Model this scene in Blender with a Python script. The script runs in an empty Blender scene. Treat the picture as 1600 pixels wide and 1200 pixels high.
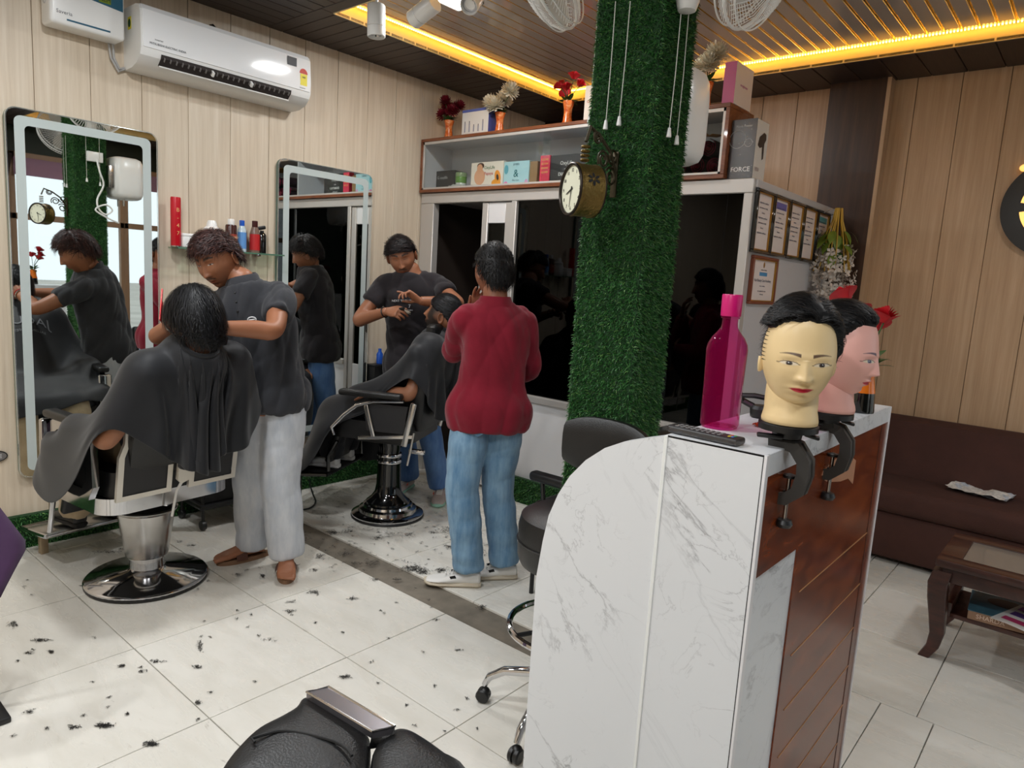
import bpy, bmesh, math, random
import numpy as np
from mathutils import Vector, Matrix, Euler, Quaternion, noise as mnoise
random.seed(7); np.random.seed(7)
SC = bpy.context.scene
COL = SC.collection
R = math.radians
PI = math.pi

# ------------------------------------------------------------------ camera
CAM_F, CAM_H = 1093.68, 1.5
YAW, PITCH, ROLL = R(-40.10928), R(-8.37411), R(-3.53909)
_f = np.array([math.sin(YAW)*math.cos(PITCH), math.cos(YAW)*math.cos(PITCH), math.sin(PITCH)])
_r = np.array([math.cos(YAW), -math.sin(YAW), 0.0]); _d = np.cross(_f, _r)
CAM_M = np.array([_r*math.cos(ROLL)+_d*math.sin(ROLL), _d*math.cos(ROLL)-_r*math.sin(ROLL), _f])
cd = bpy.data.cameras.new('camera'); cam = bpy.data.objects.new('camera', cd); COL.objects.link(cam)
cd.sensor_width = 36.0; cd.lens = CAM_F/1600*36.0; cd.clip_start = 0.02
cam.matrix_world = Matrix(((CAM_M[0][0], -CAM_M[1][0], -CAM_M[2][0], 0), (CAM_M[0][1], -CAM_M[1][1], -CAM_M[2][1], 0),
                           (CAM_M[0][2], -CAM_M[1][2], -CAM_M[2][2], CAM_H), (0, 0, 0, 1)))
SC.camera = cam
SC.view_settings.view_transform = 'Standard'; SC.view_settings.look = 'None'
SC.view_settings.gamma = 1.0; SC.view_settings.use_curve_mapping = False
SC.view_settings.exposure = -0.35

def ray(x, y): return CAM_M.T @ np.array([(x-800)/CAM_F, (y-600)/CAM_F, 1.0])
def on(x, y, ax, val):                     # photo pixel -> point on the plane axis=val
    d = ray(x, y); o = np.array([0, 0, CAM_H]); return Vector(o+(val-o[ax])/d[ax]*d)
def fl(x, y, z=0.0): return on(x, y, 2, z)

# ------------------------------------------------------------------ daylight
w = bpy.data.worlds.new('world'); SC.world = w; w.use_nodes = True
bgn = w.node_tree.nodes['Background']; bgn.inputs[0].default_value = (0.86, 0.93, 1.0, 1); bgn.inputs[1].default_value = 2.0

# ------------------------------------------------------------------ helpers
def lin(c):
    o = []
    for v in c[:3]:
        v = v/255.0; o.append(v/12.92 if v <= 0.04045 else ((v+0.055)/1.055)**2.4)
    return (o[0], o[1], o[2], 1.0)
MATS = {}
def newmat(name):
    m = bpy.data.materials.new(name); m.use_nodes = True; MATS[name] = m
    nt = m.node_tree; return m, nt, nt.nodes['Principled BSDF']
def N(nt, t, **k):
    n = nt.nodes.new(t)
    for a, b in k.items():
        if a in n.inputs.keys(): n.inputs[a].default_value = b
        else: setattr(n, a, b)
    return n
def coords(nt, scale=(1, 1, 1), src='pos', rot=(0, 0, 0)):
    mp = N(nt, 'ShaderNodeMapping'); mp.inputs['Scale'].default_value = scale; mp.inputs['Rotation'].default_value = rot
    if src == 'pos': g = N(nt, 'ShaderNodeNewGeometry'); nt.links.new(g.outputs['Position'], mp.inputs[0])
    else: g = N(nt, 'ShaderNodeTexCoord'); nt.links.new(g.outputs['Object'], mp.inputs[0])
    return mp.outputs[0]
def noisetex(nt, vec, scale, detail=4, rough=0.55, dist=0.0):
    n = N(nt, 'ShaderNodeTexNoise'); n.inputs['Scale'].default_value = scale; n.inputs['Detail'].default_value = detail
    n.inputs['Roughness'].default_value = rough; n.inputs['Distortion'].default_value = dist
    nt.links.new(vec, n.inputs['Vector']); return n.outputs['Fac']
def ramp(nt, fac, stops):
    r = N(nt, 'ShaderNodeValToRGB'); el = r.color_ramp.elements
    while len(el) < len(stops): el.new(0.5)
    for e, (p, c) in zip(el, stops): e.position = p; e.color = c if len(c) == 4 else lin(c)
    nt.links.new(fac, r.inputs[0]); return r.outputs[0]
def mix(nt, fac, a, b, mode='MIX'):
    n = N(nt, 'ShaderNodeMix', data_type='RGBA', blend_type=mode)
    for s, v in ((0, fac), (6, a), (7, b)):
        if hasattr(v, 'is_output'): nt.links.new(v, n.inputs[s])
        else: n.inputs[s].default_value = v
    return n.outputs[2]
def bump(nt, p, h, strength=0.3, dist=0.01):
    b = N(nt, 'ShaderNodeBump'); b.inputs['Strength'].default_value = strength; b.inputs['Distance'].default_value = dist
    nt.links.new(h, b.inputs['Height']); nt.links.new(b.outputs[0], p.inputs['Normal'])
def mat(name, col, rough=0.5, metal=0.0, var=0.0, vs=20.0, bmp=0.0, bs=60.0, coat=0.0, emis=None, es=1.0, sheen=0.0, alpha=None, spec=None, src='obj', trans=0.0):
    if name in MATS: return MATS[name]
    m, nt, p = newmat(name)
    c = lin(col) if max(col) > 1.0 else tuple(col)+(1.0,)*(4-len(col))
    p.inputs['Base Color'].default_value = c; p.inputs['Roughness'].default_value = rough; p.inputs['Metallic'].default_value = metal
    if coat: p.inputs['Coat Weight'].default_value = coat; p.inputs['Coat Roughness'].default_value = 0.08
    if sheen: p.inputs['Sheen Weight'].default_value = sheen
    if spec is not None: p.inputs['Specular IOR Level'].default_value = spec
    if trans: p.inputs['Transmission Weight'].default_value = trans
    if emis: p.inputs['Emission Color'].default_value = lin(emis); p.inputs['Emission Strength'].default_value = es
    if var:
        v = coords(nt, src=src); f = noisetex(nt, v, vs)
        d = tuple(x*(1-var) for x in c[:3])+(1,); l = tuple(min(1, x*(1+var)) for x in c[:3])+(1,)
        nt.links.new(ramp(nt, f, [(0.3, d), (0.7, l)]), p.inputs['Base Color'])
    if bmp:
        v = coords(nt, src=src); bump(nt, p, noisetex(nt, v, bs, 3), bmp, 0.01)
    return m
def glassmat(name, tint, refl_rough=0.02, ior=1.5):
    m, nt, p = newmat(name); nt.nodes.remove(p); out = nt.nodes['Material Output']
    t = N(nt, 'ShaderNodeBsdfTransparent'); t.inputs[0].default_value = tuple(tint)+(1,)
    g = N(nt, 'ShaderNodeBsdfGlossy'); g.inputs['Roughness'].default_value = refl_rough
    lw = N(nt, 'ShaderNodeLayerWeight'); lw.inputs[0].default_value = 0.5; pw = N(nt, 'ShaderNodeMath', operation='POWER'); pw.inputs[1].default_value = 4.5; nt.links.new(lw.outputs['Facing'], pw.inputs[0])
    fr = N(nt, 'ShaderNodeMath', operation='MULTIPLY_ADD'); f0 = ((ior-1)/(ior+1))**2; fr.inputs[1].default_value = 0.9*(1-f0); fr.inputs[2].default_value = f0; nt.links.new(pw.outputs[0], fr.inputs[0])
    mx = N(nt, 'ShaderNodeMixShader'); nt.links.new(fr.outputs[0], mx.inputs[0]); nt.links.new(t.outputs[0], mx.inputs[1]); nt.links.new(g.outputs[0], mx.inputs[2])
    nt.links.new(mx.outputs[0], out.inputs[0]); return m

def basis(z, up=(0, 0, 1)):
    z = Vector(z).normalized(); u = Vector(up)
    if abs(z.dot(u)) > 0.97: u = Vector((1, 0, 0)) if abs(z.x) < 0.9 else Vector((0, 1, 0))
    x = u.cross(z).normalized(); y = z.cross(x); return Matrix((x, y, z)).transposed()
class MB:
    def __init__(s): s.v = []; s.f = []; s.mi = []; s.cur = 0
    def raw(s, vs, fs, M=None):
        o = len(s.v)
        for p in vs: s.v.append(tuple(M @ Vector(p)) if M is not None else tuple(p))
        for f in fs: s.f.append(tuple(i+o for i in f)); s.mi.append(s.cur)
        return s
    def m(s, i): s.cur = i; return s
    def box(s, c, d, rot=None, bev=0.0, seg=2):
        bm = bmesh.new(); bmesh.ops.create_cube(bm, size=1.0)
        bmesh.ops.scale(bm, vec=Vector(d), verts=bm.verts)
        if bev: bmesh.ops.bevel(bm, geom=list(bm.edges), offset=min(bev, 0.49*min(d)), segments=seg, profile=0.5, affect='EDGES')
        M = Matrix.Translation(Vector(c))
        if rot is not None: M = M @ (rot.to_matrix().to_4x4() if hasattr(rot, 'to_matrix') else rot.to_4x4())
        bm.verts.index_update(); s.raw([v.co[:] for v in bm.verts], [[v.index for v in f.verts] for f in bm.faces], M); bm.free(); return s
    def b2(s, lo, hi, bev=0.0, seg=2):
        lo = Vector(lo); hi = Vector(hi); return s.box((lo+hi)/2, [abs(a) for a in (hi-lo)], None, bev, seg)
    def tube(s, pts, r, seg=10, closed=False, cap=True, flat=1.0):
        pts = [Vector(p) for p in pts]; n = len(pts); rr = r if hasattr(r, '__len__') else [r]*n
        vs = []; fs = []; prev = None
        for i, p in enumerate(pts):
            if closed: t = pts[(i+1) % n]-pts[i-1]
            else: t = pts[min(i+1, n-1)]-pts[max(i-1, 0)]
            if t.length < 1e-9: t = Vector((0, 0, 1))
            t.normalize()
            if prev is None: B = basis(t); x = B.col[0].copy()
            else:
                x = prev-t*prev.dot(t)
                x = x.normalized() if x.length > 1e-6 else basis(t).col[0].copy()
            prev = x; y = t.cross(x)
            for k in range(seg):
                a = 2*PI*k/seg; vs.append(p+x*math.cos(a)*rr[i]+y*math.sin(a)*rr[i]*flat)
        m_ = n if closed else n-1
        for i in range(m_):
            j = (i+1) % n
            for k in range(seg): fs.append((i*seg+k, i*seg+(k+1) % seg, j*seg+(k+1) % seg, j*seg+k))
        if cap and not closed: fs.append(tuple(range(seg-1, -1, -1))); fs.append(tuple((n-1)*seg+k for k in range(seg)))
        return s.raw(vs, fs)
    def cyl(s, p0, p1, r0, r1=None, seg=20, cap=True): return s.tube([p0, p1], [r0, r0 if r1 is None else r1], seg, cap=cap)
    def lathe(s, prof, c=(0, 0, 0), seg=24, axis=(0, 0, 1), cap=True, sx=1.0, sy=1.0):
        B = basis(axis) if tuple(axis) != (0, 0, 1) else Matrix.Identity(3)
        vs = []; fs = []; n = len(prof); c = Vector(c)
        for r, z in prof:
            for k in range(seg):
                a = 2*PI*k/seg; vs.append(c+B @ Vector((r*math.cos(a)*sx, r*math.sin(a)*sy, z)))
        for i in range(n-1):
            for k in range(seg): fs.append((i*seg+k, i*seg+(k+1) % seg, (i+1)*seg+(k+1) % seg, (i+1)*seg+k))
        if cap:
            if prof[0][0] > 1e-6: fs.append(tuple(range(seg-1, -1, -1)))
            if prof[-1][0] > 1e-6: fs.append(tuple((n-1)*seg+k for k in range(seg)))
        return s.raw(vs, fs)
    def ell(s, c, r, rot=None, seg=16, rings=10):
        r = Vector(r) if hasattr(r, '__len__') else Vector((r, r, r)); vs = []; fs = []
        B = rot if rot is not None else Matrix.Identity(3)
        for i in range(rings+1):
            ph = -PI/2+PI*i/rings
            for k in range(seg):
                a = 2*PI*k/seg; vs.append(Vector(c)+B @ Vector((r.x*math.cos(ph)*math.cos(a), r.y*math.cos(ph)*math.sin(a), r.z*math.sin(ph))))
        for i in range(rings):
            for k in range(seg): fs.append((i*seg+k, i*seg+(k+1) % seg, (i+1)*seg+(k+1) % seg, (i+1)*seg+k))
        return s.raw(vs, fs)
    def prism(s, poly, d, M=None, z0=0.0):
        n = len(poly); vs = [(x, y, z0) for x, y in poly]+[(x, y, z0+d) for x, y in poly]
        fs = [tuple(range(n-1, -1, -1)), tuple(range(n, 2*n))]+[(i, (i+1) % n, n+(i+1) % n, n+i) for i in range(n)]
        return s.raw(vs, fs, M)
    def loft(s, secs, cap=True):             # secs: lists of equal point counts
        n = len(secs[0]); vs = [p for q in secs for p in q]; fs = []
        for i in range(len(secs)-1):
            for k in range(n): fs.append((i*n+k, i*n+(k+1) % n, (i+1)*n+(k+1) % n, (i+1)*n+k))
        if cap: fs.append(tuple(range(n-1, -1, -1))); fs.append(tuple((len(secs)-1)*n+k for k in range(n)))
        return s.raw(vs, fs)
    def grid(s, P, closed_u=False):          # P[i][j] points
        P = [list(r) for r in P]; n = len(P[0]); vs = [p for r in P for p in r]; fs = []
        for i in range(len(P)-1):
            for k in range(n if closed_u else n-1): fs.append((i*n+k, i*n+(k+1) % n, (i+1)*n+(k+1) % n, (i+1)*n+k))
        return s.raw(vs, fs)
    def mesh(s, name, ms, ang=38, fix=True):
        me = bpy.data.meshes.new(name); me.from_pydata([tuple(p) for p in s.v], [], s.f)
        for m_ in (ms if isinstance(ms, (list, tuple)) else [ms]): me.materials.append(m_)
        me.polygons.foreach_set('material_index', s.mi)
        me.polygons.foreach_set('use_smooth', [True]*len(me.polygons))
        if fix:
            bm = bmesh.new(); bm.from_mesh(me); bmesh.ops.remove_doubles(bm, verts=bm.verts, dist=1e-6); bmesh.ops.recalc_face_normals(bm, faces=bm.faces); bm.to_mesh(me); bm.free()
        me.update(); me.set_sharp_from_angle(angle=R(ang)); return me
    def build(s, name, ms, parent=None, ang=38, fix=True): return obj(name, s.mesh(name, ms, ang, fix), parent)
def obj(name, me, parent=None, loc=None, rz=0.0):
    o = bpy.data.objects.new(name, me); COL.objects.link(o)
    if parent is not None: o.parent = parent
    if loc is not None: o.location = loc
    if rz: o.rotation_euler = (0, 0, rz)
    return o
def tag(o, label=None, cat=None, group=None, kind=None):
    if label: o['label'] = label
    if cat: o['category'] = cat
    if group: o['group'] = group
    if kind: o['kind'] = kind
    return o
def thing(name, label, cat, loc=(0, 0, 0), rz=0.0, group=None):
    o = bpy.data.objects.new(name, None); COL.objects.link(o); o.location = loc; o.rotation_euler = (0, 0, rz); o.empty_display_size = 0.1
    return tag(o, label, cat, group)
def struct(o, label, cat=None): o['kind'] = 'structure'; o['label'] = label; o['category'] = cat or 'structure'; return o
def sempty(name, label, cat=None):
    o = bpy.data.objects.new(name, None); COL.objects.link(o); o.empty_display_size = 0.1; return struct(o, label, cat)
def smooth01(t): t = max(0.0, min(1.0, t)); return t*t*(3-2*t)
def rrect(w, h, r, seg=5, cx=0.0, cy=0.0):
    p = []
    for sx, sy, a0 in ((1, 1, 0), (-1, 1, 90), (-1, -1, 180), (1, -1, 270)):
        for k in range(seg+1):
            a = R(a0+90*k/seg); p.append((cx+sx*(w/2-r)+r*math.cos(a), cy+sy*(h/2-r)+r*math.sin(a)))
    return p
def text(name, s, size, M, m, parent, ext=0.0006, align='CENTER', bold=False, sx=1.0):
    c = bpy.data.curves.new(name, 'FONT'); c.body = s; c.size = size; c.extrude = ext; c.align_x = align; c.align_y = 'CENTER'; c.resolution_u = 2
    if bold: c.offset = size*0.012
    t = bpy.data.objects.new(name, c); COL.objects.link(t)
    dg = bpy.context.evaluated_depsgraph_get(); me = bpy.data.meshes.new_from_object(t.evaluated_get(dg)); bpy.data.objects.remove(t)
    me.transform(M @ Matrix.Diagonal((sx, 1, 1, 1))); me.materials.clear(); me.materials.append(m); return obj(name, me, parent)
def facing(pos, nrm, up=(0, 0, 1)):         # matrix: local z = nrm, local y ~ up
    z = Vector(nrm).normalized(); x = Vector(up).cross(z).normalized(); y = z.cross(x)
    M = Matrix((x, y, z)).transposed().to_4x4(); M.translation = Vector(pos); return M
def copytree(o, parent=None):
    c = o.copy(); COL.objects.link(c); c.parent = parent
    for ch in o.children: copytree(ch, c)
    return c
# ------------------------------------------------------------------ surface materials
def woodpanel(name, a, b, c, rough=0.42, sc=(14, 14, 0.55)):
    m, nt, p = newmat(name); v = coords(nt, sc)
    f = noisetex(nt, v, 3.0, 6, 0.6, 0.35); f2 = noisetex(nt, coords(nt, (sc[0]*5, sc[1]*5, sc[2]*3)), 3.0, 3)
    col = ramp(nt, f, [(0.25, a), (0.5, b), (0.75, c)])
    col = mix(nt, 0.18, col, ramp(nt, f2, [(0.3, a), (0.7, c)]), 'MIX'); nt.links.new(col, p.inputs['Base Color'])
    p.inputs['Roughness'].default_value = rough; return m
M_WALL = woodpanel('cream_wood_panel', (196, 178, 155), (212, 196, 174), (224, 211, 192))
M_WALLC = woodpanel('beige_wood_panel', (170, 137, 104), (187, 154, 120), (202, 170, 138))
M_DARKWOOD = woodpanel('dark_brown_wood', (38, 24, 17), (58, 38, 28), (78, 52, 38), 0.4, (10, 10, 0.6))
def woodxy(name, a, b, c, rough, sc, coat=0.0, src='pos'):
    m, nt, p = newmat(name); v = coords(nt, sc, src); f = noisetex(nt, v, 2.2, 7, 0.6, 1.2)
    nt.links.new(ramp(nt, f, [(0.28, a), (0.5, b), (0.72, c)]), p.inputs['Base Color']); p.inputs['Roughness'].default_value = rough
    p.inputs['Coat Weight'].default_value = coat; p.inputs['Coat Roughness'].default_value = 0.04; return m
M_DPX = woodxy('dark_plank', (30, 19, 15), (44, 30, 24), (58, 40, 32), 0.45, (2, 20, 20))
M_DPY = woodxy('dark_plank_lengthwise', (30, 19, 15), (44, 30, 24), (58, 40, 32), 0.45, (20, 2, 20))
M_CTRWOOD = woodxy('glossy_walnut_laminate', (76, 28, 11), (110, 46, 17), (140, 66, 27), 0.24, (3, 2.2, 9), 0.0)
M_CABWOOD = woodxy('brown_wood_edge', (92, 48, 24), (122, 68, 38), (146, 88, 54), 0.4, (2, 12, 12), 0.2)
M_TABLE = woodxy('mahogany_table_wood', (42, 20, 15), (62, 31, 23), (80, 42, 32), 0.35, (4, 12, 12), 0.3)
def marble(name, base, vein, sc=2.6, rough=0.28):
    m, nt, p = newmat(name); v0 = coords(nt, (1, 1, 1), 'pos', (0.15, -0.85, 0.3)); mp = N(nt, 'ShaderNodeMapping'); mp.inputs['Scale'].default_value = (0.5, 0.8, 1.5); nt.links.new(v0, mp.inputs[0]); v = mp.outputs[0]
    n1 = noisetex(nt, v, sc, 9, 0.62, 0.5); n2 = noisetex(nt, v, sc*0.8, 3); n3 = noisetex(nt, coords(nt, (1, 1, 1), 'pos', (1, 2, 0)), sc*2.6, 8, 0.6, 0.8)
    def veins(n, w):
        s = N(nt, 'ShaderNodeMath', operation='SUBTRACT'); s.inputs[1].default_value = 0.5; nt.links.new(n, s.inputs[0])
        a = N(nt, 'ShaderNodeMath', operation='ABSOLUTE'); nt.links.new(s.outputs[0], a.inputs[0])
        return ramp(nt, a.outputs[0], [(0.0, (1, 1, 1, 1)), (w*0.35, (0.45, 0.45, 0.45, 1)), (w, (0, 0, 0, 1))])
    msk = ramp(nt, n2, [(0.45, (0.08, 0.08, 0.08, 1)), (0.62, (0.9, 0.9, 0.9, 1))])
    v1 = mix(nt, 1.0, veins(n1, 0.017), msk, 'MULTIPLY'); v2 = mix(nt, 1.0, veins(n3, 0.013), ramp(nt, n2, [(0.45, (0, 0, 0, 1)), (0.6, (0.5, 0.5, 0.5, 1))]), 'MULTIPLY')
    vv = mix(nt, 1.0, v1, v2, 'ADD'); nt.links.new(mix(nt, vv, lin(base), lin(vein)), p.inputs['Base Color'])
    p.inputs['Roughness'].default_value = rough; return m
M_MARBLE = marble('white_marble_laminate', (224, 226, 229), (132, 132, 136))
def tilemat(name, base, dark, dirt):
    m, nt, p = newmat(name); v = coords(nt, (1, 1, 1), 'pos', (0, 0, 0.5))
    f = noisetex(nt, coords(nt, (1.5, 5, 1), 'pos', (0, 0, 0.6)), 2.0, 8, 0.65, 0.6); f2 = noisetex(nt, coords(nt, (5, 14, 1), 'pos', (0, 0, 0.5)), 2.5, 9, 0.75, 0.3); f3 = noisetex(nt, v, 1.1, 3)
    c = ramp(nt, f, [(0.3, dark), (0.6, base)])
    d = ramp(nt, f2, [(0.60, (0, 0, 0, 1)), (0.72, (1, 1, 1, 1))]); d = mix(nt, 1.0, d, ramp(nt, f3, [(0.42, (0, 0, 0, 1)), (0.6, (0.75, 0.75, 0.75, 1))]), 'MULTIPLY')
    c = mix(nt, d, c, lin(dirt)); oi = N(nt, 'ShaderNodeObjectInfo')
    c = mix(nt, 1.0, c, ramp(nt, oi.outputs['Random'], [(0, (0.93, 0.92, 0.90, 1)), (1, (1, 1, 1, 1))]), 'MULTIPLY')
    nt.links.new(c, p.inputs['Base Color']); p.inputs['Roughness'].default_value = 0.27
    nt.links.new(ramp(nt, f, [(0.3, (0.34, 0.34, 0.34, 1)), (0.7, (0.2, 0.2, 0.2, 1))]), p.inputs['Roughness']); return m
M_TILE = tilemat('cream_floor_tile', (228, 225, 217), (216, 212, 202), (150, 142, 130))
M_CEMENT = mat('grey_cement', (120, 112, 100), 0.8, var=0.25, vs=9, src='pos')
M_CHROME = mat('chrome', (205, 205, 208), 0.09, 1.0)
M_STEEL = mat('brushed_steel', (188, 186, 184), 0.22, 1.0)
M_ALU = mat('silver_aluminium', (196, 192, 188), 0.42, 0.35)
M_BLACKPL = mat('black_plastic', (20, 20, 21), 0.4)
M_BLACKGL = mat('black_gloss_paint', (10, 10, 11), 0.12, coat=0.6)
M_LEATHER = mat('black_leather', (19, 19, 20), 0.38, bmp=0.15, bs=260, var=0.15, vs=14)
M_WHITEPL = mat('white_plastic', (236, 236, 234), 0.28)
M_WHITE = mat('white_laminate', (222, 222, 224), 0.35)
M_GREY = mat('grey_laminate', (196, 194, 196), 0.4)
M_GOLD = mat('gold_metal', (205, 160, 60), 0.28, 1.0)
M_PAPER = mat('white_paper', (232, 228, 222), 0.7)
M_SKIRT = mat('dark_green_felt', (24, 58, 26), 0.9)
M_BLACK = mat('matt_black', (12, 12, 13), 0.7)
M_MIRROR = mat('mirror_silver', (232, 236, 234), 0.012, 1.0)
M_DGLASS = glassmat('dark_tinted_glass', (0.035, 0.035, 0.038), 0.015, 1.35)
M_CGLASS = glassmat('clear_glass', (0.93, 0.95, 0.94), 0.01, 1.45)
M_GRASS = None
def grassmat():
    m, nt, p = newmat('artificial_grass'); oi = N(nt, 'ShaderNodeNewGeometry')
    nt.links.new(ramp(nt, oi.outputs['Random Per Island'], [(0.0, (24, 62, 26)), (0.5, (46, 102, 46)), (0.85, (66, 126, 62)), (1.0, (116, 154, 84))]), p.inputs['Base Color'])
    p.inputs['Roughness'].default_value = 0.45; return m
M_GRASS = grassmat()
# ------------------------------------------------------------------ room shell
XA, YC, XR, YF, ZC, ZT = -4.08, 5.107, 1.7, -1.7, 2.91, 2.985
YB = 3.64; XE = -1.51                    # cabin front plane and cabin end wall
# floor: cement bed with tiles as children
fl_o = struct(MB().b2((XA, YF, -0.12), (XR, YC, -0.012)).build('floor', M_CEMENT), 'cream tiled floor with a strip of bare cement', 'floor')
_tm = {}
def tile(x0, x1, y0, y1):
    g = 0.0016; wx, wy = round(x1-x0-2*g, 4), round(y1-y0-2*g, 4)
    if wx < 0.02 or wy < 0.02: return
    if (wx, wy) not in _tm: _tm[(wx, wy)] = MB().b2((-wx/2, -wy/2, -0.012), (wx/2, wy/2, 0.0), 0.0015, 1).mesh('tile', M_TILE)
    obj('tile', _tm[(wx, wy)], fl_o, ((x0+x1)/2, (y0+y1)/2, 0))
def cuts(a, b, origin, step):
    k = math.ceil((a-origin)/step-1e-6); c = [a]
    while origin+k*step < b-1e-6:
        if origin+k*step > a+1e-6: c.append(origin+k*step)
        k += 1
    return c+[b]
XS = -0.75
lx = cuts(XA, XS, -2.70, 0.607)
for ys in (cuts(YF, 2.121, 1.03, 0.552), cuts(2.30, YC, 2.30, 0.552)):
    for y0, y1 in zip(ys, ys[1:]):
        for x0, x1 in zip(lx, lx[1:]): tile(x0, x1, y0, y1)
ry = cuts(YF, YC, 2.842, 0.606)
for y0, y1 in zip(ry, ry[1:]):
    xx = cuts(XS, XR, -0.343, 0.607) if y0 > 2.8 else [XS, -0.464, -0.287, 0.32, 0.927, 1.534, XR]
    for x0, x1 in zip(xx, xx[1:]): tile(x0, x1, y0, y1)
# panelled walls: backing + one panel object per board
def panelwall(name, label, axis, plane, a, b, z0, z1, step, orig, m, inward, jc=(92, 74, 58)):
    if axis == 'x': bk = MB().b2((plane-inward*0.08, a, z0), (plane-inward*0.008, b, z1))
    else: bk = MB().b2((a, plane-inward*0.08, z0), (b, plane-inward*0.008, z1))
    o = struct(bk.build(name, mat('panel_joint_'+name, jc, 0.8)), label, 'wall')
    c = cuts(a, b, orig, step); cache = {}
    for q0, q1 in zip(c, c[1:]):
        g = 0.0012; wd = round(q1-q0-2*g, 4)
        if wd < 0.01: continue
        if wd not in cache:
            cache[wd] = (MB().b2((-0.008, -wd/2, z0), (0, wd/2, z1), 0.002, 1) if axis == 'x' else MB().b2((-wd/2, -0.008, z0), (wd/2, 0, z1), 0.002, 1)).mesh('panel', m)
        off = 0.0 if inward > 0 else 0.008
        obj('panel', cache[wd], o, (plane+off, (q0+q1)/2, 0) if axis == 'x' else ((q0+q1)/2, plane+off, 0))
    return o
wallA = panelwall('wall_left', 'cream wood-grain panelled wall behind the mirrors', 'x', XA, YF, YC, 0, ZC+0.1, 0.247, 1.40, M_WALL, 1, (172, 152, 130))
wallC = panelwall('wall_back', 'beige wood-grain panelled wall behind the sofa', 'y', YC, XA, XR, 0, ZC+0.1, 0.245, -0.89, M_WALLC, -1)
# dark pilaster on the back wall
pl = MB().b2((-1.63, YC-0.10, 0), (-1.285, YC, ZC)); pl.m(1).b2((-1.285, YC-0.10, 0), (-1.262, YC, ZC))
struct(pl.build('trim_1', [M_DARKWOOD, M_WALLC]), 'dark brown wood pilaster on the beige panelled wall', 'pilaster')
xd = on(824, 170, 1, YC-0.03).x
struct(MB().b2((xd, YC-0.03, 0), (-2.55, YC, ZC), 0.002, 1).build('trim_2', M_DARKWOOD), 'dark brown wood panel on the wall behind the display cabinet', 'panel')
# front wall (behind the camera) and shop front on the street side
struct(MB().b2((XA, YF-0.1, 0), (XR, YF, ZC+0.1)).build('wall_front', M_WALL), 'cream panelled wall facing the cabin', 'wall')
wr = sempty('wall_right', 'shop front wall with a dark upper band and large windows', 'wall')
M_DKGREEN = mat('dark_green_band', (20, 34, 24), 0.6)
M_FRAME = mat('tan_window_frame', (150, 122, 98), 0.5)
MB().b2((XR, YF, 2.62), (XR+0.12, YC, ZC+0.1)).build('upper_band', M_DKGREEN, wr)
MB().b2((XR, YF, 0), (XR+0.12, YC, 0.42)).build('sill_wall', mat('maroon_wall', (90, 52, 42), 0.6), wr)
MB().b2((XR, YF, 0.42), (XR+0.12, 1.25, 2.62)).build('side_wall', M_DKGREEN, wr)
MB().b2((XR, 4.92, 0.42), (XR+0.12, YC, 2.62)).build('side_wall', M_FRAME, wr)
for k, (y0, y1) in enumerate(((1.25, 2.5), (2.5, 3.72), (3.72, 4.92))):
    wo = sempty('window_%d' % (k+1), 'tan framed shop window looking onto the street', 'window')
    f = MB(); fw = 0.05
    for a, b in (((XR, y0, 0.42), (XR+0.07, y1, 0.42+fw)), ((XR, y0, 2.62-fw*1.6), (XR+0.07, y1, 2.62)), ((XR, y0, 0.42), (XR+0.07, y0+fw, 2.62)), ((XR, y1-fw, 0.42), (XR+0.07, y1, 2.62)), ((XR, y0, 1.86), (XR+0.07, y1, 1.93))): f.b2(a, b, 0.003, 1)
    f.build('window_frame', M_FRAME, wo)
    MB().b2((XR+0.03, y0+fw, 0.47), (XR+0.036, y1-fw, 1.86)).build('pane', M_CGLASS, wo)
    MB().b2((XR+0.03, y0+fw, 1.93), (XR+0.036, y1-fw, 2.54)).build('pane', M_CGLASS, wo)
    bl = MB()
    P = [[(XR-0.03-0.012*math.sin(i*1.3), y0+0.03+(y1-y0-0.06)*j/20, 2.56-0.2*i/6) for j in range(21)] for i in range(7)]
    bl.grid(P); bo = bl.build('roll_blind', mat('mauve_blind_cloth', (150, 118, 140), 0.8)); bo.parent = wo
struct(MB().b2((XR+0.12, -30, -0.25), (40, 35, -0.13)).build('street', mat('street_paving', (176, 170, 160), 0.9, var=0.2, vs=0.7, src='pos')), 'pale street paving outside the shop windows', 'ground')
# ceiling: slab, dark board border and a raised tray of pale boards with gold joints
ce = struct(MB().b2((XA, YF, ZT+0.02), (XR, YC, ZT+0.12)).build('ceiling', M_BLACK), 'dark boarded ceiling with a raised pale tray and warm cove light', 'ceiling')
TX0, TX1, TY0, TY1 = -3.53, 1.0, 2.46, 4.60
def boards(x0, x1, y0, y1, z, along, step, m, gap=0.004, origin=None, th=0.02, name='plank'):
    cache = {}
    c = cuts(x0, x1, x0 if origin is None else origin, step) if along == 'y' else cuts(y0, y1, y0 if origin is None else origin, step)
    for a, b in zip(c, c[1:]):
        wd = round(b-a-gap, 4)
        if wd < 0.008: continue
        if wd not in cache:
            L = (y1-y0) if along == 'y' else (x1-x0)
            cache[wd] = (MB().b2((-wd/2, -L/2, 0), (wd/2, L/2, th), 0.003, 1) if along == 'y' else MB().b2((-L/2, -wd/2, 0), (L/2, wd/2, th), 0.003, 1)).mesh(name, m)
        obj(name, cache[wd], ce, ((a+b)/2, (y0+y1)/2, z) if along == 'y' else ((x0+x1)/2, (a+b)/2, z))
boards(XA, TX0, TY0-0.09, YC, ZC, 'x', 0.098, M_DPX)                    # border above the mirrors
boards(XA, XR, YF, TY0-0.09, ZC, 'y', 0.098, M_DPY)                     # in front of the tray
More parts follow.
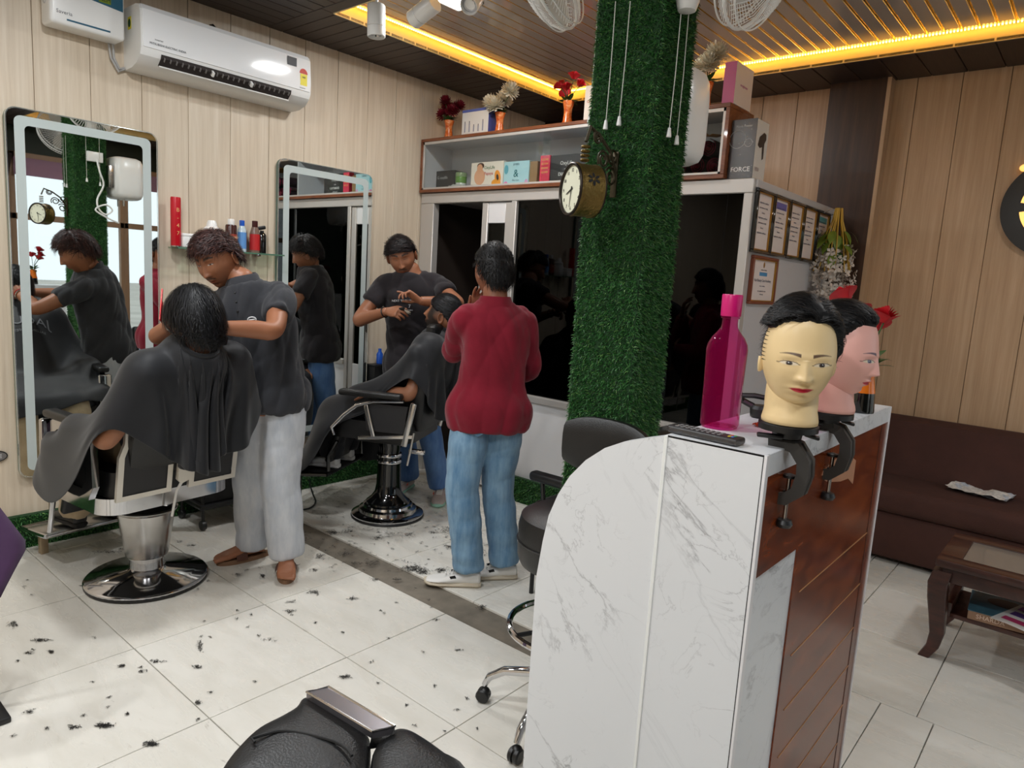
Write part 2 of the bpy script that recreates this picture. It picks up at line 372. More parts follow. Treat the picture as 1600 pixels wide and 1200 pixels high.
boards(TX0, XR, TY0-0.09, TY0, ZC, 'x', 0.098, M_DPX)                   # edge board of the tray
boards(TX0, XR, TY1, YC, ZC, 'y', 0.19, M_DPY)                          # border along the back wall
boards(TX1, XR, TY0, TY1, ZC, 'x', 0.098, M_DPX)
MB().b2((XA, YF, ZC+0.02), (XR, YC, ZC+0.028)).b2((0, 0, 0), (0.0001, 0.0001, 0.0001)) if False else None
M_TRAY = mat('pale_taupe_ceiling_board', (168, 158, 150), 0.16, coat=0.4)
boards(TX0, TX1, TY0, TY1, ZT, 'y', 0.0815, M_TRAY, 0.011, origin=-1.895)
c = cuts(TX0, TX1, -1.895, 0.0815)
M_GSTRIP = mat('gold_joint_strip', (226, 176, 50), 0.25, 0.9, var=0.3, vs=140)
sm = MB().b2((-0.0048, -(TY1-TY0)/2, 0), (0.0048, (TY1-TY0)/2, 0.012), 0.002, 1).mesh('gold_strip', M_GSTRIP)
for a in c[1:-1]: obj('gold_strip', sm, ce, (a, (TY0+TY1)/2, ZT+0.002))
M_RISER = mat('cream_riser', (226, 206, 150), 0.35)
for a, b in (((TX0-0.012, TY0, ZC), (TX0, TY1, ZT+0.02)), ((TX0, TY1, ZC), (TX1, TY1+0.012, ZT+0.02)), ((TX0, TY0-0.012, ZC), (TX1, TY0, ZT+0.02)), ((TX1, TY0, ZC), (TX1+0.012, TY1, ZT+0.02))):
    MB().b2(a, b).build('riser', M_RISER, ce)
# backing above the dark boards so that no light leaks through the joints
bk = MB(); 
for a, b in (((XA, YF, ZC+0.02), (XR, TY0-0.012, ZC+0.03)), ((XA, TY1+0.012, ZC+0.02), (XR, YC, ZC+0.03)), ((XA, TY0-0.012, ZC+0.02), (TX0-0.012, TY1+0.012, ZC+0.03)), ((TX1+0.012, TY0-0.012, ZC+0.02), (XR, TY1+0.012, ZC+0.03))): bk.b2(a, b)
bk.build('board_backing', M_BLACK, ce)
# cove light: a strip of warm diodes under the tray boards
M_LED = mat('warm_led', (255, 200, 90), 0.4, emis=(255, 190, 70), es=24.0)
led = MB(); n = 0
for (p, q) in (((TX0+0.035, TY0+0.03), (TX0+0.035, TY1-0.03)), ((TX0+0.03, TY1-0.035), (TX1-0.03, TY1-0.035)), ((TX0+0.03, TY0+0.035), (TX1-0.03, TY0+0.035))):
    p = Vector((p[0], p[1], 0)); q = Vector((q[0], q[1], 0)); L = (q-p).length; k = int(L/0.0167)
    for i in range(k):
        o = p+(q-p)*(i/k); led.box((o.x, o.y, ZT-0.004), (0.008, 0.008, 0.008))
ledo = tag(led.build('led_strip', M_LED), 'warm yellow led strip running round the ceiling tray', 'led strip')
def area(name, loc, sx, sy, power, col, rot=(0, 0, 0), parent=None, spread=PI):
    l = bpy.data.lights.new(name, 'AREA'); l.shape = 'RECTANGLE'; l.size = sx; l.size_y = sy; l.energy = power; l.color = col; l.spread = spread
    o = bpy.data.objects.new(name, l); COL.objects.link(o); o.location = loc; o.rotation_euler = rot
    if parent: o.parent = parent
    return o
# ------------------------------------------------------------------ ceiling lamps
M_LAMP = mat('lamp_diffuser', (255, 252, 246), 0.5, emis=(255, 250, 242), es=22.0)
def panel_light(x, y, z, label, s=0.2, power=26):
    t = thing('ceiling_panel_light', label, 'ceiling light', (x, y, z), 0, 'square ceiling panel lights')
    f = MB()
    for a, b in (((-s/2, -s/2, -0.012), (s/2, -s/2+0.012, 0)), ((-s/2, s/2-0.012, -0.012), (s/2, s/2, 0)), ((-s/2, -s/2, -0.012), (-s/2+0.012, s/2, 0)), ((s/2-0.012, -s/2, -0.012), (s/2, s/2, 0))): f.b2(a, b, 0.002, 1)
    f.build('lamp_frame', M_WHITEPL, t)
    MB().b2((-s/2+0.012, -s/2+0.012, -0.007), (s/2-0.012, s/2-0.012, -0.001)).build('diffuser', M_LAMP, t)
    l = area('lamp_light', (0, 0, -0.016), s*0.85, s*0.85, power, (0.96, 0.985, 1.0), parent=t); return t
pv = fl(722, 3, ZT)
panel_light(pv.x, pv.y-0.03, ZT, 'bright square white panel light in the pale tray beside the spot lamps', power=22)
pv2 = fl(1010, 60, ZT); panel_light(pv2.x, pv2.y, ZT, 'added square panel light in the pale tray, hidden behind the grass pillar', power=9)  # extra fill lamp, added where the pillar hides it from the camera
panel_light(0.3, 3.2, ZT, 'added unseen square panel light in the pale tray above the coffee table', power=15)  # added lamp outside the view, lifts the back wall and sofa side
for x, y, pw_, lb in ((-2.75, 1.15, 26, 'over the chrome barber chair'), (-1.7, 0.35, 28, 'over the open tiled floor'), (-3.0, -0.5, 24, 'by the mirror wall and the front wall'), (0.25, 0.5, 17, 'near the shop window'), (-0.6, -0.8, 36, 'over the styling chair')): panel_light(x, y, ZC, 'added unseen square panel light in the dark boards '+lb, power=pw_)  # added lamps, all out of view, brightening the foreground and mirror wall

def spot(loc, d, L, r, label, stem):
    t = thing('spot_lamp', label, 'spot lamp', loc, 0, 'white cylinder spot lamps'); d = Vector(d).normalized()
    b = MB(); b.lathe([(0.0, -L/2), (r*0.9, -L/2), (r, -L/2+0.006), (r, L/2-0.004), (r*0.93, L/2), (r*0.9, L/2), (r*0.86, L/2-0.02), (0.0, L/2-0.02)], axis=d); b.build('lamp_body', M_WHITEPL, t)
    g = MB(); g.lathe([(r*1.004, L*0.18), (r*1.012, L*0.185), (r*1.004, L*0.19)], axis=d, cap=False); g.build('trim_ring', M_CHROME, t)
    e = MB(); e.lathe([(r*0.85, L/2-0.018), (r*0.62, L/2-0.012), (r*0.5, L/2-0.03), (0, L/2-0.034)], axis=d, cap=False); e.build('reflector', M_CHROME, t)
    s = MB(); s.cyl((0, 0, 0), stem, 0.006, seg=8); s.box(Vector(stem)+Vector((0, 0, -0.01)), (0.07, 0.03, 0.02), None, 0.004); s.build('bracket', M_WHITEPL, t); return t
a = fl(588, 33, 2.76); spot(a, (0.03, 0.02, -1), 0.155, 0.046, 'white cylinder spot lamp pointing straight down from the dark boards', (0, 0, ZC-a.z))
a = fl(662, 18, 2.79); spot(a, (-0.72, -0.05, -0.28), 0.16, 0.046, 'white cylinder spot lamp tilted towards the mirror wall', (0.02, 0, ZC-a.z))
a = fl(740, -2, 2.80); spot(a, (0.25, -0.65, -0.7), 0.15, 0.044, 'white cylinder spot lamp tilted into the room beside the square panel light', (0.0, 0, ZC-a.z))

# ------------------------------------------------------------------ artificial grass
def blades(faces, n, L, wd, seed, hang=0.45):
    rng = np.random.RandomState(seed); vs = []; fs = []
    areas = np.array([np.linalg.norm(np.cross(u, v)) for o, u, v, nn in faces]); cnt = (areas/areas.sum()*n).astype(int)
    V_ = []; 
    for (o, u, v, nn), k in zip(faces, cnt):
        o, u, v, nn = map(np.array, (o, u, v, nn)); a = rng.rand(k, 1); b = rng.rand(k, 1); P = o+a*u+b*v
        D = nn+rng.normal(0, 0.55, (k, 3))+np.array([0, 0, -hang])*rng.rand(k, 1)*0.6; D /= np.linalg.norm(D, axis=1)[:, None]
        T = np.cross(D, rng.normal(0, 1, (k, 3))); T /= np.linalg.norm(T, axis=1)[:, None]
        ln = L*(0.6+0.6*rng.rand(k, 1)); q = P+D*ln*0.55+T*0; e = P+D*ln+np.array([0, 0, -hang])*ln*0.5
        V_.append(np.stack([P-T*wd/2, P+T*wd/2, q+T*wd*0.4, q-T*wd*0.4, e], 1).reshape(-1, 3))
    V_ = np.concatenate(V_); m_ = len(V_)//5; base = np.arange(m_)[:, None]*5
    quads = base+np.array([[0, 1, 2, 3]]); tris = base+np.array([[3, 2, 4]])
    me = bpy.data.meshes.new('grass'); me.from_pydata(V_.tolist(), [], quads.tolist()+tris.tolist()); me.materials.append(M_GRASS); me.update(); return me
def grassbox(name, lo, hi, sides, n, L, wd, seed, parent_label=None, cat=None, structure=True):
    lo = Vector(lo); hi = Vector(hi); o = MB().b2(lo, hi).build(name, M_SKIRT)
    if structure: struct(o, parent_label, cat)
    F = []; dx, dy, dz = hi-lo
    if '-y' in sides: F.append((lo, (dx, 0, 0), (0, 0, dz), (0, -1, 0)))
    if '+y' in sides: F.append(((lo.x, hi.y, lo.z), (dx, 0, 0), (0, 0, dz), (0, 1, 0)))
    if '-x' in sides: F.append((lo, (0, dy, 0), (0, 0, dz), (-1, 0, 0)))
    if '+x' in sides: F.append(((hi.x, lo.y, lo.z), (0, dy, 0), (0, 0, dz), (1, 0, 0)))
    g = obj('grass', blades(F, n, L, wd, seed), o); g['kind'] = 'stuff'; return o
PX0, PX1, PY0, PY1 = -1.505, -1.252, 2.128, 2.362
pil = grassbox('pillar', (PX0, PY0, 0), (PX1, PY1, ZC+0.06), ('-y', '+y', '-x', '+x'), 140000, 0.016, 0.003, 3, 'square pillar covered in green artificial grass', 'pillar')
grassbox('baseboard_left', (XA, YF, 0), (XA+0.035, YB, 0.17), ('+x',), 26000, 0.016, 0.005, 4, 'green artificial grass skirting under the mirrors', 'baseboard')
grassbox('baseboard_cabin', (-3.13, YB-0.03, 0), (XE, YB, 0.17), ('-y',), 9000, 0.016, 0.005, 5, 'green artificial grass skirting along the cabin wall', 'baseboard')

# ------------------------------------------------------------------ glazed cabin
cab = sempty('wall_cabin', 'cabin partition of silver frames, dark glass and white lower panels', 'partition')
yf, yk = YB, YB+0.06
def fr(lo, hi, m=M_ALU, nm='frame_bar', bev=0.004): return MB().b2(lo, hi, bev, 1).build(nm, m, cab)
fr((XA+0.01, yf, 0), (-3.93, yk, 2.03)); fr((XA+0.01, yf, 2.03), (XE, yk, 2.105)); fr((XE-0.05, yf, 0), (XE, yk, 2.03))
fr((-3.17, yf, 0), (-3.125, yk, 2.03))
fr((-3.125, yf+0.01, 0), (XE-0.05, yk-0.01, 0.70), M_WHITE, 'lower_panel'); fr((-3.125, yf-0.012, 0.70), (XE-0.05, yk, 0.745), M_ALU, 'sill')
fr((-2.34, yf+0.012, 0.745), (-2.31, yk-0.01, 2.03), M_BLACKPL, 'glazing_bar')
fr((-3.125, yf+0.025, 0.745), (-2.34, yf+0.031, 2.03), M_DGLASS, 'pane', 0); fr((-2.31, yf+0.025, 0.745), (XE-0.05, yf+0.031, 2.03), M_DGLASS, 'pane', 0)
fr((XE-0.03, yk, 0), (XE, YC, 2.09), M_GREY, 'end_panel', 0.002); fr((XE-0.012, yf+0.02, 2.06), (XE+0.012, YC, 2.10), M_GREY, 'top_trim', 0.003)
fr((XA+0.01, yk, 2.06), (XE, YC, 2.10), M_GREY, 'roof_board', 0.002)
# inside the cabin
M_INT = mat('dark_brown_lining', (46, 36, 30), 0.7)
fr((XA+0.012, yk, 0), (XA+0.03, YC-0.02, 2.06), M_INT, 'lining'); fr((XA+0.03, YC-0.03, 0), (XE-0.03, YC-0.01, 2.06), M_INT, 'lining'); 
ish = thing('wall_shelf', 'dark wooden shelf inside the cabin doorway', 'shelf', (-3.7, YC-0.17, 1.62))
MB().b2((-0.36, -0.13, 0), (0.9, 0.13, 0.02), 0.003).build('shelf_board', M_DARKWOOD, ish)
for k, x in enumerate((-0.3, 0.3)): MB().b2((x, -0.1, -0.14), (x+0.02, 0.13, 0), 0.003).build('bracket', M_DARKWOOD, ish)
for k, (x, c_, nm) in enumerate(((-0.22, (176, 60, 66), 'red'), (-0.07, (200, 190, 180), 'white'), (0.1, (120, 40, 60), 'maroon'), (0.28, (60, 60, 70), 'grey'))):
    tw = MB(); [tw.box((0, 0, 0.03+0.05*i), (0.13, 0.18, 0.046), None, 0.018, 3) for i in range(3)]
    o = tw.build('folded_towel', mat('towel_%s' % nm, c_, 0.95, bmp=0.4, bs=160)); o.location = (-3.7+x, YC-0.18, 1.645)
    tag(o, '%s folded towels stacked on the dark cabin shelf' % nm, 'towel')
# sliding door
dr = sempty('door_1', 'white framed sliding cabin door with a narrow dark pane', 'door')
x0, x1, yd0, yd1 = -3.446, -3.17, yf+0.012, yf+0.045
for a, b in (((x0, yd0, 0.02), (x0+0.055, yd1, 2.025)), ((x1-0.06, yd0, 0.02), (x1, yd1, 2.025)), ((x0+0.055, yd0, 0.02), (x1-0.06, yd1, 0.72)), ((x0+0.055, yd0+0.004, 1.885), (x1-0.06, yd1-0.004, 2.025))): MB().b2(a, b, 0.004, 1).build('door_stile' if b[2]-a[2] > 1.9 else 'door_panel', M_ALU if b[2]-a[2] > 1.9 else M_WHITE, dr)
MB().b2((x0+0.055, yd0+0.014, 0.72), (x1-0.06, yd0+0.02, 1.885)).build('pane', M_DGLASS, dr)
MB().b2((x0+0.02, yd0-0.012, 1.0), (x0+0.036, yd0, 1.14), 0.004).build('door_handle', M_STEEL, dr)

# ------------------------------------------------------------------ display cabinet on the cabin
CX0, CX1, CZ0, CZ1, CY0, CY1 = XA+0.012, -1.672, 2.107, 2.492, 3.615, 3.93
dc = thing('display_cabinet', 'long brown wood display cabinet with glass front on the cabin top', 'cabinet', (0, 0, 0))
t_ = 0.022
for nm, a, b in (('cabinet_top', (CX0, CY0, CZ1-t_), (CX1, CY1, CZ1)), ('cabinet_bottom', (CX0, CY0, CZ0), (CX1, CY1, CZ0+t_)), ('side_panel', (CX0, CY0, CZ0+t_), (CX0+t_, CY1, CZ1-t_)), ('side_panel', (CX1-t_, CY0, CZ0+t_), (CX1, CY1, CZ1-t_))): MB().b2(a, b, 0.002, 1).build(nm, M_CABWOOD, dc)
MI = mat('cabinet_lining', (200, 200, 206), 0.6)
MB().b2((CX0+t_, CY1-0.012, CZ0+t_), (CX1-t_, CY1, CZ1-t_)).build('back_panel', MI, dc)
MB().b2((CX0+t_, CY0+0.02, CZ0+t_), (CX1-t_, CY1-0.012, CZ0+t_+0.004)).b2((CX0+t_, CY0+0.02, CZ1-t_-0.004), (CX1-t_, CY1-0.012, CZ1-t_)).b2((CX0+t_, CY0+0.02, CZ0+t_), (CX0+t_+0.004, CY1-0.012, CZ1-t_)).b2((CX1-t_-0.004, CY0+0.02, CZ0+t_), (CX1-t_, CY1-0.012, CZ1-t_)).build('lining', MI, dc)
ef = MB()
for a, b in (((CX0+t_, CY0+0.004, CZ1-t_-0.02), (CX1-t_, CY0+0.02, CZ1-t_)), ((CX0+t_, CY0+0.004, CZ0+t_), (CX1-t_, CY0+0.02, CZ0+t_+0.014)), ((CX0+t_, CY0+0.004, CZ0+t_), (CX0+t_+0.016, CY0+0.02, CZ1-t_)), ((CX1-t_-0.016, CY0+0.004, CZ0+t_), (CX1-t_, CY0+0.02, CZ1-t_))): ef.b2(a, b, 0.002, 1)
ef.build('glass_track', M_ALU, dc)
MB().b2((-2.40, CY0+0.02, CZ0+t_), (-2.38, CY1-0.012, CZ1-t_)).build('divider', MI, dc)
MB().b2((CX0+t_+0.01, CY0+0.008, CZ0+t_+0.006), (-2.86, CY0+0.012, CZ1-t_-0.01)).build('glass_pane', M_CGLASS, dc)
MB().b2((-2.92, CY0+0.014, CZ0+t_+0.006), (CX1-t_-0.01, CY0+0.018, CZ1-t_-0.01)).build('glass_pane', M_CGLASS, dc)
FZ = CZ0+t_+0.004; TZ = CZ1

def carton(name, label, px0, px1, pyt, y, d, z0, m, side=None, rz=0.0, cat='box', top=None):
    """closed carton whose front stands on z0 in the plane y; returns root, front matrix (origin bottom centre), width, height"""
    pb = [on(px0, 0, 1, y), on(px1, 0, 1, y)]
    def xz(px, z):                                  # x on plane y at height z seen at pixel column px
        lo, hi = 0.0, 1200.0
        for _ in range(40):
            md = (lo+hi)/2; q = on(px, md, 1, y)
            if q.z > z: lo = md
            else: hi = md
        return on(px, lo, 1, y).x
    x0, x1 = xz(px0, z0), xz(px1, z0); wd = x1-x0; h = on((px0+px1)/2, pyt, 1, y).z-z0
    t = thing(name, label, cat, ((x0+x1)/2, y, z0), rz)
    b = MB(); b.b2((-wd/2, 0, 0), (wd/2, d, h), 0.0015, 1); b.build('carton', side or m, t)
    f = MB(); f.b2((-wd/2+0.001, -0.0012, 0.001), (wd/2-0.001, 0.001, h-0.001)); f.build('front_print', m, t)
    return t, wd, h
def patch(t, lo, hi, col, nm='print', y=-0.002, rough=0.5):
    MB().b2((lo[0], y, lo[1]), (hi[0], y+0.0008, hi[1])).build(nm, mat('print_%d_%d_%d' % col, col, rough), t)
def blob(t, c, rx, rz_, col, nm='print', y=-0.0024, seg=20, rot=0.0):
    pts = [(c[0]+rx*math.cos(a)*math.cos(rot)-rz_*math.sin(a)*math.sin(rot), c[1]+rx*math.cos(a)*math.sin(rot)+rz_*math.sin(a)*math.cos(rot)) for a in [2*PI*k/seg for k in range(seg)]]
    MB().prism(pts, 0.0006, Matrix(((1, 0, 0, 0), (0, 0, 1, y), (0, 1, 0, 0), (0, 0, 0, 1)))).build(nm, mat('print_%d_%d_%d' % col, col, 0.5), t)
def lab(t, s, size, x, z, col, y=-0.003, bold=False, sx=1.0, nrm=(0, -1, 0), nm='lettering'):
    return text(nm, s, size, facing((x, y, z), nrm), mat('print_%d_%d_%d' % col, col, 0.5), t, 0.0002, bold=bold, sx=sx)
KR = mat('kraft_carton', (150, 118, 84), 0.8)
# cartons inside the cabinet
yi = 3.73
t, w_, h_ = carton('product_box', 'small black box at the wall end of the display cabinet', 673, 709, 267, yi+0.03, 0.09, FZ, mat('black_card', (42, 41, 44), 0.45)); lab(t, 'G oxylife', h_*0.2, 0, h_*0.66, (190, 190, 192))
j = thing('cream_jar', 'green jar with a translucent lid between black box and papaya carton', 'jar', on(720, 290, 1, yi+0.02).xy.to_3d()+Vector((0, 0, FZ)))
MB().lathe([(0.0, 0), (0.036, 0), (0.04, 0.006), (0.04, 0.05), (0.037, 0.055), (0, 0.055)]).build('jar_body', mat('jar_clear', (196, 200, 196), 0.2), j)
MB().lathe([(0.0405, 0.05), (0.0415, 0.055), (0.0415, 0.112), (0.039, 0.118), (0, 0.118)]).build('jar_band', mat('jar_green', (92, 140, 58), 0.35), j)
MB().lathe([(0.042, 0.095), (0.0425, 0.1), (0.0425, 0.118), (0.04, 0.124), (0, 0.124)]).build('lid', mat('jar_lid', (128, 150, 110), 0.35), j)
sc_ = MB(); P = [[(0.02*math.sin(i*0.9+j_*0.5)*0.3+(-0.09+0.18*i/10), -0.045+0.09*j_/8, 0.004+0.024*max(0, math.sin(PI*i/10))*max(0.1, math.sin(PI*j_/8))+0.006*math.sin(i*2.1+j_*1.7)) for j_ in range(9)] for i in range(11)]
sc_.grid(P); o = sc_.build('foil_sachet', mat('white_foil', (214, 214, 212), 0.3, 0.2)); o.location = (on(712, 293, 1, 3.68).x, 3.685, FZ+0.004); tag(o, 'white foil sachet lying before the green jar in the cabinet', 'sachet')
t, w_, h_ = carton('product_box', 'white facial kit box with a papaya picture in the cabinet', 735, 785, 253, yi, 0.07, FZ, mat('white_card', (236, 226, 214), 0.5)); patch(t, (-w_/2, 0), (w_/2, h_*0.15), (214, 92, 48)); blob(t, (-w_*0.22, h_*0.45), w_*0.17, h_*0.30, (226, 170, 136)); blob(t, (-w_*0.22, h_*0.76), w_*0.09, h_*0.17, (222, 164, 128), y=-0.003); blob(t, (-w_*0.2, h_*0.86), w_*0.11, h_*0.12, (70, 40, 28), y=-0.0027)
blob(t, (w_*0.34, h_*0.42), w_*0.09, h_*0.25, (240, 150, 40), rot=0.25); blob(t, (w_*0.34, h_*0.40), w_*0.035, h_*0.12, (50, 36, 26), y=-0.003, rot=0.25); blob(t, (w_*0.3, h_*0.2), w_*0.14, h_*0.14, (244, 160, 44), y=-0.003); lab(t, 'OxyLife', h_*0.17, w_*0.08, h_*0.78, (60, 110, 60)); lab(t, 'Papaya', h_*0.17, w_*0.06, h_*0.56, (200, 70, 70))
t, w_, h_ = carton('product_box', 'pale blue facial kit box beside the papaya carton', 786, 825, 252, yi, 0.07, FZ, mat('pale_blue_card', (176, 216, 226), 0.5)); blob(t, (-w_*0.4, h_*0.7), w_*0.08, h_*0.18, (90, 170, 190)); blob(t, (-w_*0.4, h_*0.12), w_*0.09, h_*0.12, (226, 130, 180)); blob(t, (w_*0.42, h_*0.15), w_*0.07, h_*0.14, (214, 160, 200)); lab(t, 'JOVEES', h_*0.1, 0, h_*0.88, (60, 90, 110)); lab(t, '&', h_*0.42, 0, h_*0.52, (30, 110, 120)); lab(t, 'Oxy Care', h_*0.09, 0, h_*0.27, (60, 90, 110))
t, w_, h_ = carton('product_box', 'brown kraft carton next to the pale blue box', 826, 838, 252, yi+0.01, 0.09, FZ, KR)
t, w_, h_ = carton('product_box', 'tall narrow pink carton beside the black facial box', 842, 857, 243, yi, 0.05, FZ, mat('pink_card', (226, 62, 92), 0.5)); 
for k in range(4): lab(t, 'GLOW', h_*0.1, 0, h_*(0.86-0.14*k), (250, 210, 120))
t, w_, h_ = carton('product_box', 'black diamond facial kit box in the display cabinet', 858, 916, 241, yi+0.01, 0.08, FZ, mat('charcoal_card', (58, 57, 60), 0.35)); lab(t, 'OxyLife', h_*0.17, -w_*0.05, h_*0.72, (226, 226, 226)); lab(t, 'MEN', h_*0.08, -w_*0.05, h_*0.52, (226, 226, 226)); lab(t, 'DIAMOND', h_*0.15, -w_*0.03, h_*0.36, (236, 236, 236), bold=True); lab(t, 'Facial Kit', h_*0.1, -w_*0.05, h_*0.2, (226, 226, 226))
bc = on(775, 248, 1, 3.84)
cb = MB(); cb.box((0, 0, 0.008), (0.11, 0.02, 0.016), Euler((0, 0.25, 0)), 0.004); o = cb.build('hair_clip', M_BLACKPL); o.location = (bc.x, 3.775, 2.262); tag(o, 'black clip lying on top of the papaya carton', 'clip')
# rolled towels in the right compartment
rt = mat('magenta_towel', (150, 24, 70), 0.95, bmp=0.5, bs=180); rt2 = mat('black_towel_edge', (34, 12, 22), 0.95)
def roll(x, z, r, k, col):
    t = thing('rolled_towel', '%s rolled towel in the display cabinet' % col, 'towel', (x, 3.66, z), 0, 'rolled towels in the cabinet')
    sp = []; 
    for i in range(64):
        a = i/63*2*PI*3.0; rr = 0.008+(r-0.014)*i/63; sp.append((rr*math.cos(a+k), rr*math.sin(a+k)))
    P = [[(p[0], y, p[1]) for y in (0.0, 0.02, 0.1, 0.2)] for p in sp]; b = MB(); b.grid(P); o = b.build('towel_roll', rt, t)
    P2 = [[(p[0]*1.0+0.004*math.cos(i/63*2*PI*3+k), y, p[1]+0.004*math.sin(i/63*2*PI*3+k)) for y in (0.003, 0.2)] for i, p in enumerate(sp)]; MB().grid(P2).build('towel_lining', rt2, t)
    return t
for k, (x, z) in enumerate(((-2.08, 0.05), (-1.965, 0.05), (-1.855, 0.052), (-1.752, 0.05), (-2.02, 0.145), (-1.91, 0.147), (-1.80, 0.146), (-2.19, 0.05), (-2.13, 0.145))): roll(x, FZ+z, 0.052, k*1.3, 'magenta')
g = MB(); P = [[(-0.17+0.34*i/16, -0.06+0.14*j_/6, 0.014*math.sin(i*0.8)+0.02*j_/6+0.05*i/16*-1+0.03) for j_ in range(7)] for i in range(17)]; g.grid(P)
o = g.build('gold_cloth', mat('gold_satin', (190, 130, 40), 0.3, 0.5)); o.location = (-1.93, 3.68, FZ+0.225); tag(o, 'folded gold satin cloth lying on the rolled towels', 'cloth')

# ------------------------------------------------------------------ wall mirrors with frosted band
def wall_mirror(y0, y1, z0, z1, label, band):
    t = thing('wall_mirror', label, 'mirror', (XA+0.012, (y0+y1)/2, z0), 0); wd, h = y1-y0, z1-z0
    Mx = Matrix(((0, 0, 1, 0), (1, 0, 0, 0), (0, 1, 0, h/2), (0, 0, 0, 1)))
    MB().prism(rrect(wd, h, 0.045, 8), 0.024, Mx, -0.012).build('backing', mat('mirror_edge_green', (96, 118, 110), 0.2), t)
    MB().prism(rrect(wd-0.006, h-0.006, 0.043, 8), 0.003, Mx, 0.0125).build('mirror_glass', M_MIRROR, t)
    o_, i_ = rrect(wd-0.07, h-0.07, 0.03, 6), rrect(wd-0.07-2*band, h-0.07-2*band, 0.022, 6); n = len(o_)
    b = MB(); vs = [(x, y, 0.016) for x, y in o_]+[(x, y, 0.016) for x, y in i_]; b.raw(vs, [(k, (k+1) % n, n+(k+1) % n, n+k) for k in range(n)], Mx); b.build('frosted_band', mat('frosted_glass', (188, 198, 196), 0.5), t)
    e = MB(); pts = rrect(wd-0.004, h-0.004, 0.044, 8); e.tube([Mx @ Vector((x, y, 0.014)) for x, y in pts], 0.004, 6, closed=True); e.build('mirror_rim', mat('bevel_rim', (220, 226, 224), 0.08, 0.8), t); return t
wall_mirror(1.022, 1.712, 0.365, 2.166, 'tall rounded mirror behind the chrome barber chair', 0.042)
wall_mirror(2.44, 3.168, 0.365, 2.166, 'tall rounded mirror next to the glazed cabin', 0.042)

# ------------------------------------------------------------------ air conditioner
ay0, ay1 = 1.56, 2.535; ad = 0.215
ac = thing('air_conditioner', 'long white wall-mounted air conditioner above the mirrors', 'air conditioner', (XA+0.001, 0, 2.455))
pf = [(0, 0.30), (0.16, 0.30), (0.19, 0.292), (0.205, 0.27), (0.215, 0.14), (0.214, 0.085), (0.20, 0.055), (0.16, 0.022), (0.10, 0.004), (0.0, 0.0)]
My = lambda y: Matrix(((1, 0, 0, 0), (0, 0, 1, y), (0, 1, 0, 0), (0, 0, 0, 1)))
MB().prism(pf, ay1-ay0, My(ay0)).build('casing', M_WHITEPL, ac, ang=25)
pp = [(0.155, 0.303), (0.194, 0.296), (0.210, 0.272), (0.220, 0.14), (0.219, 0.092), (0.212, 0.092), (0.203, 0.27), (0.15, 0.296)]
MB().prism(pp, ay1-ay0-0.02, My(ay0+0.01)).build('front_panel', mat('white_gloss', (244, 245, 246), 0.1, coat=0.5), ac, ang=25)
ve = MB(); vy0, vy1 = ay0+0.1, ay1-0.13
vq = [(0.2075, 0.078), (0.2035, 0.060), (0.168, 0.028), (0.160, 0.030), (0.19, 0.070), (0.2, 0.08)]
vq = [(p[0]+0.006, p[1]-0.003) for p in vq]
MB().prism(vq, vy1-vy0, My(vy0)).build('air_outlet', mat('dark_brown_grille', (44, 36, 34), 0.6), ac, ang=20)
fm = MB().box((0, 0, 0), (0.02, 0.004, 0.03), Euler((0, -0.85, 0)), 0.001).mesh('louvre_fin', mat('fin_grey', (120, 116, 114), 0.5))
for k in range(24): obj('louvre_fin', fm, ac, (0.203, vy0+(vy1-vy0)*(k+0.5)/24, 0.058))
for k in (0.36, 0.66): MB().box((0.205, vy0+(vy1-vy0)*k, 0.055), (0.025, 0.012, 0.045), Euler((0, -0.85, 0)), 0.002).build('outlet_bridge', M_WHITEPL, ac)
MB().tube([(0.182, vy0, 0.022), (0.182, vy1, 0.022)], 0.004, 6).build('flap', M_WHITEPL, ac)
text('lettering', 'MITSUBISHI ELECTRIC INDIA', 0.0145, facing((0.2215, ay0+0.13, 0.115), (1, 0, 0.03)), mat('print_40_40_44', (40, 40, 44), 0.5), ac, 0.0003)
text('lettering', 'inverter', 0.013, facing((0.2215, ay0+0.085, 0.137), (1, 0, 0.03)), mat('print_120_120_124', (120, 120, 124), 0.5), ac, 0.0003)
text('lettering', 'inverter', 0.012, facing((0.2215, ay1-0.06, 0.105), (1, 0, 0.03)), mat('print_120_120_124', (120, 120, 124), 0.5), ac, 0.0003)
MB().b2((0.216, ay1-0.16, 0.215), (0.2175, ay1-0.10, 0.262)).build('sticker', mat('print_40_40_44', (40, 40, 44), 0.5), ac)
MB().b2((0.2185, ay1-0.075, 0.12), (0.2205, ay1-0.03, 0.185)).build('energy_label', mat('label_yellow', (232, 216, 60), 0.5), ac)
MB().prism([(0.027*math.cos(a)-0.0, 0.03*math.sin(a)) for a in [PI*k/12 for k in range(13)]], 0.001, facing((0.2165, ay1-0.052, 0.187), (1, 0, 0.09))).build('star_arc', mat('label_red', (196, 60, 40), 0.5), ac)
text('lettering', 'BEE', 0.014, facing((0.2215, ay1-0.052, 0.165), (1, 0, 0.04)), mat('print_40_40_44', (40, 40, 44), 0.5), ac, 0.0002)
MB().b2((0.06, ay0-0.0012, 0.19), (0.1, ay0, 0.25)).build('sticker', mat('label_yellow', (232, 216, 60), 0.5), ac)
MB().prism([(0.08+0.015*math.cos(2*PI*k/16), 0.22+0.02*math.sin(2*PI*k/16)) for k in range(16)], 0.001, My(ay0-0.0022)).build('sticker_disc', mat('label_green', (26, 78, 48), 0.5), ac)
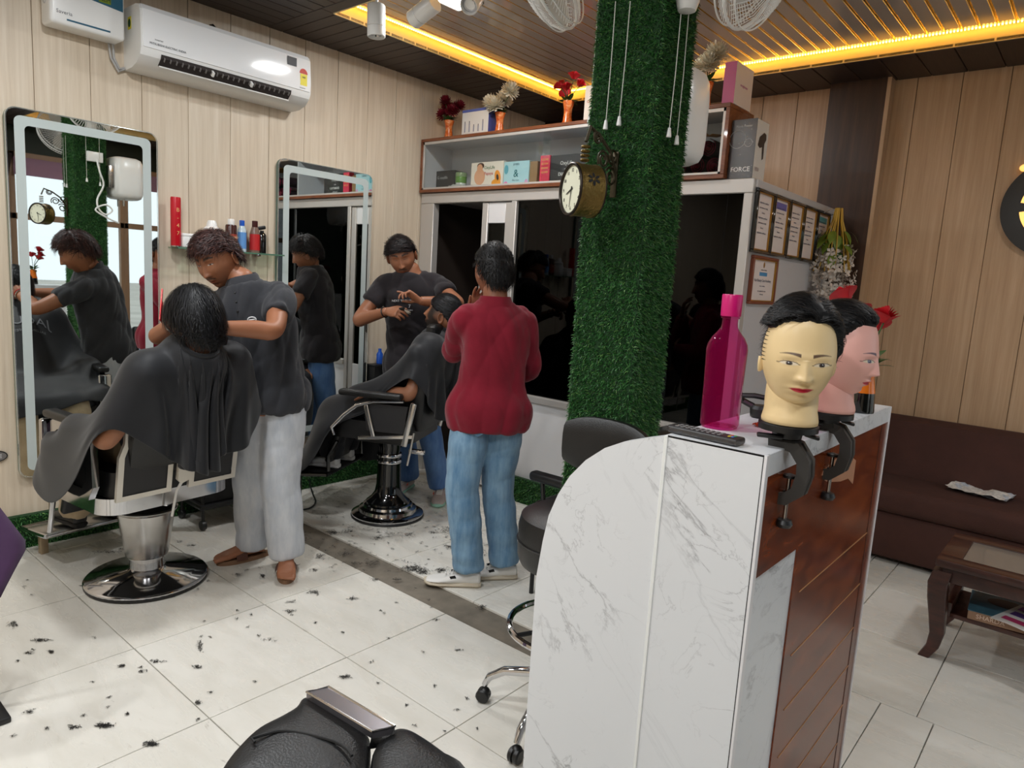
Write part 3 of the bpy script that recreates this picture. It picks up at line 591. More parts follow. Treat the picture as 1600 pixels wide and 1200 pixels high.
MB().tube([(0.0, ay0+0.46, 0.36), (0.03, ay0+0.46, 0.357), (0.05, ay0+0.475, 0.33), (0.055, ay0+0.485, 0.295)], 0.006, 8).build('power_lead', M_BLACKPL, ac)
# voltage stabiliser
sb = thing('voltage_stabiliser', 'small white voltage stabiliser box left of the air conditioner', 'stabiliser', (XA+0.001, 0, 2.565))
sy0, sy1 = 1.19, 1.52
MB().b2((0, sy0, 0), (0.13, sy1, 0.24), 0.018, 4).build('housing', M_WHITEPL, sb)
poly = [(sy0+0.15, 0.2), (sy0+0.165, 0.15), (sy1-0.01, 0.135), (sy1-0.01, 0.2)]
MB().prism(poly, 0.001, Matrix(((0, 0, 1, 0.1302), (1, 0, 0, 0), (0, 1, 0, 0), (0, 0, 0, 1)))).build('display_band', mat('teal_print', (52, 98, 122), 0.3), sb)
MB().b2((0.1312, sy0+0.21, 0.152), (0.132, sy0+0.265, 0.182)).build('display', mat('lcd_green', (120, 140, 40), 0.3), sb)
text('lettering', 'Saveria', 0.024, facing((0.1312, sy0+0.06, 0.055), (1, 0, 0)), mat('print_120_120_124', (120, 120, 124), 0.5), sb, 0.0002)
text('lettering', 'NEM', 0.026, facing((0.1324, sy0+0.237, 0.167), (1, 0, 0)), mat('print_40_40_44', (40, 40, 44), 0.5), sb, 0.0002)
MB().b2((0.1302, sy0+0.07, 0.022), (0.1312, sy0+0.26, 0.03)).build('accent_line', mat('teal_print', (52, 98, 122), 0.3), sb)
for k in range(5): MB().tube([(0.065+0.03*math.cos(a), sy0-0.0005, 0.14+0.05*math.sin(a)) for a in [2*PI*i/16 for i in range(16)]], 0.002, 5, closed=True).build('vent_ring', M_GREY, sb) if k == 0 else None
tag(MB().tube([(XA+0.02, 1.50, 2.575), (XA+0.02, 1.505, 2.5), (XA+0.02, 1.53, 2.455), (XA+0.02, 1.555, 2.465)], 0.007, 8).tube([(XA+0.02, 1.48, 2.575), (XA+0.02, 1.49, 2.5), (XA+0.022, 1.525, 2.44), (XA+0.02, 1.557, 2.46)], 0.006, 8).build('power_cable', mat('grey_cable', (170, 168, 166), 0.5)), 'grey cable looping between the stabiliser and the air conditioner', 'cable')
# ------------------------------------------------------------------ heads (people and training heads)
def gs(d, s): return np.exp(-(d/s)**2)
def vcolmat(name, rough=0.5, sss=0.0, coat=0.0):
    if name in MATS: return MATS[name]
    m, nt, p = newmat(name); a = N(nt, 'ShaderNodeVertexColor'); a.layer_name = 'Col'
    nt.links.new(a.outputs[0], p.inputs['Base Color']); p.inputs['Roughness'].default_value = rough
    if sss: p.inputs['Subsurface Weight'].default_value = sss; p.inputs['Subsurface Radius'].default_value = (0.01, 0.004, 0.002); p.inputs['Subsurface Scale'].default_value = 0.3
    if coat: p.inputs['Coat Weight'].default_value = coat
    return m
def lc(c): return np.array(lin(c)[:3])
def headgeo(skin, lip, brow, nu=150, nv=120, fem=False, beard=None, stubble=0.0, iris=(50, 32, 24), makeup=False, closed=False, must=None, wid=1.0, paint_hair=None, fa=1.0, fb=0.0, jaw=None, espread=1.0, esz=1.0, lidk=1.0):
    """x right, y forward, z up; chin near z=-0.115, crown 0.115. returns verts, faces, colours"""
    u = np.linspace(-1, 1, nu, endpoint=False); th = PI*(u*0.62+0.38*u**3)           # denser at the face
    v = np.linspace(-1, 1, nv); ph = PI/2*(v*0.78+0.22*v**3)
    TH, PH = np.meshgrid(th, ph)
    dx, dy, dz = np.cos(PH)*np.sin(TH), np.cos(PH)*np.cos(TH), np.sin(PH)
    sg = lambda a, e: np.sign(a)*np.abs(a)**e
    x = 0.0745*wid*sg(dx, 0.93); y = 0.094*dy; z = 0.116*dz
    h = z/0.116; fr = np.clip(dy, 0, 1)
    lo = np.clip((-h-0.02)/0.98, 0, 1); los = lo*lo*(3-2*lo)
    x = x*(1-(jaw if jaw is not None else (0.36 if fem else 0.28))*los); y = np.where(y > 0, y*(1-0.10*los), y*(1-0.62*los))
    x = x*(1-0.06*np.clip(h-0.35, 0, 1)**1.5)
    y = np.where(y > 0, 0.094*np.clip(y/0.094, 0, 1)**0.8, y)                          # flatter face
    y = y*np.where(y > 0, 1-0.05*gs(h-0.2, 0.35), 1.0)
    f = (dy > 0)*np.clip(dy*2.0, 0, 1)
    k = 0.82 if fem else 1.0; ax = np.abs(x); z_true = z; z = (z-fb)/fa; ax = ax/espread
    # nose
    t = np.clip((0.018-z)/(0.052), 0, 1); ridge = np.where((z < 0.022) & (z > -0.040), (0.003+0.019*t**1.35)*k, 0)
    ridge = ridge*np.clip((z+0.046)/0.010, 0, 1); wdt = 0.0065+0.0055*t
    y += f*ridge*gs(ax, wdt)
    y += f*0.007*k*gs(ax-0.0115, 0.0058)*gs(z+0.031, 0.0075)                            # wings
    # sockets, lids, brow
    y -= f*(0.006 if fem else 0.0085)*gs(ax-0.031, 0.015)*gs(z-0.012, 0.0115)
    y += f*0.0048*gs(ax-0.031, 0.0125)*gs(z-0.010, 0.0078)
    y += f*(0.002 if fem else 0.0045)*gs(z-0.031, 0.010)*gs(ax-0.022, 0.026)
    # cheeks, lips, chin
    y += f*(0.001 if fem else 0.004)*gs(ax-0.04, 0.02)*gs(z+0.022, 0.022)
    y += f*0.0075*gs(ax, 0.021)*gs(z+0.058, 0.0068)+f*0.0075*gs(ax, 0.018)*gs(z+0.0695, 0.0065)
    y -= f*0.0035*gs(ax, 0.020)*gs(z+0.0637, 0.0022)
    y -= f*0.003*gs(ax, 0.02)*gs(z+0.081, 0.006)
    y += f*0.0075*gs(ax, 0.022)*gs(z+0.098, 0.014)
    zf = z; z = z_true; V_ = np.stack([x, y, z], -1).reshape(-1, 3); z = zf
    C = np.tile(lc(skin), (nv*nu, 1)); X, Z = x.ravel(), z.ravel(); F_ = (dy.ravel() > 0.25); AX = np.abs(X)/espread
    def paint(msk, col, a=1.0):
        msk = np.clip(msk, 0, 1)[:, None]*a; C[:] = C*(1-msk)+lc(col)*msk
    edge = lambda d, w_: np.clip(0.5-d/w_, 0, 1)
    if stubble: paint(F_*gs(AX, 0.06)*np.clip((-Z-0.045)/0.02, 0, 1), (34, 26, 24), stubble)
    if beard is not None:
        bm_ = edge(np.minimum(Z+0.052+0.0*X, 9)-0.5*np.clip(AX-0.03, 0, 1), 0.01)*(dy.ravel() > -0.25)
        bm_ = np.maximum(bm_, edge(np.abs(AX-0.062)-0.012, 0.01)*edge(Z-0.03, 0.01)*edge(-Z-0.06, 0.02)*(dy.ravel() > -0.1))
        paint(bm_*1.0, beard, 0.95)
    if must is not None: paint(F_*edge(np.abs(Z+0.0485+0.12*AX)-0.0042, 0.004)*edge(AX-0.026, 0.006), must, 0.85)
    # lips
    up = 0.0062*np.clip(1-(AX/0.0235)**2, 0, 1)**0.7*(1-0.25*gs(AX, 0.004)); dn = 0.0078*np.clip(1-(AX/0.021)**2, 0, 1)**0.7
    zc = -0.0635-0.02*0.0+0.0016*(AX/0.02)**2
    paint(F_*edge(np.maximum(Z-zc-up, zc-dn-Z), 0.002)*(AX < 0.024), lip)
    if makeup: paint(F_*edge(np.abs(Z-zc)-0.0006, 0.0012)*(AX < 0.023), (120, 16, 30), 0.6)
    # brows
    bz = 0.034+0.005*np.sin(np.clip((AX-0.012)/0.036, 0, 1)*PI*0.8); bt = 0.0044*(1.15-np.clip((AX-0.012)/0.036, 0, 1)) if fem else 0.0046*(1.2-0.6*np.clip((AX-0.01)/0.036, 0, 1))
    paint(F_*edge(np.abs(Z-bz)-bt, 0.0022)*(AX > 0.0115)*(AX < 0.049), brow, 0.92)
    # eyes
    ex, ez = 0.031, 0.0105; lid = (0.0042*esz*lidk if not closed else 0.0008); ew = 0.0135*esz
    e = np.clip(1-((AX-ex)/ew)**2, 0, 1); top = ez+lid*1.25*e**0.6+0.0012*(AX-ex)/ew; bot = ez-lid*0.9*e**0.6+0.0012*(AX-ex)/ew
    inside = F_*edge(np.maximum(Z-top, bot-Z), 0.0014)*(np.abs(AX-ex) < ew)
    paint(inside, ((222, 206, 180) if makeup else (206, 198, 192)) if not closed else (60, 44, 38))
    if not closed:
        rI = np.hypot(AX-ex, Z-ez-0.0006); paint(inside*edge(rI-0.0048*esz, 0.0014), iris); paint(inside*edge(rI-0.0022*esz, 0.001), (8, 8, 10)); paint(inside*edge(np.hypot(AX-ex-0.0014, Z-ez-0.002)-0.0009, 0.0006), (255, 255, 255))
    lash = F_*edge(np.abs(Z-top)-(0.0011 if makeup else 0.0008), 0.0012)*(np.abs(AX-ex-(0.001 if makeup else 0)) < (0.0165*esz if makeup else 0.0135)); paint(lash, (44, 26, 22), 0.95)
    paint(F_*edge(np.abs(Z-top-0.0045)-0.0004, 0.0016)*(np.abs(AX-ex) < 0.012), (110, 76, 58), 0.45)
    if makeup: paint(F_*edge(np.hypot(AX-0.0058, (Z+0.0405)*1.3)-0.0018, 0.002), (160, 110, 70), 0.6)
    if paint_hair is not None:
        paint(paint_hair(V_, dy.ravel()), (16, 15, 16))
    fs = []
    for i in range(nv-1):
        for j in range(nu):
            a, b = i*nu+j, i*nu+(j+1) % nu; fs.append((a, b, b+nu, a+nu))
    return V_, fs, C
def earmb(mb, s=1.0, scale=1.0, zo=-0.004):
    for sd in (-1, 1):
        c = Vector((sd*0.0735*scale, -0.006, zo)); B = Matrix.Rotation(sd*-0.35, 3, 'Z') @ Matrix.Rotation(-0.18, 3, 'X')
        vs = []; n = 16
        for ring, (rx, rz_, off) in enumerate(((0.0, 0.0, 0.000), (0.007, 0.014, -0.001), (0.013, 0.024, 0.005), (0.017, 0.031, 0.010), (0.0165, 0.0305, 0.014), (0.010, 0.02, 0.007), (0.005, 0.012, 0.0))):
            vs.append([c+B @ Vector((sd*(off if ring < 5 else off-0.004), s*rx*math.cos(2*PI*k/n)-0.006*(1-math.sin(2*PI*k/n))*0.3, s*rz_*math.sin(2*PI*k/n))) for k in range(n)])
        mb.loft([vs[i] for i in (5, 4, 3, 2, 1, 0)], cap=False)
def colmesh(name, V_, F_, C, m, M=None):
    me = bpy.data.meshes.new(name); me.from_pydata([tuple(p) for p in V_], [], F_)
    ca = me.color_attributes.new('Col', 'FLOAT_COLOR', 'POINT'); arr = np.ones((len(V_), 4)); arr[:, :3] = C; ca.data.foreach_set('color', arr.ravel())
    me.materials.append(m); me.polygons.foreach_set('use_smooth', [True]*len(me.polygons))
    if M is not None: me.transform(M)
    me.update(); return me
def strands(name, roots, nrm, flow, L, wd, m, parent, M, seed=1, lift=0.004, droop=0.3, jit=0.25, seg=6, offset=0.0, stick=1.0, shell=0.006):
    """thin hair ribbons over a scalp; roots/normals in head space; flow(p)->direction"""
    rng = np.random.RandomState(seed); P = np.array(roots); Nn = np.array(nrm); k = len(P); P = P+Nn*offset
    ln = (np.array([L(p) for p in P]) if callable(L) else np.full(k, L))*(0.75+0.5*rng.rand(k))
    D = np.array([flow(p, n) for p, n in zip(P, Nn)], dtype=float)+rng.normal(0, jit, (k, 3)); D -= Nn*np.sum(D*Nn, 1)[:, None]*0.8; D /= np.linalg.norm(D, axis=1)[:, None]+1e-9
    S = np.cross(D, Nn); S /= np.linalg.norm(S, axis=1)[:, None]+1e-9; Q = P.copy(); up = lift*(0.5+rng.rand(k)); R0 = np.array([0.0745, 0.094, 0.116]); rows = []
    for s in range(seg+1):
        t = s/seg; w_ = wd*(1-0.85*t); pos = Q+Nn*(up*math.sin(min(1, t*1.4)*PI*0.6))[:, None]; rows.append(pos-S*w_/2); rows.append(pos+S*w_/2)
        Q = Q+D*(ln/seg)[:, None]; D = D-np.array([0, 0, droop])*0.12; rr = Q/R0**2; rr /= np.linalg.norm(rr, axis=1)[:, None]+1e-9
        lv = np.linalg.norm(Q/(R0+shell), axis=1); Q = Q*(np.where(lv < 1.0, 1.0, 1+(lv-1)*stick)/lv)[:, None]
        D = D-rr*(np.maximum(0, np.sum(D*rr, 1))*0.3)[:, None]; D /= np.linalg.norm(D, axis=1)[:, None]+1e-9
    m_ = 2*(seg+1); V_ = np.stack(rows, 1).reshape(-1, 3); base = (np.arange(k)*m_)[:, None, None]; q = base+(2*np.arange(seg))[None, :, None]+np.array([0, 1, 3, 2])[None, None, :]; fs = q.reshape(-1, 4).tolist()
    me = bpy.data.meshes.new(name); me.from_pydata(V_.tolist(), [], fs); me.materials.append(m); me.polygons.foreach_set('use_smooth', [True]*len(fs)); me.transform(M); me.update(); return me
def hairmat(name, col, hi):
    if name in MATS: return MATS[name]
    m, nt, p = newmat(name); g = N(nt, 'ShaderNodeNewGeometry')
    nt.links.new(ramp(nt, g.outputs['Random Per Island'], [(0, col), (0.7, col), (1, hi)]), p.inputs['Base Color']); p.inputs['Roughness'].default_value = 0.5; p.inputs['Specular IOR Level'].default_value = 0.3; return m
def hairdo(parent, M, region, flow, m, n=2200, L=0.05, wd=0.004, seed=1, thick=0.008, lift=0.006, droop=0.3, jit=0.25, name='hair', seg=6, rough=0.006, stick=0.6, M2=None):
    """scalp cap following the skull plus ribbons of hair, joined in one mesh"""
    rng = np.random.RandomState(seed); nu, nv = 72, 48; P = []; ok = []
    for i in range(nv+1):
        ph = -PI/2+PI*i/nv
        for j in range(nu):
            th = 2*PI*j/nu; d = np.array([math.cos(ph)*math.sin(th), math.cos(ph)*math.cos(th), math.sin(ph)])
            r = region(d); p = d*np.array([0.0745, 0.094, 0.116]); nn = d/np.array([0.0745, 0.094, 0.116]); nn /= np.linalg.norm(nn)
            k = max(0.0, min(1.0, r/0.12)); nz = mnoise.noise(Vector(d*5+seed))*rough
            P.append(p+nn*(thick*k**0.5+nz*k-0.003*(1-k))); ok.append(r > 0)
    fs = []
    for i in range(nv):
        for j in range(nu):
            q = (i*nu+j, i*nu+(j+1) % nu, (i+1)*nu+(j+1) % nu, (i+1)*nu+j)
            if sum(ok[k] for k in q) >= 2: fs.append(q)
    used = sorted({k for q in fs for k in q}); mp = {k: i for i, k in enumerate(used)}
    me = bpy.data.meshes.new(name); me.from_pydata([tuple(P[k]) for k in used], [], [tuple(mp[k] for k in q) for q in fs]); me.materials.append(m); me.polygons.foreach_set('use_smooth', [True]*len(fs)); me.transform(M)
    roots = []; nr = []
    while len(roots) < n:
        d = rng.normal(0, 1, 3); d /= np.linalg.norm(d)
        if region(d) > 0.015: roots.append(d*np.array([0.0745, 0.094, 0.116])+d*thick*min(1.0, max(0.25, region(d)/0.12))**0.5*0.9); q = d/np.array([0.0745, 0.094, 0.116]); nr.append(q/np.linalg.norm(q))
    sm_ = strands('s', roots, nr, flow, L, wd, m, None, M, seed, lift, droop, jit, seg, 0.0, stick, thick*0.7)
    bm = bmesh.new(); bm.from_mesh(me); bm.from_mesh(sm_); bm.to_mesh(me); bm.free(); bpy.data.meshes.remove(sm_); me.update()
    return obj(name, me, parent)
def headframe(pos, fwd, up=(0, 0, 1), s=1.0):
    y = Vector(fwd).normalized(); x = y.cross(Vector(up)).normalized(); z = x.cross(y)
    M = (Matrix((x, y, z)).transposed()*s).to_4x4(); M.translation = Vector(pos); return M
# ------------------------------------------------------------------ reception counter
ct = thing('reception_counter', 'white marble reception counter with arched end and glossy walnut front', 'counter', (0, 0, 0))
KX0, KX1, KY0, KY1, KZ = -0.657, -0.465, 1.316, 2.30, 1.20
arch = [(-0.465, 0.0), (-0.465, KZ)]
for p in ((1043, 684), (1010, 684.5), (975, 690), (945, 700), (915, 719), (890, 744), (872, 772), (857, 806), (848, 845)): q = on(p[0], p[1], 1, KY0); arch.append((q.x, min(q.z, KZ)))
arch += [(-0.992, 0.78), (-0.992, 0.0)]
Mxz = lambda y: Matrix(((1, 0, 0, 0), (0, 0, 1, y), (0, 1, 0, 0), (0, 0, 0, 1)))
left = [p for p in arch if p[0] < -0.672]; lz = left[0]
MB().prism([(-0.680, 0.0), (-0.680, KZ-0.003)]+[p for p in arch if p[0] < -0.683], 0.03, Mxz(KY0)).build('arched_end_panel', M_MARBLE, ct, ang=20)
MB().prism([(-0.468, 0), (-0.468, KZ-0.001), (-0.672, KZ-0.001), (-0.672, 0)], 0.03, Mxz(KY0)).build('end_panel', M_MARBLE, ct)
MB().b2((-0.680, KY0-0.003, 0), (-0.672, KY0+0.03, KZ-0.001), 0.001, 1).build('joint_strip', mat('clear_joint', (236, 238, 236), 0.15), ct)
MB().b2((KX0-0.02, KY0, KZ-0.004), (KX1, KY1, KZ+0.0005)).b2((KX0-0.02, KY0+0.03, KZ-0.04), (KX1, KY1, KZ-0.004)).build('counter_top', M_MARBLE, ct)
MB().b2((KX1-0.002, KY0+0.012, KZ-0.045), (KX1+0.002, KY1, KZ)).build('edge_band', M_MARBLE, ct)
ed = mat('white_edge_strip', (232, 230, 232), 0.3)
MB().b2((KX1-0.003, KY0-0.0005, 0), (KX1+0.003, KY0+0.016, KZ), 0.001, 1).build('edge_strip', ed, ct)
MB().b2((KX1-0.003, KY1-0.006, 0), (KX1+0.004, KY1+0.004, KZ), 0.001, 1).build('edge_strip', ed, ct)
gr = mat('black_edge_line', (40, 40, 42), 0.5)
MB().b2((KX1-0.0045, KY0-0.0008, 0), (KX1-0.003, KY0, KZ)).b2((-0.672, KY0-0.0008, KZ-0.0015), (KX1-0.003, KY0, KZ)).build('edge_line', gr, ct)
iy, iz = 1.585, 0.945
MB().b2((KX1-0.02, KY0+0.016, iz), (KX1, KY1-0.006, KZ-0.045)).build('front_board', M_CTRWOOD, ct)
MB().b2((KX1-0.02, iy, 0), (KX1, KY1-0.006, iz)).build('front_board', M_CTRWOOD, ct)
MB().b2((KX1-0.022, KY0+0.016, 0), (KX1-0.004, iy, iz)).build('front_inset', M_MARBLE, ct)
for z in (0.825, 0.665, 0.525, 0.40, 0.27, 0.14): MB().b2((KX1-0.001, iy+0.05, z-0.0015), (KX1+0.0012, KY1-0.07, z+0.0015)).build('groove_strip', mat('pale_groove', (176, 128, 84), 0.4), ct)
MB().b2((KX1-0.001, KY1-0.075, 0), (KX1+0.001, KY1-0.07, KZ-0.045)).build('groove_strip', mat('dark_groove', (60, 26, 12), 0.5), ct)
MB().b2((KX0-0.02, KY0+0.03, 0), (KX0, KY1-0.01, KZ-0.04)).b2((-0.98, KY0+0.03, 0.74), (KX0-0.02, KY1-0.01, 0.765)).b2((-0.98, KY1-0.03, 0), (KX1-0.02, KY1-0.004, 0.74)).build('desk_boards', M_WHITE, ct)
tp = MB(); rng = random.Random(5); top_ = []; bot_ = []
P = [(1.70, 1.105), (1.76, 1.118), (1.84, 1.12), (1.905, 1.113), (1.985, 1.085), (1.985, 1.02), (1.93, 1.045), (1.86, 1.05), (1.80, 1.06), (1.745, 1.07), (1.72, 1.078), (1.735, 1.09), (1.69, 1.095)]
tp.prism(P, 0.0006, Matrix(((0, 0, 1, KX1+0.0006), (1, 0, 0, 0), (0, 1, 0, 0), (0, 0, 0, 1)))); tp.build('tape_residue', mat('beige_tape_residue', (176, 124, 92), 0.6), ct)

# pink bottle
bp = thing('water_bottle', 'pink translucent plastic water bottle on the counter', 'bottle', (-0.643, 1.50, KZ))
def pinkmat():
    m, nt, p = newmat('pink_translucent_plastic'); out = nt.nodes['Material Output']; nt.nodes.remove(p)
    t = N(nt, 'ShaderNodeBsdfTransparent'); t.inputs[0].default_value = (0.86, 0.36, 0.64, 1)
    d = N(nt, 'ShaderNodeBsdfDiffuse'); d.inputs[0].default_value = lin((214, 28, 110)); g = N(nt, 'ShaderNodeBsdfGlossy'); g.inputs['Roughness'].default_value = 0.06
    lw = N(nt, 'ShaderNodeLayerWeight'); lw.inputs[0].default_value = 0.5; fr_ = N(nt, 'ShaderNodeMath', operation='POWER'); fr_.inputs[1].default_value = 4.0; nt.links.new(lw.outputs['Facing'], fr_.inputs[0])
    a = N(nt, 'ShaderNodeMixShader'); a.inputs[0].default_value = 0.13; nt.links.new(t.outputs[0], a.inputs[1]); nt.links.new(d.outputs[0], a.inputs[2])
    b = N(nt, 'ShaderNodeMixShader'); nt.links.new(fr_.outputs[0], b.inputs[0]); nt.links.new(a.outputs[0], b.inputs[1]); nt.links.new(g.outputs[0], b.inputs[2]); nt.links.new(b.outputs[0], out.inputs[0]); return m
M_PINK = pinkmat()
def squircle(r, z, e, n=40, ribs=0.0):
    o = []
    for k in range(n):
        a = 2*PI*k/n; c_, s_ = math.cos(a), math.sin(a); rr = r/((abs(c_)**e+abs(s_)**e)**(1/e))*(1+ribs*math.cos(a*8)); o.append((rr*c_, rr*s_, z))
    return o
pr_ = [(0.030, 0.0, 2), (0.037, 0.002, 2.6), (0.0395, 0.01, 3), (0.0395, 0.10, 3), (0.041, 0.165, 3), (0.0415, 0.178, 3), (0.040, 0.190, 2.8), (0.034, 0.205, 2.4), (0.025, 0.217, 2.1), (0.0185, 0.227, 2), (0.017, 0.236, 2), (0.017, 0.246, 2), (0.0205, 0.2475, 2), (0.0205, 0.2505, 2), (0.017, 0.252, 2)]
MB().loft([squircle(r, z, e, 40, 0.012 if 0.01 < z < 0.18 else 0.0) for r, z, e in pr_], cap=False).raw(squircle(0.034, 0.006, 2.6, 40), [tuple(range(40))]).build('bottle_body', M_PINK, bp)
MB().lathe([(0.0, 0.252), (0.0215, 0.252), (0.022, 0.256), (0.0225, 0.297), (0.021, 0.300), (0.0, 0.300)], seg=32).build('bottle_cap', mat('pink_cap', (200, 18, 108), 0.3), bp)
# wrapped remote
rm = thing('remote_control', 'black remote control in clear plastic wrap on the counter edge', 'remote', (-0.603, 1.352, KZ), R(-3))
MB().b2((-0.082, -0.021, 0.002), (0.075, 0.021, 0.017), 0.005, 3).build('remote_body', mat('charcoal_plastic', (46, 44, 46), 0.4), rm)
bmh = MB().box((0, 0, 0), (0.007, 0.006, 0.002), None, 0.0008, 1).mesh('button', mat('button_grey', (120, 118, 118), 0.5))
for i in range(9):
    for j_ in range(3): obj('button', bmh, rm, (-0.065+i*0.012, -0.011+0.011*j_, 0.0176))
for k, cc in enumerate(((214, 190, 40), (60, 120, 190), (190, 60, 60), (60, 150, 90))): MB().box((0.052+0.007*(k % 2), -0.006+0.012*(k//2), 0.0176), (0.006, 0.008, 0.002), None, 0.0008, 1).build('colour_button', mat('button_%d' % k, cc, 0.4), rm)
wrp = MB(); nn = 26
for side in range(1):
    secs = []
    for i in range(nn):
        t = i/(nn-1); x = -0.095+0.185*t; pin = 1.0-0.12*(abs(t-0.5)*2)**6; sec = []
        for k in range(14):
            a = 2*PI*k/14; jn = 0.0014*math.sin(i*2.3+k*1.9)+0.001*math.sin(i*5.1+k*0.7)
            sec.append((x, (0.0245*pin+jn)*max(-1, min(1, 1.25*math.cos(a))), 0.0098+(0.0088*pin+jn)*max(-1, min(1, 1.3*math.sin(a)))))
        secs.append(sec)
    wrp.loft(secs)
def wrapmat():
    m, nt, p = newmat('clear_plastic_wrap'); out = nt.nodes['Material Output']; nt.nodes.remove(p)
    t = N(nt, 'ShaderNodeBsdfTransparent'); g = N(nt, 'ShaderNodeBsdfGlossy'); g.inputs['Roughness'].default_value = 0.12
    v = coords(nt, src='obj'); b = N(nt, 'ShaderNodeBump'); b.inputs['Strength'].default_value = 0.8; b.inputs['Distance'].default_value = 0.004; nt.links.new(noisetex(nt, v, 120, 3), b.inputs['Height']); nt.links.new(b.outputs[0], g.inputs['Normal'])
    mx = N(nt, 'ShaderNodeMixShader'); mx.inputs[0].default_value = 0.05; nt.links.new(t.outputs[0], mx.inputs[1]); nt.links.new(g.outputs[0], mx.inputs[2]); nt.links.new(mx.outputs[0], out.inputs[0]); return m
M_WRAP = wrapmat(); wrp.build('plastic_wrap', M_WRAP, rm)
# sweets wrapper and black clamp lying behind
sw = MB(); P = [[(-0.028+0.056*i/10, -0.013+0.026*j_/6, 0.006+0.008*math.sin(PI*j_/6)*math.sin(PI*i/10)+0.002*math.sin(i*2.2+j_)) for j_ in range(7)] for i in range(11)]; sw.grid(P)
o = sw.build('sweet_wrapper', mat('red_gold_foil', (222, 60, 24), 0.25, 0.4, var=0.6, vs=60)); o.location = (-0.575, 1.60, KZ-0.001); o.rotation_euler = (0, 0, 0.3); tag(o, 'red and gold sweet wrapper lying behind the cream training head', 'wrapper')

# ------------------------------------------------------------------ training heads on clamps
def clamp(t, base, z0):
    """table clamp biting the counter front edge; base = xy of the neck, z0 = underside of the neck"""
    bx, by = base; k = MB()
    k.lathe([(0.0, z0), (0.054, z0), (0.058, z0-0.004), (0.058, z0-0.016), (0.046, z0-0.018), (0.03, z0-0.019), (0.028, z0-0.032), (0.0, z0-0.033)], c=(bx, by, 0), seg=28)
    k.build('neck_ring', M_BLACKPL, t)
    MB().box((bx+0.045, by+0.012, z0-0.024), (0.03, 0.02, 0.007), Euler((0, 0.2, 0.3)), 0.003).build('tilt_lever', M_BLACKPL, t); MB().box((bx-0.02, by-0.04, z0-0.028), (0.05, 0.02, 0.008), Euler((0, 0, 0.4)), 0.003).build('tilt_lever', M_BLACKPL, t)
    ZT_ = KZ+0.001; MB().lathe([(0.03, z0-0.034), (0.033, z0-0.038), (0.030, ZT_+0.018), (0.026, ZT_+0.012)], c=(bx, by, 0), seg=8).build('post', mat('dark_grey_casting', (52, 50, 48), 0.5), t)
    # C frame in the xz plane around the counter edge
    xo = KX1+0.04; outer = []
    pts = [(bx-0.03, ZT_+0.010), (KX1-0.01, ZT_+0.012), (KX1+0.02, ZT_+0.004), (xo, ZT_-0.022), (xo+0.002, ZT_-0.05), (xo-0.006, ZT_-0.085), (KX1+0.012, ZT_-0.104), (KX1-0.02, ZT_-0.106)]
    secs = []
    for i, (x, z) in enumerate(pts):
        a = pts[max(i-1, 0)]; b = pts[min(i+1, len(pts)-1)]; tx, tz = b[0]-a[0], b[1]-a[1]; l_ = math.hypot(tx, tz); nx, nz = -tz/l_, tx/l_; hw, hd = 0.019, 0.0125
        secs.append([Vector((x+nx*hd*c_, by+hw*s_, z+nz*hd*c_)) for c_, s_ in ((1, -1), (1, -0.35), (0.72, -0.3), (0.72, 0.3), (1, 0.35), (1, 1), (-1, 1), (-1, 0.35), (-0.72, 0.3), (-0.72, -0.3), (-1, -0.35), (-1, -1))])
    # the jaw passes in front of the board: shift so that it clears the counter front
    sub = []
    for i in range(len(secs)-1):
        for s_ in range(4): sub.append([secs[i][k_].lerp(secs[i+1][k_], s_/4) for k_ in range(12)])
    sub.append(secs[-1]); MB().loft(sub).build('clamp_frame', mat('dark_grey_casting', (52, 50, 48), 0.5), t)
    sx = KX1+0.012
    s2 = MB(); s2.cyl((sx, by, ZT_-0.15), (sx, by, ZT_-0.062), 0.0045, seg=10); s2.build('clamp_screw', M_STEEL, t)
    MB().lathe([(0, ZT_-0.062), (0.012, ZT_-0.062), (0.013, ZT_-0.056), (0, ZT_-0.052)], c=(sx, by, 0), seg=14).build('clamp_pad', M_BLACKPL, t)
    MB().lathe([(0, ZT_-0.168), (0.014, ZT_-0.166), (0.018, ZT_-0.158), (0.014, ZT_-0.15), (0, ZT_-0.148)], c=(sx, by, 0), seg=10).build('clamp_knob', M_BLACKPL, t)
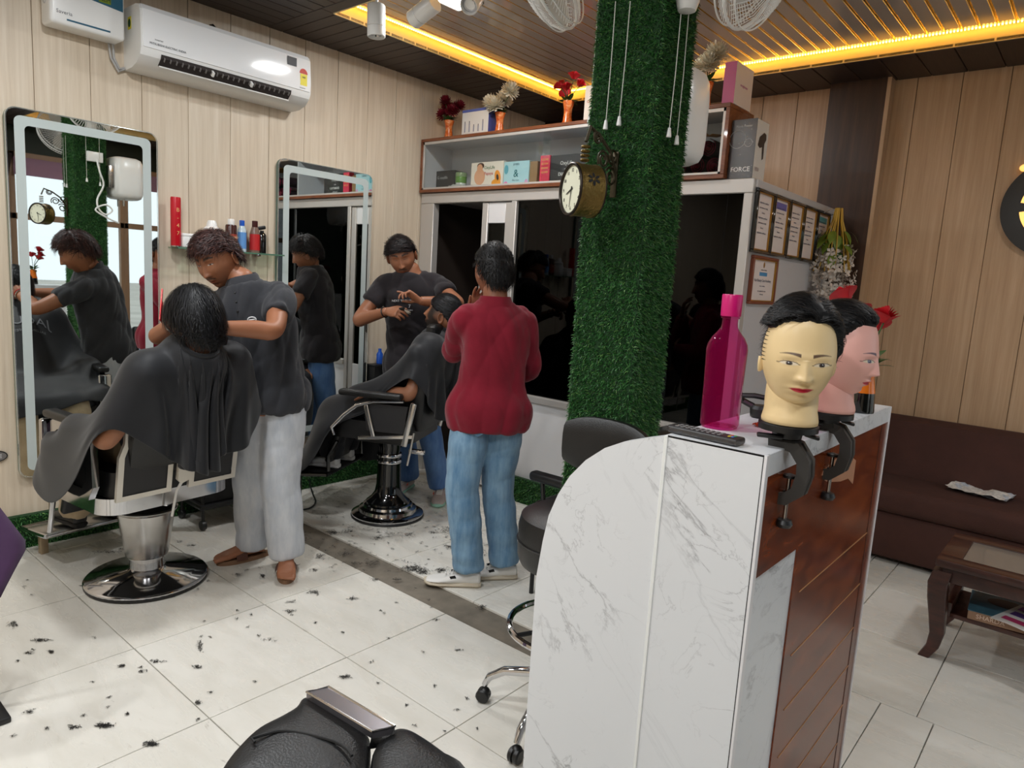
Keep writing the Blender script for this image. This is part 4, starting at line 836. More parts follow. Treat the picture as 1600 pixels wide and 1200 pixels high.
def mannequin(name, label, base, z0, fwd, skin, lip, iris, brow, region, seed, flow, shaved=False):
    t = thing(name, label, 'training head', (0, 0, 0)); bx, by = base
    hz = z0+0.038+0.115*0.875; pos = (bx+fwd[0]*0.012, by+fwd[1]*0.012, hz)
    M = headframe(pos, (fwd[0], fwd[1], 0.0), s=0.875); V_, F_, C = headgeo(skin, lip, brow, 240, 200, fem=True, iris=iris, makeup=True, wid=1.03, fa=0.77, fb=-0.0235, jaw=0.06, espread=1.08, esz=1.25)
    # neck with flared base joined to the head
    nb = MB(); secs = []
    for z, r, yo in ((-0.045, 0.050, -0.022), (-0.07, 0.056, -0.020), (-0.10, 0.058, -0.014), (-0.13, 0.058, -0.010), (-0.14, 0.060, -0.008), (-0.15, 0.062, -0.008), (-0.1585, 0.0615, -0.008)):
        secs.append([(r*math.cos(2*PI*k/40), yo+r*math.sin(2*PI*k/40), z) for k in range(40)])
    nb.loft(secs); earmb(nb, 0.62, 0.93, -0.03); n0 = len(V_); V2 = list(map(tuple, V_))+list(nb.v); F2 = F_+[tuple(i+n0 for i in f) for f in nb.f]; C2 = np.concatenate([C, np.tile(lc(skin), (len(nb.v), 1))])
    obj('head_form', colmesh('head_form', V2, F2, C2, vcolmat('painted_vinyl', 0.42)), t).data.transform(M)
    hairdo(t, M, region, flow, hairmat('black_doll_hair', (13, 12, 13), (52, 46, 44)), n=9000, L=(lambda p: 0.018 if (shaved and p[0] > 0.03) else 0.05), wd=0.0015, seed=seed, thick=0.020, lift=0.008, droop=0.1, jit=0.20, seg=7, stick=0.6, rough=0.006)
    if shaved:                      # bare patch of rooted stubble above the ear
        vs = []; mb = MB(); 
        for i in range(9):
            for j_ in range(24):
                d = Vector((math.cos(R(2+4.2*i))*math.cos(R(-48+3.2*j_)), math.cos(R(2+4.2*i))*math.sin(R(-48+3.2*j_)), 0)); d.z = math.sin(R(-8+4.2*i)); d.normalize()
                p = Vector((d.x*0.0765, d.y*0.0955, d.z*0.118)); mb.box(p, (0.003, 0.0034, 0.0016))
        o = mb.build('stubble', mat('black_stubble', (24, 20, 18), 0.5), t); o.data.transform(M); o['kind'] = 'stuff'
    clamp(t, base, z0); return t
def reg1(d):
    x, y, z = d
    if y < -0.2 and not (x > 0.35 and y > -0.85): return z+0.25
    lim = 0.60-0.72*max(0.0, min(1.0, (0.66-y)/0.80))**1.3+0.05*math.exp(-(x/0.12)**2)
    if x > 0.45 and y < 0.45: lim = max(lim, 0.46)              # clipped side
    return z-lim
mannequin('training_head', 'cream training head with short black hair and a clipped side, facing the room', (-0.468, 1.43), 1.253, (0.50, -0.866), (228, 200, 150), (196, 20, 50), (44, 26, 20), (70, 42, 36), reg1, 11, lambda p, n: (0.9 if p[0] > -0.02 else -0.8, -0.7, 0.12), True)
def reg2(d):
    x, y, z = d
    return z+0.3 if y < -0.2 else z-(0.60-0.75*max(0.0, min(1.0, (0.6-y)/0.80))**1.2)
mannequin('training_head', 'pink training head with blue-grey eyes turned in profile beside the roses', (-0.478, 1.72), 1.246, (0.999, -0.03), (236, 178, 166), (204, 28, 58), (92, 96, 120), (52, 44, 66), reg2, 12, lambda p, n: (0.0, -1.0, 0.15))

sk = thing('spare_clamp', 'black table clamp lying behind the pink bottle', 'clamp', (-0.632, 1.72, KZ+0.001), R(20))
MB().lathe([(0.018, 0.0), (0.026, 0.002), (0.028, 0.022), (0.022, 0.03), (0.012, 0.03)], seg=20).build('clamp_cup', M_BLACKPL, sk)
MB().tube([(-0.02, 0, 0.026), (-0.045, 0.005, 0.036), (-0.052, 0.0, 0.05), (-0.02, 0.004, 0.052), (0.03, 0, 0.048)], [0.008, 0.008, 0.007, 0.007, 0.006], 8).build('clamp_arm', M_BLACKPL, sk)
# ------------------------------------------------------------------ people
def remesh(mb, vox, it=3, m=None, name='body'):
    me = bpy.data.meshes.new(name); me.from_pydata([tuple(p) for p in mb.v], [], mb.f)
    bm = bmesh.new(); bm.from_mesh(me); bmesh.ops.recalc_face_normals(bm, faces=bm.faces); bm.to_mesh(me); bm.free()
    o = bpy.data.objects.new('tmp', me); COL.objects.link(o); md = o.modifiers.new('r', 'REMESH'); md.mode = 'VOXEL'; md.voxel_size = vox
    dg = bpy.context.evaluated_depsgraph_get(); out = bpy.data.meshes.new_from_object(o.evaluated_get(dg)); bpy.data.objects.remove(o); bpy.data.meshes.remove(me)
    bm = bmesh.new(); bm.from_mesh(out)
    for _ in range(it): bmesh.ops.smooth_vert(bm, verts=bm.verts, factor=0.5, use_axis_x=True, use_axis_y=True, use_axis_z=True)
    bm.to_mesh(out); bm.free(); out.name = name
    if m is not None: out.materials.clear(); out.materials.append(m)
    out.polygons.foreach_set('use_smooth', [True]*len(out.polygons)); out.update(); return out
def folds(me, amp, seed, freq=(16, 16, 9), n=5, mask=None):
    rng = np.random.RandomState(seed); k = len(me.vertices); P = np.zeros(k*3); me.vertices.foreach_get('co', P); P = P.reshape(-1, 3); Nn = np.zeros(k*3); me.vertices.foreach_get('normal', Nn); Nn = Nn.reshape(-1, 3)
    d = np.zeros(k)
    for _ in range(n):
        w_ = rng.normal(0, 1, 3)*np.array(freq); q = P @ w_+rng.rand()*6+1.5*np.sin(P @ (rng.normal(0, 1, 3)*6)); d += np.abs(np.sin(q))**0.7-0.6
    d = d/n*2.6*amp
    if mask is not None: d = d*mask(P)
    P = P+Nn*d[:, None]; me.vertices.foreach_set('co', P.ravel()); me.update(); return me
def ring(c, r, f, a, b, n=20, e=2.3):
    o = []
    for k in range(n):
        t = 2*PI*k/n; cs, sn = math.cos(t), math.sin(t); q = (abs(cs)**e+abs(sn)**e)**(-1/e); o.append(Vector(c)+r*(a*cs*q)+f*(b*sn*q))
    return o
def V3(p): return Vector(p)
def ik(s, t, l1, l2, hint):
    s, t = V3(s), V3(t); d = t-s; L = min(d.length, (l1+l2)*0.999); d.normalize(); a = (l1*l1-l2*l2+L*L)/(2*L); h = math.sqrt(max(0, l1*l1-a*a))
    hv = V3(hint)-d*V3(hint).dot(d); hv.normalize(); return s+d*a+hv*h
def bez(pts, rad, n=5):
    """resample a polyline with radii into a smooth limb"""
    P, Q = [], []
    m_ = len(pts)
    for i in range(m_-1):
        p0, p1, p2, p3 = pts[max(i-1, 0)], pts[i], pts[i+1], pts[min(i+2, m_-1)]
        for k in range(n):
            t = k/n; P.append(0.5*((2*p1)+(p2-p0)*t+(2*p0-5*p1+4*p2-p3)*t*t+(3*p1-p0-3*p2+p3)*t**3)); Q.append(rad[i]*(1-t)+rad[i+1]*t)
    P.append(pts[-1]); Q.append(rad[-1]); return P, Q
def hand(wr, d, pn, side, curl=(0.5, 0.5, 0.55, 0.6), s=1.0, thumb=0.5, spread=0.10):
    """wr wrist, d pointing direction, pn palm normal (out of the palm), side +1: thumb towards pn x d"""
    mb = MB(); d = V3(d).normalized(); pn = (V3(pn)-d*V3(pn).dot(d)).normalized(); sd = pn.cross(d).normalized()*side
    wr = V3(wr); P = lambda a, b, c_: wr+d*a*s+sd*b*s+pn*c_*s
    secs = []
    for a, wd, th in ((-0.02, 0.026, 0.019), (0.01, 0.03, 0.018), (0.04, 0.039, 0.017), (0.07, 0.042, 0.0145), (0.088, 0.040, 0.012), (0.096, 0.034, 0.008)): secs.append(ring(P(a, 0, 0), sd, pn, wd*s, th*s, 14))
    mb.loft(secs)
    for i, (b, L) in enumerate(((0.029, 0.074), (0.010, 0.084), (-0.010, 0.077), (-0.028, 0.060))):
        p = P(0.082-0.004*abs(i-1), b, 0.0); ang = 0.12; fd = (d+sd*(1.5-i)*spread).normalized(); pts = [P(0.05, b*0.85, 0), p]; rr = [0.0095*s, 0.0095*s]
        for j, (fr_, r_) in enumerate(((0.45, 0.0088), (0.30, 0.0078), (0.25, 0.0064))):
            ang += curl[i]*(0.9 if j else 0.75); q = fd*math.cos(ang)+pn*math.sin(ang); p = p+q*(L*fr_*s); pts.append(p); rr.append(r_*s)
        A, B = bez(pts, rr, 3); mb.tube(A, B, 8); mb.ell(pts[-1], 0.0066*s, seg=8, rings=6)
    a0 = P(0.022, 0.024, 0.006); t1 = (d*0.55+sd*0.75+pn*0.35*thumb*2).normalized(); t2 = (d*0.9+sd*0.25+pn*0.5*thumb*2).normalized()
    pts = [P(0.005, 0.012, 0.002), a0, a0+t1*0.034*s, a0+t1*0.034*s+t2*0.030*s, a0+t1*0.034*s+t2*0.055*s]; A, B = bez(pts, [0.016*s, 0.0145*s, 0.0115*s, 0.0095*s, 0.0068*s], 3); mb.tube(A, B, 9); mb.ell(pts[-1], 0.0072*s, seg=8, rings=6)
    return remesh(mb, 0.0034, 2, name='hand')
def joinmesh(a, b, ca=None):
    bm = bmesh.new(); bm.from_mesh(a); bm.from_mesh(b); bm.to_mesh(a); bm.free(); bpy.data.meshes.remove(b)
class Man:
    """joints in world coordinates: pelvis, chest, neckb (C7), head; f = chest facing, fp = pelvis facing"""
    def __init__(s, name, label, pelvis, chest, neckb, f, fp=None, skin=(150, 96, 66), shw=0.185, loc=None):
        s.p, s.c, s.n = V3(pelvis), V3(chest), V3(neckb); s.f = V3(f).normalized(); s.fp = V3(fp or f).normalized(); s.skin = skin
        s.t = thing(name, label, 'person', loc or (s.p.x, s.p.y, 0)); s.body = MB(); s.hands = []; s.shw = shw
        up = (s.n-s.p).normalized(); s.up = up; s.r = s.f.cross(up).normalized(); s.ff = up.cross(s.r)*1.0; s.rp = s.fp.cross(Vector((0, 0, 1))).normalized()
        s.sh = {'R': s.n+s.r*shw-up*0.098, 'L': s.n-s.r*shw-up*0.098}
        s.off = s.t.location.copy()
    def torso(s, mb, g=0.0, lo=-0.1, hi=1.0, wide=1.0, belly=0.0, n=24, flare=0.0):
        """elliptic rings along the spine; lo/hi in fractions pelvis->neck (negative goes below the pelvis)"""
        prof = [(-0.30, 0.150, 0.105), (-0.12, 0.168, 0.118), (0.0, 0.165, 0.118), (0.2, 0.158, 0.112+belly), (0.4, 0.159, 0.114+belly*0.8), (0.6, 0.167, 0.122), (0.75, 0.170, 0.120), (0.86, 0.152, 0.104), (0.94, 0.112, 0.083), (1.0, 0.075, 0.068), (1.06, 0.060, 0.060)]
        secs = []; L = (s.n-s.p).length
        for i in range(n+1):
            t = lo+(hi-lo)*i/n
            for (t0, a0, b0), (t1, a1, b1) in zip(prof, prof[1:]):
                if t0 <= t <= t1: k = (t-t0)/(t1-t0); a = a0+(a1-a0)*k; b = b0+(b1-b0)*k
            q = smooth01(t/0.6) if t > 0 else 0.0
            c = s.p.lerp(s.c, t/0.6) if t < 0.6 else s.c.lerp(s.n, (t-0.6)/0.4)
            if t < 0: c = s.p+(s.p-s.c).normalized()*(-t)*L if False else s.p+Vector((0, 0, t*L))
            r = s.rp.lerp(s.r, q).normalized(); u = s.up.lerp(Vector((0, 0, 1)), 1-q).normalized(); f = u.cross(r).normalized()*1.0
            fl_ = flare*smooth01((0.22-t)/0.3); secs.append(ring(c, r, -f if f.dot(s.f) < 0 else f, (a+g)*wide+fl_, b+g+fl_))
        mb.loft(secs)
    def arm(s, k, wrist, hint, l1=0.285, l2=0.25): 
        s.__dict__['w'+k] = V3(wrist); s.__dict__['e'+k] = ik(s.sh[k], wrist, l1, l2, hint)
        return s
    def armtube(s, mb, k, g=0.0, t1=1.0, cuff=None):
        S, E, W = s.sh[k], s.__dict__['e'+k], s.__dict__['w'+k]; inn = S+(s.n-S)*0.35-s.up*0.02
        P, Q = bez([inn, S, S.lerp(E, 0.5), E, E.lerp(W, 0.35), W], [0.046+g, 0.051+g, 0.048+g, 0.0415+g, 0.041+g, 0.0275+g], 6)
        n = max(4, int(len(P)*t1)); mb.tube(P[:n], Q[:n], 16); return P[n-1], (P[n-1]-P[n-2]).normalized(), Q[n-1]
    def leg(s, k, hip, knee, ankle):
        s.__dict__['h'+k], s.__dict__['k'+k], s.__dict__['a'+k] = V3(hip), V3(knee), V3(ankle)
    def legtube(s, mb, k, rad=(0.09, 0.085, 0.062, 0.058, 0.042), t1=1.0):
        H, K, A = s.__dict__['h'+k], s.__dict__['k'+k], s.__dict__['a'+k]
        P, Q = bez([H, H.lerp(K, 0.5), K, K.lerp(A, 0.4), A], rad, 6); n = max(4, int(len(P)*t1)); mb.tube(P[:n], Q[:n], 18)
    def local(s, me): me.transform(Matrix.Translation(-s.off)); return me
    def part(s, name, me, m=None):
        if m is not None: me.materials.clear(); me.materials.append(m)
        return obj(name, s.local(me), s.t)
    def finish(s, headpos, headfwd, headup=(0, 0, 1), extra=None, vox=0.009, headkw=None, hs=1.0):
        hp = V3(headpos); M = headframe(hp, headfwd, headup, hs); s.HM = M; s.hp = hp
        base = hp+M.to_3x3() @ Vector((0, -0.018, -0.05)); s.body.tube([s.n-s.up*0.05, s.n+s.up*0.01, base], [0.078, 0.060, 0.056], 18)
        me = remesh(s.body, vox, 3); nb = len(me.vertices)
        for h in s.hands: joinmesh(me, h)
        kw = dict(nu=120, nv=100); kw.update(headkw or {}); V_, F_, C = headgeo(s.skin, kw.pop('lip', tuple(int(c*f_) for c, f_ in zip(s.skin, (0.82, 0.66, 0.62)))), kw.pop('brow', (26, 20, 18)), **kw)
        eb = MB(); earmb(eb); n0 = len(V_); V2 = np.array(list(map(tuple, V_))+list(map(tuple, eb.v))); F2 = F_+[tuple(i+n0 for i in f) for f in eb.f]; C2 = np.concatenate([C, np.tile(lc(s.skin), (len(eb.v), 1))])
        hm = colmesh('h', V2, F2, C2, None, M) if False else None
        VV = [tuple(M @ Vector(p)) for p in V2]; nbv = len(me.vertices); P0 = [tuple(v.co) for v in me.vertices]; F0 = [tuple(p.vertices) for p in me.polygons]
        col = np.concatenate([np.tile(lc(s.skin), (nbv, 1)), C2]); bpy.data.meshes.remove(me)
        full = colmesh('body', P0+VV, F0+[tuple(i+nbv for i in f) for f in F2], col, vcolmat('skin', 0.48, 0.04)); s.bodyobj = s.part('body', full)
        s.HML = Matrix.Translation(-s.off) @ M; return s
def shoe(parent, off, heel, d, m_up, m_sole, L=0.27, w_=0.048, pitch=0.0, extra=None, hi=0.075, name='shoe', stripe=None):
    """heel = ground point under the back of the heel; d = toe direction"""
    d = V3(d); d.z = 0; d.normalize(); M = Matrix((d, Vector((0, 0, 1)).cross(d), Vector((0, 0, 1)))).transposed().to_4x4() @ Matrix.Rotation(pitch, 4, 'Y'); M.translation = V3(heel)-off
    def secs(prof):
        o = []
        for t, hw, z0, z1, yo in prof:
            q = []
            for k in range(16):
                a = 2*PI*k/16; cs, sn = math.cos(a), math.sin(a); q.append((t*L, yo+hw*cs, (z0+z1)/2+(z1-z0)/2*max(-1, min(1, sn*1.25))))
            o.append(q)
        return o
    up = MB(); up.loft(secs([(0.0, w_*0.45, 0.02, hi*0.85, 0), (0.03, w_*0.68, 0.016, hi, 0), (0.14, w_*0.76, 0.016, hi*1.05, 0), (0.28, w_*0.76, 0.016, hi*1.02, 0), (0.42, w_*0.84, 0.016, hi*0.84, 0), (0.58, w_*0.96, 0.016, hi*0.66, 0), (0.74, w_, 0.016, hi*0.53, 0), (0.88, w_*0.86, 0.016, hi*0.46, 0), (0.96, w_*0.58, 0.018, hi*0.38, 0), (1.0, w_*0.25, 0.02, hi*0.30, 0)]))
    up.v = [tuple(M @ Vector(p)) for p in up.v]; so = up.build(name, m_up, parent)
    sl = MB(); sl.loft(secs([(-0.015, w_*0.5, 0.0, 0.026, 0), (0.04, w_*0.78, 0.0, 0.028, 0), (0.25, w_*0.84, 0.0, 0.026, 0), (0.5, w_*0.9, 0.0, 0.023, 0), (0.74, w_*1.06, 0.0, 0.022, 0), (0.9, w_*0.92, 0.001, 0.024, 0), (0.985, w_*0.6, 0.004, 0.028, 0), (1.012, w_*0.25, 0.008, 0.028, 0)]))
    sl.v = [tuple(M @ Vector(p)) for p in sl.v]; sl.build('sole', m_sole, so)
    if stripe is not None:
        st = MB()
        for sg in (-1, 1):
            P = [[(L*(0.40+0.10*i+0.05*j_), sg*(w_*(0.83+0.05*i)*math.sqrt(max(0.02, 1-((0.75-0.45*j_)*1.0)**2*0.6))+0.0015), hi*(0.30+0.46*j_*(1-0.2*i))+0.008) for j_ in (0, 0.5, 1.0)] for i in (0, 0.5, 1)]; st.grid(P)
        st.v = [tuple(M @ Vector(p)) for p in st.v]; st.build('stripe', stripe, so)
        lc_ = MB()
        for i in range(5): t = 0.36+0.065*i; lc_.tube([(t*L, -w_*0.4, hi*(1.0-0.5*(t-0.3))*0.98), (t*L+0.004, 0, hi*(1.06-0.62*(t-0.3))), (t*L, w_*0.4, hi*(1.0-0.5*(t-0.3))*0.98)], 0.0025, 6)
        lc_.v = [tuple(M @ Vector(p)) for p in lc_.v]; lc_.build('laces', mat('white_lace', (225, 224, 220), 0.8), so)
    return so
def clothmat(name, col, col2=None, scale=900, bmp_=0.25, rough=0.9, streak=None):
    m, nt, p = newmat(name); v = coords(nt, (1, 1, 1), 'obj'); f = noisetex(nt, coords(nt, streak or (1, 1, 1), 'obj'), 7.0, 6, 0.65)
    nt.links.new(ramp(nt, f, [(0.3, col), (0.7, col2 or col)]), p.inputs['Base Color']); p.inputs['Roughness'].default_value = rough; p.inputs['Specular IOR Level'].default_value = 0.25
    p.inputs['Sheen Weight'].default_value = 0.15; bump(nt, p, noisetex(nt, v, scale, 2), bmp_, 0.002); return m
M_POLO = clothmat('charcoal_polo_jersey', (45, 46, 50), (54, 55, 60)); M_TEE = clothmat('black_tee_jersey', (33, 30, 33), (42, 38, 42))
M_LJEAN = clothmat('pale_grey_denim', (176, 182, 192), (206, 208, 212), streak=(3, 3, 0.8)); M_BJEAN = clothmat('mid_blue_denim', (84, 122, 156), (136, 168, 192), streak=(3.5, 3.5, 0.7)); M_BJEAN2 = clothmat('blue_denim', (70, 104, 158), (104, 138, 184), streak=(3, 3, 0.8))
M_RED = clothmat('crimson_cotton', (112, 15, 33), (132, 23, 44)); M_CAPE = clothmat('black_cape_nylon', (27, 28, 31), (34, 35, 39), 500, 0.1, 0.55)
M_BLKTR = clothmat('black_trouser_cloth', (24, 25, 29), (32, 33, 38)); M_BEIGE = clothmat('beige_trouser_cloth', (170, 150, 122), (196, 176, 146))
UPZ = Vector((0, 0, 1))
def rgn(front, side, back, part_=0.0):
    def f(d):
        x, y, z = d
        if y > 0.2: lim = front-0.25*max(0, abs(x)-0.25)
        elif y > -0.25: lim = front+(side-front)*((0.2-y)/0.45)-0.1*max(0, abs(x)-0.3)
        else: lim = side+(back-side)*min(1, (-0.25-y)/0.35)
        return z-lim
    return f

# ---- barber in charcoal polo
SK1 = (152, 98, 68)
b1 = Man('person', 'barber in charcoal polo shirt and pale jeans leaning over the seated customer', (-3.06, 1.80, 0.93), (-3.07, 1.745, 1.20), (-3.10, 1.685, 1.42), (0.59, -0.81, 0.0), skin=SK1, shw=0.168)
b1.arm('L', (-2.80, 1.40, 1.235), (0.75, 0.65, -0.45)).arm('R', (-2.98, 1.33, 1.24), (-0.9, -0.2, -0.45))
b1.leg('R', b1.p+b1.rp*0.085-UPZ*0.03, (-3.15, 1.77, 0.49), (-3.205, 1.815, 0.075)); b1.leg('L', b1.p-b1.rp*0.085-UPZ*0.03, (-2.99, 1.83, 0.49), (-2.975, 1.86, 0.075))
b1.torso(b1.body, -0.012, -0.28, 1.0)
for k in 'LR': b1.armtube(b1.body, k); b1.legtube(b1.body, k, (0.08, 0.075, 0.055, 0.05, 0.036))
def foot(mb, ankle, d, L=0.25):
    a = V3(ankle); d = V3(d).normalized(); sd = UPZ.cross(d); g = a.z-0.026
    secs = []
    for t, hw, h0, h1 in ((-0.22, 0.022, 0.0, 0.04), (-0.15, 0.031, 0, 0.07), (0.0, 0.034, 0, 0.09), (0.2, 0.037, 0, 0.066), (0.42, 0.044, 0, 0.044), (0.58, 0.047, 0, 0.032)): secs.append(ring(Vector((a.x, a.y, g*0+0.024+(h0+h1)/2))+d*t*L, sd, UPZ, hw, (h1-h0)/2, 14))
    mb.loft(secs)
    for i, (o, l_, r_) in enumerate(((0.03, 0.78, 0.014), (0.011, 0.79, 0.010), (-0.006, 0.765, 0.0095), (-0.021, 0.74, 0.009), (-0.035, 0.70, 0.0085))):
        P = [Vector((a.x, a.y, 0.042))+d*0.5*L+sd*o, Vector((a.x, a.y, 0.037))+d*l_*L*0.93+sd*o*1.05, Vector((a.x, a.y, 0.033))+d*l_*L+sd*o*1.05]; mb.tube(P, [r_*1.1, r_, r_*0.8], 8); mb.ell(P[-1], r_*0.85, seg=8, rings=6)
dR = Vector((-0.15, -0.98, 0)).normalized(); dL = Vector((0.85, -0.52, 0)).normalized()
fm_ = MB(); foot(fm_, (-3.205, 1.81, 0.07), dR); foot(fm_, (-2.972, 1.858, 0.07), dL); b1.hands.append(remesh(fm_, 0.006, 2, name='feet'))
# hands: the left holds scissors, the right a red comb
b1.hands.append(hand(b1.wL, (-0.28, -0.75, 0.1), (-0.75, 0.3, -0.2), 1, (0.55, 0.65, 0.75, 0.8), 1.0, 0.6)); b1.hands.append(hand(b1.wR, (0.55, -0.4, 0.35), (0.5, 0.6, -0.3), -1, (0.6, 0.65, 0.7, 0.7), 1.0, 0.6))
b1.finish((-3.16, 1.60, 1.508), (0.36, -0.84, -0.40), (-0.08, -0.25, 1), hs=1.07, headkw=dict(stubble=0.35, must=(30, 22, 20), wid=1.02, lidk=0.5))
hairdo(b1.t, b1.HML, rgn(0.50, 0.05, -0.25), lambda p, n: (0.35, 0.75 if p[1] > -0.02 else -0.3, 0.15 if p[1] > -0.02 else -0.8), hairmat('dark_brown_hair', (44, 22, 20), (92, 52, 44)), n=2600, L=0.055, wd=0.0034, seed=21, thick=0.016, lift=0.014, droop=0.5, jit=0.3, stick=0.75)
sh = MB(); b1.torso(sh, 0.012, -0.24, 0.985, belly=0.012, flare=0.02)
for k in 'LR': b1.armtube(sh, k, 0.014, 0.47)
me = folds(remesh(sh, 0.0095, 4, name='polo_shirt'), 0.016, 3); so = b1.part('polo_shirt', me, M_POLO)
cl = MB(); cb_ = b1.n-b1.up*0.012; 
cl.loft([ring(cb_+b1.ff*0.004-b1.up*0.02, b1.r, b1.ff, 0.083, 0.078, 24, 2.0), ring(cb_+b1.up*0.012, b1.r, b1.ff, 0.071, 0.070, 24, 2.0), ring(cb_+b1.up*0.042-b1.ff*0.012, b1.r, b1.ff, 0.064, 0.066, 24, 2.0), ring(cb_+b1.up*0.030-b1.ff*0.008, b1.r, b1.ff, 0.074, 0.075, 24, 2.0), ring(cb_-b1.up*0.008, b1.r, b1.ff, 0.086, 0.083, 24, 2.0)], cap=False); mm = cl.mesh('collar', M_POLO); o = b1.part('collar', mm); o.parent = so
bt = MB()
for k in range(3):
    t = 0.93-0.07*k; c_ = b1.c.lerp(b1.n, (t-0.6)/0.4)+b1.ff*(0.088+0.016*k+0.012); bt.ell(c_, 0.006, seg=8, rings=6)
o = b1.part('buttons', bt.mesh('buttons', M_BLACKPL)); o.parent = so
c_ = b1.c.lerp(b1.n, 0.28)+b1.ff*0.137-b1.r*0.055; em = MB(); em.tube([c_+b1.r*(0.02*math.cos(a))+b1.up*(0.012*math.sin(a)) for a in [2*PI*k/14 for k in range(14)]], 0.003, 6, closed=True); em.tube([c_-b1.r*0.014, c_+b1.r*0.014], 0.003, 6); o = b1.part('chest_emblem', em.mesh('chest_emblem', mat('white_thread', (220, 220, 222), 0.7))); o.parent = so
tr = MB(); b1.torso(tr, 0.004, -0.20, 0.12); 
for k in 'LR': b1.legtube(tr, k, (0.108, 0.104, 0.094, 0.092, 0.088))
b1.part('jeans', folds(remesh(tr, 0.0105, 3, name='jeans'), 0.005, 8, (7, 7, 13)), M_LJEAN)
def bangle(man, k, t, r, th, m, nm):
    E, W = man.__dict__['e'+k], man.__dict__['w'+k]; c = E.lerp(W, t); B = basis(W-E); mb = MB(); mb.tube([c+B @ Vector((r*math.cos(a), r*math.sin(a), 0)) for a in [2*PI*i/20 for i in range(20)]], th, 6, closed=True); man.part(nm, mb.mesh(nm, m))
bangle(b1, 'L', 0.94, 0.032, 0.005, M_BLACKPL, 'wrist_band'); bangle(b1, 'R', 0.86, 0.034, 0.005, M_STEEL, 'bracelet'); bangle(b1, 'R', 0.95, 0.031, 0.003, mat('red_thread', (190, 30, 34), 0.8), 'wrist_thread')
M_SAND = mat('brown_sandal_leather', (84, 48, 33), 0.6, bmp=0.2, bs=90); M_SANDS = mat('tan_sandal_sole', (128, 96, 72), 0.8)
for a, d in (((-3.205, 1.81, 0), dR), ((-2.972, 1.858, 0), dL)):
    a = V3(a); sd = UPZ.cross(d); mb = MB(); poly = []
    for k in range(28):
        t = 2*PI*k/28; y = math.cos(t); poly.append((0.045+0.14*y, (0.042+0.012*y)*math.sin(t)))
    M_ = Matrix((d, sd, UPZ)).transposed().to_4x4(); M_.translation = a; mb.prism(poly, 0.022, M_); s1 = b1.part('sandal', mb.mesh('sandal', M_SANDS))
    st = MB(); P = [[M_ @ Vector((x_, 0.052*math.cos(u), 0.018+(0.052-0.2*(x_-0.06))*math.sin(u))) for u in [PI*q/12 for q in range(13)]] for x_ in (0.045, 0.065, 0.085, 0.10)]; st.grid(P); o = b1.part('strap', st.mesh('strap', M_SAND)); o.parent = s1
def comb(name, label, c, d, up, L, m):
    d = V3(d).normalized(); up = (V3(up)-d*V3(up).dot(d)).normalized(); t = thing(name, label, 'comb', c); a = MB(); a.box((0, 0, 0), (L, 0.005, 0.012), Matrix((d, up.cross(d)*-1, up)).transposed(), 0.002); a.build('comb_spine', m, t)
    tm = MB()
    for k in range(18): tm.box(d*(-L*0.15+L*0.62*k/17)-up*0.014, (0.0022, 0.003, 0.018), Matrix((d, up.cross(d)*-1, up)).transposed())
    o = tm.build('teeth', m, t); o['kind'] = 'stuff'
comb('comb', 'red comb in the hand of the barber in the charcoal polo', (-2.93, 1.245, 1.318), (0.35, -0.2, -0.55), (0.6, -0.5, 0.6), 0.15, mat('red_plastic', (206, 40, 44), 0.35))

# ---- barber in black tee shirt
SK2 = (146, 94, 66)
b2 = Man('person', 'barber in black printed tee shirt shaving the bearded customer', (-3.52, 3.14, 0.94), (-3.50, 3.10, 1.27), (-3.49, 3.055, 1.525), (0.70, -0.71, 0.0), skin=SK2, shw=0.17)
b2.arm('R', (-3.42, 2.82, 1.265), (-0.55, -0.5, -0.7)).arm('L', (-3.22, 2.90, 1.345), (0.8, 0.6, -0.2))
b2.leg('R', b2.p+b2.rp*0.085-UPZ*0.03, (-3.60, 3.14, 0.5), (-3.62, 3.23, 0.08)); b2.leg('L', b2.p-b2.rp*0.085-UPZ*0.03, (-3.36, 3.16, 0.5), (-3.33, 3.25, 0.08))
b2.torso(b2.body, -0.012, -0.28, 1.0)
for k in 'LR': b2.armtube(b2.body, k); b2.legtube(b2.body, k, (0.08, 0.075, 0.055, 0.05, 0.036))
b2.hands.append(hand(b2.wR, (0.78, 0.02, 0.05), (0.1, 0.75, -0.55), -1, (0.55, 0.65, 0.7, 0.7), 1.0, 0.7)); b2.hands.append(hand(b2.wL, (-0.35, -0.35, 0.32), (0.2, -0.35, -0.75), 1, (0.1, 0.7, 0.85, 0.9), 0.95, 0.5))
b2.finish((-3.515, 3.0, 1.605), (0.72, -0.70, -0.34), (-0.10, -0.2, 1), hs=1.08, headkw=dict(stubble=0.3, must=(24, 18, 18), closed=True, wid=1.0))
hairdo(b2.t, b2.HML, rgn(0.46, 0.02, -0.2), lambda p, n: (0.7, 0.3, 0.3) if p[1] > -0.02 else (0, -0.4, -0.8), hairmat('black_hair', (18, 13, 14), (54, 36, 36)), n=2600, L=0.05, wd=0.003, seed=22, thick=0.015, lift=0.013, droop=0.2, jit=0.22, stick=0.65)
sh = MB(); b2.torso(sh, 0.012, -0.22, 0.985, flare=0.02)
for k in 'LR': b2.armtube(sh, k, 0.018, 0.45)
so = b2.part('tee_shirt', folds(remesh(sh, 0.0095, 4, name='tee_shirt'), 0.014, 5), M_TEE)
def chest_text(man, so, s_, size, t, side, up_=0.0, out=0.148):
    c_ = man.c.lerp(man.n, (t-0.6)/0.4)+man.ff*out-man.r*side; M_ = facing(c_-man.off, man.ff, man.up); o = text('shirt_print', s_, size, M_, mat('white_print', (205, 205, 208), 0.7), so, 0.001)
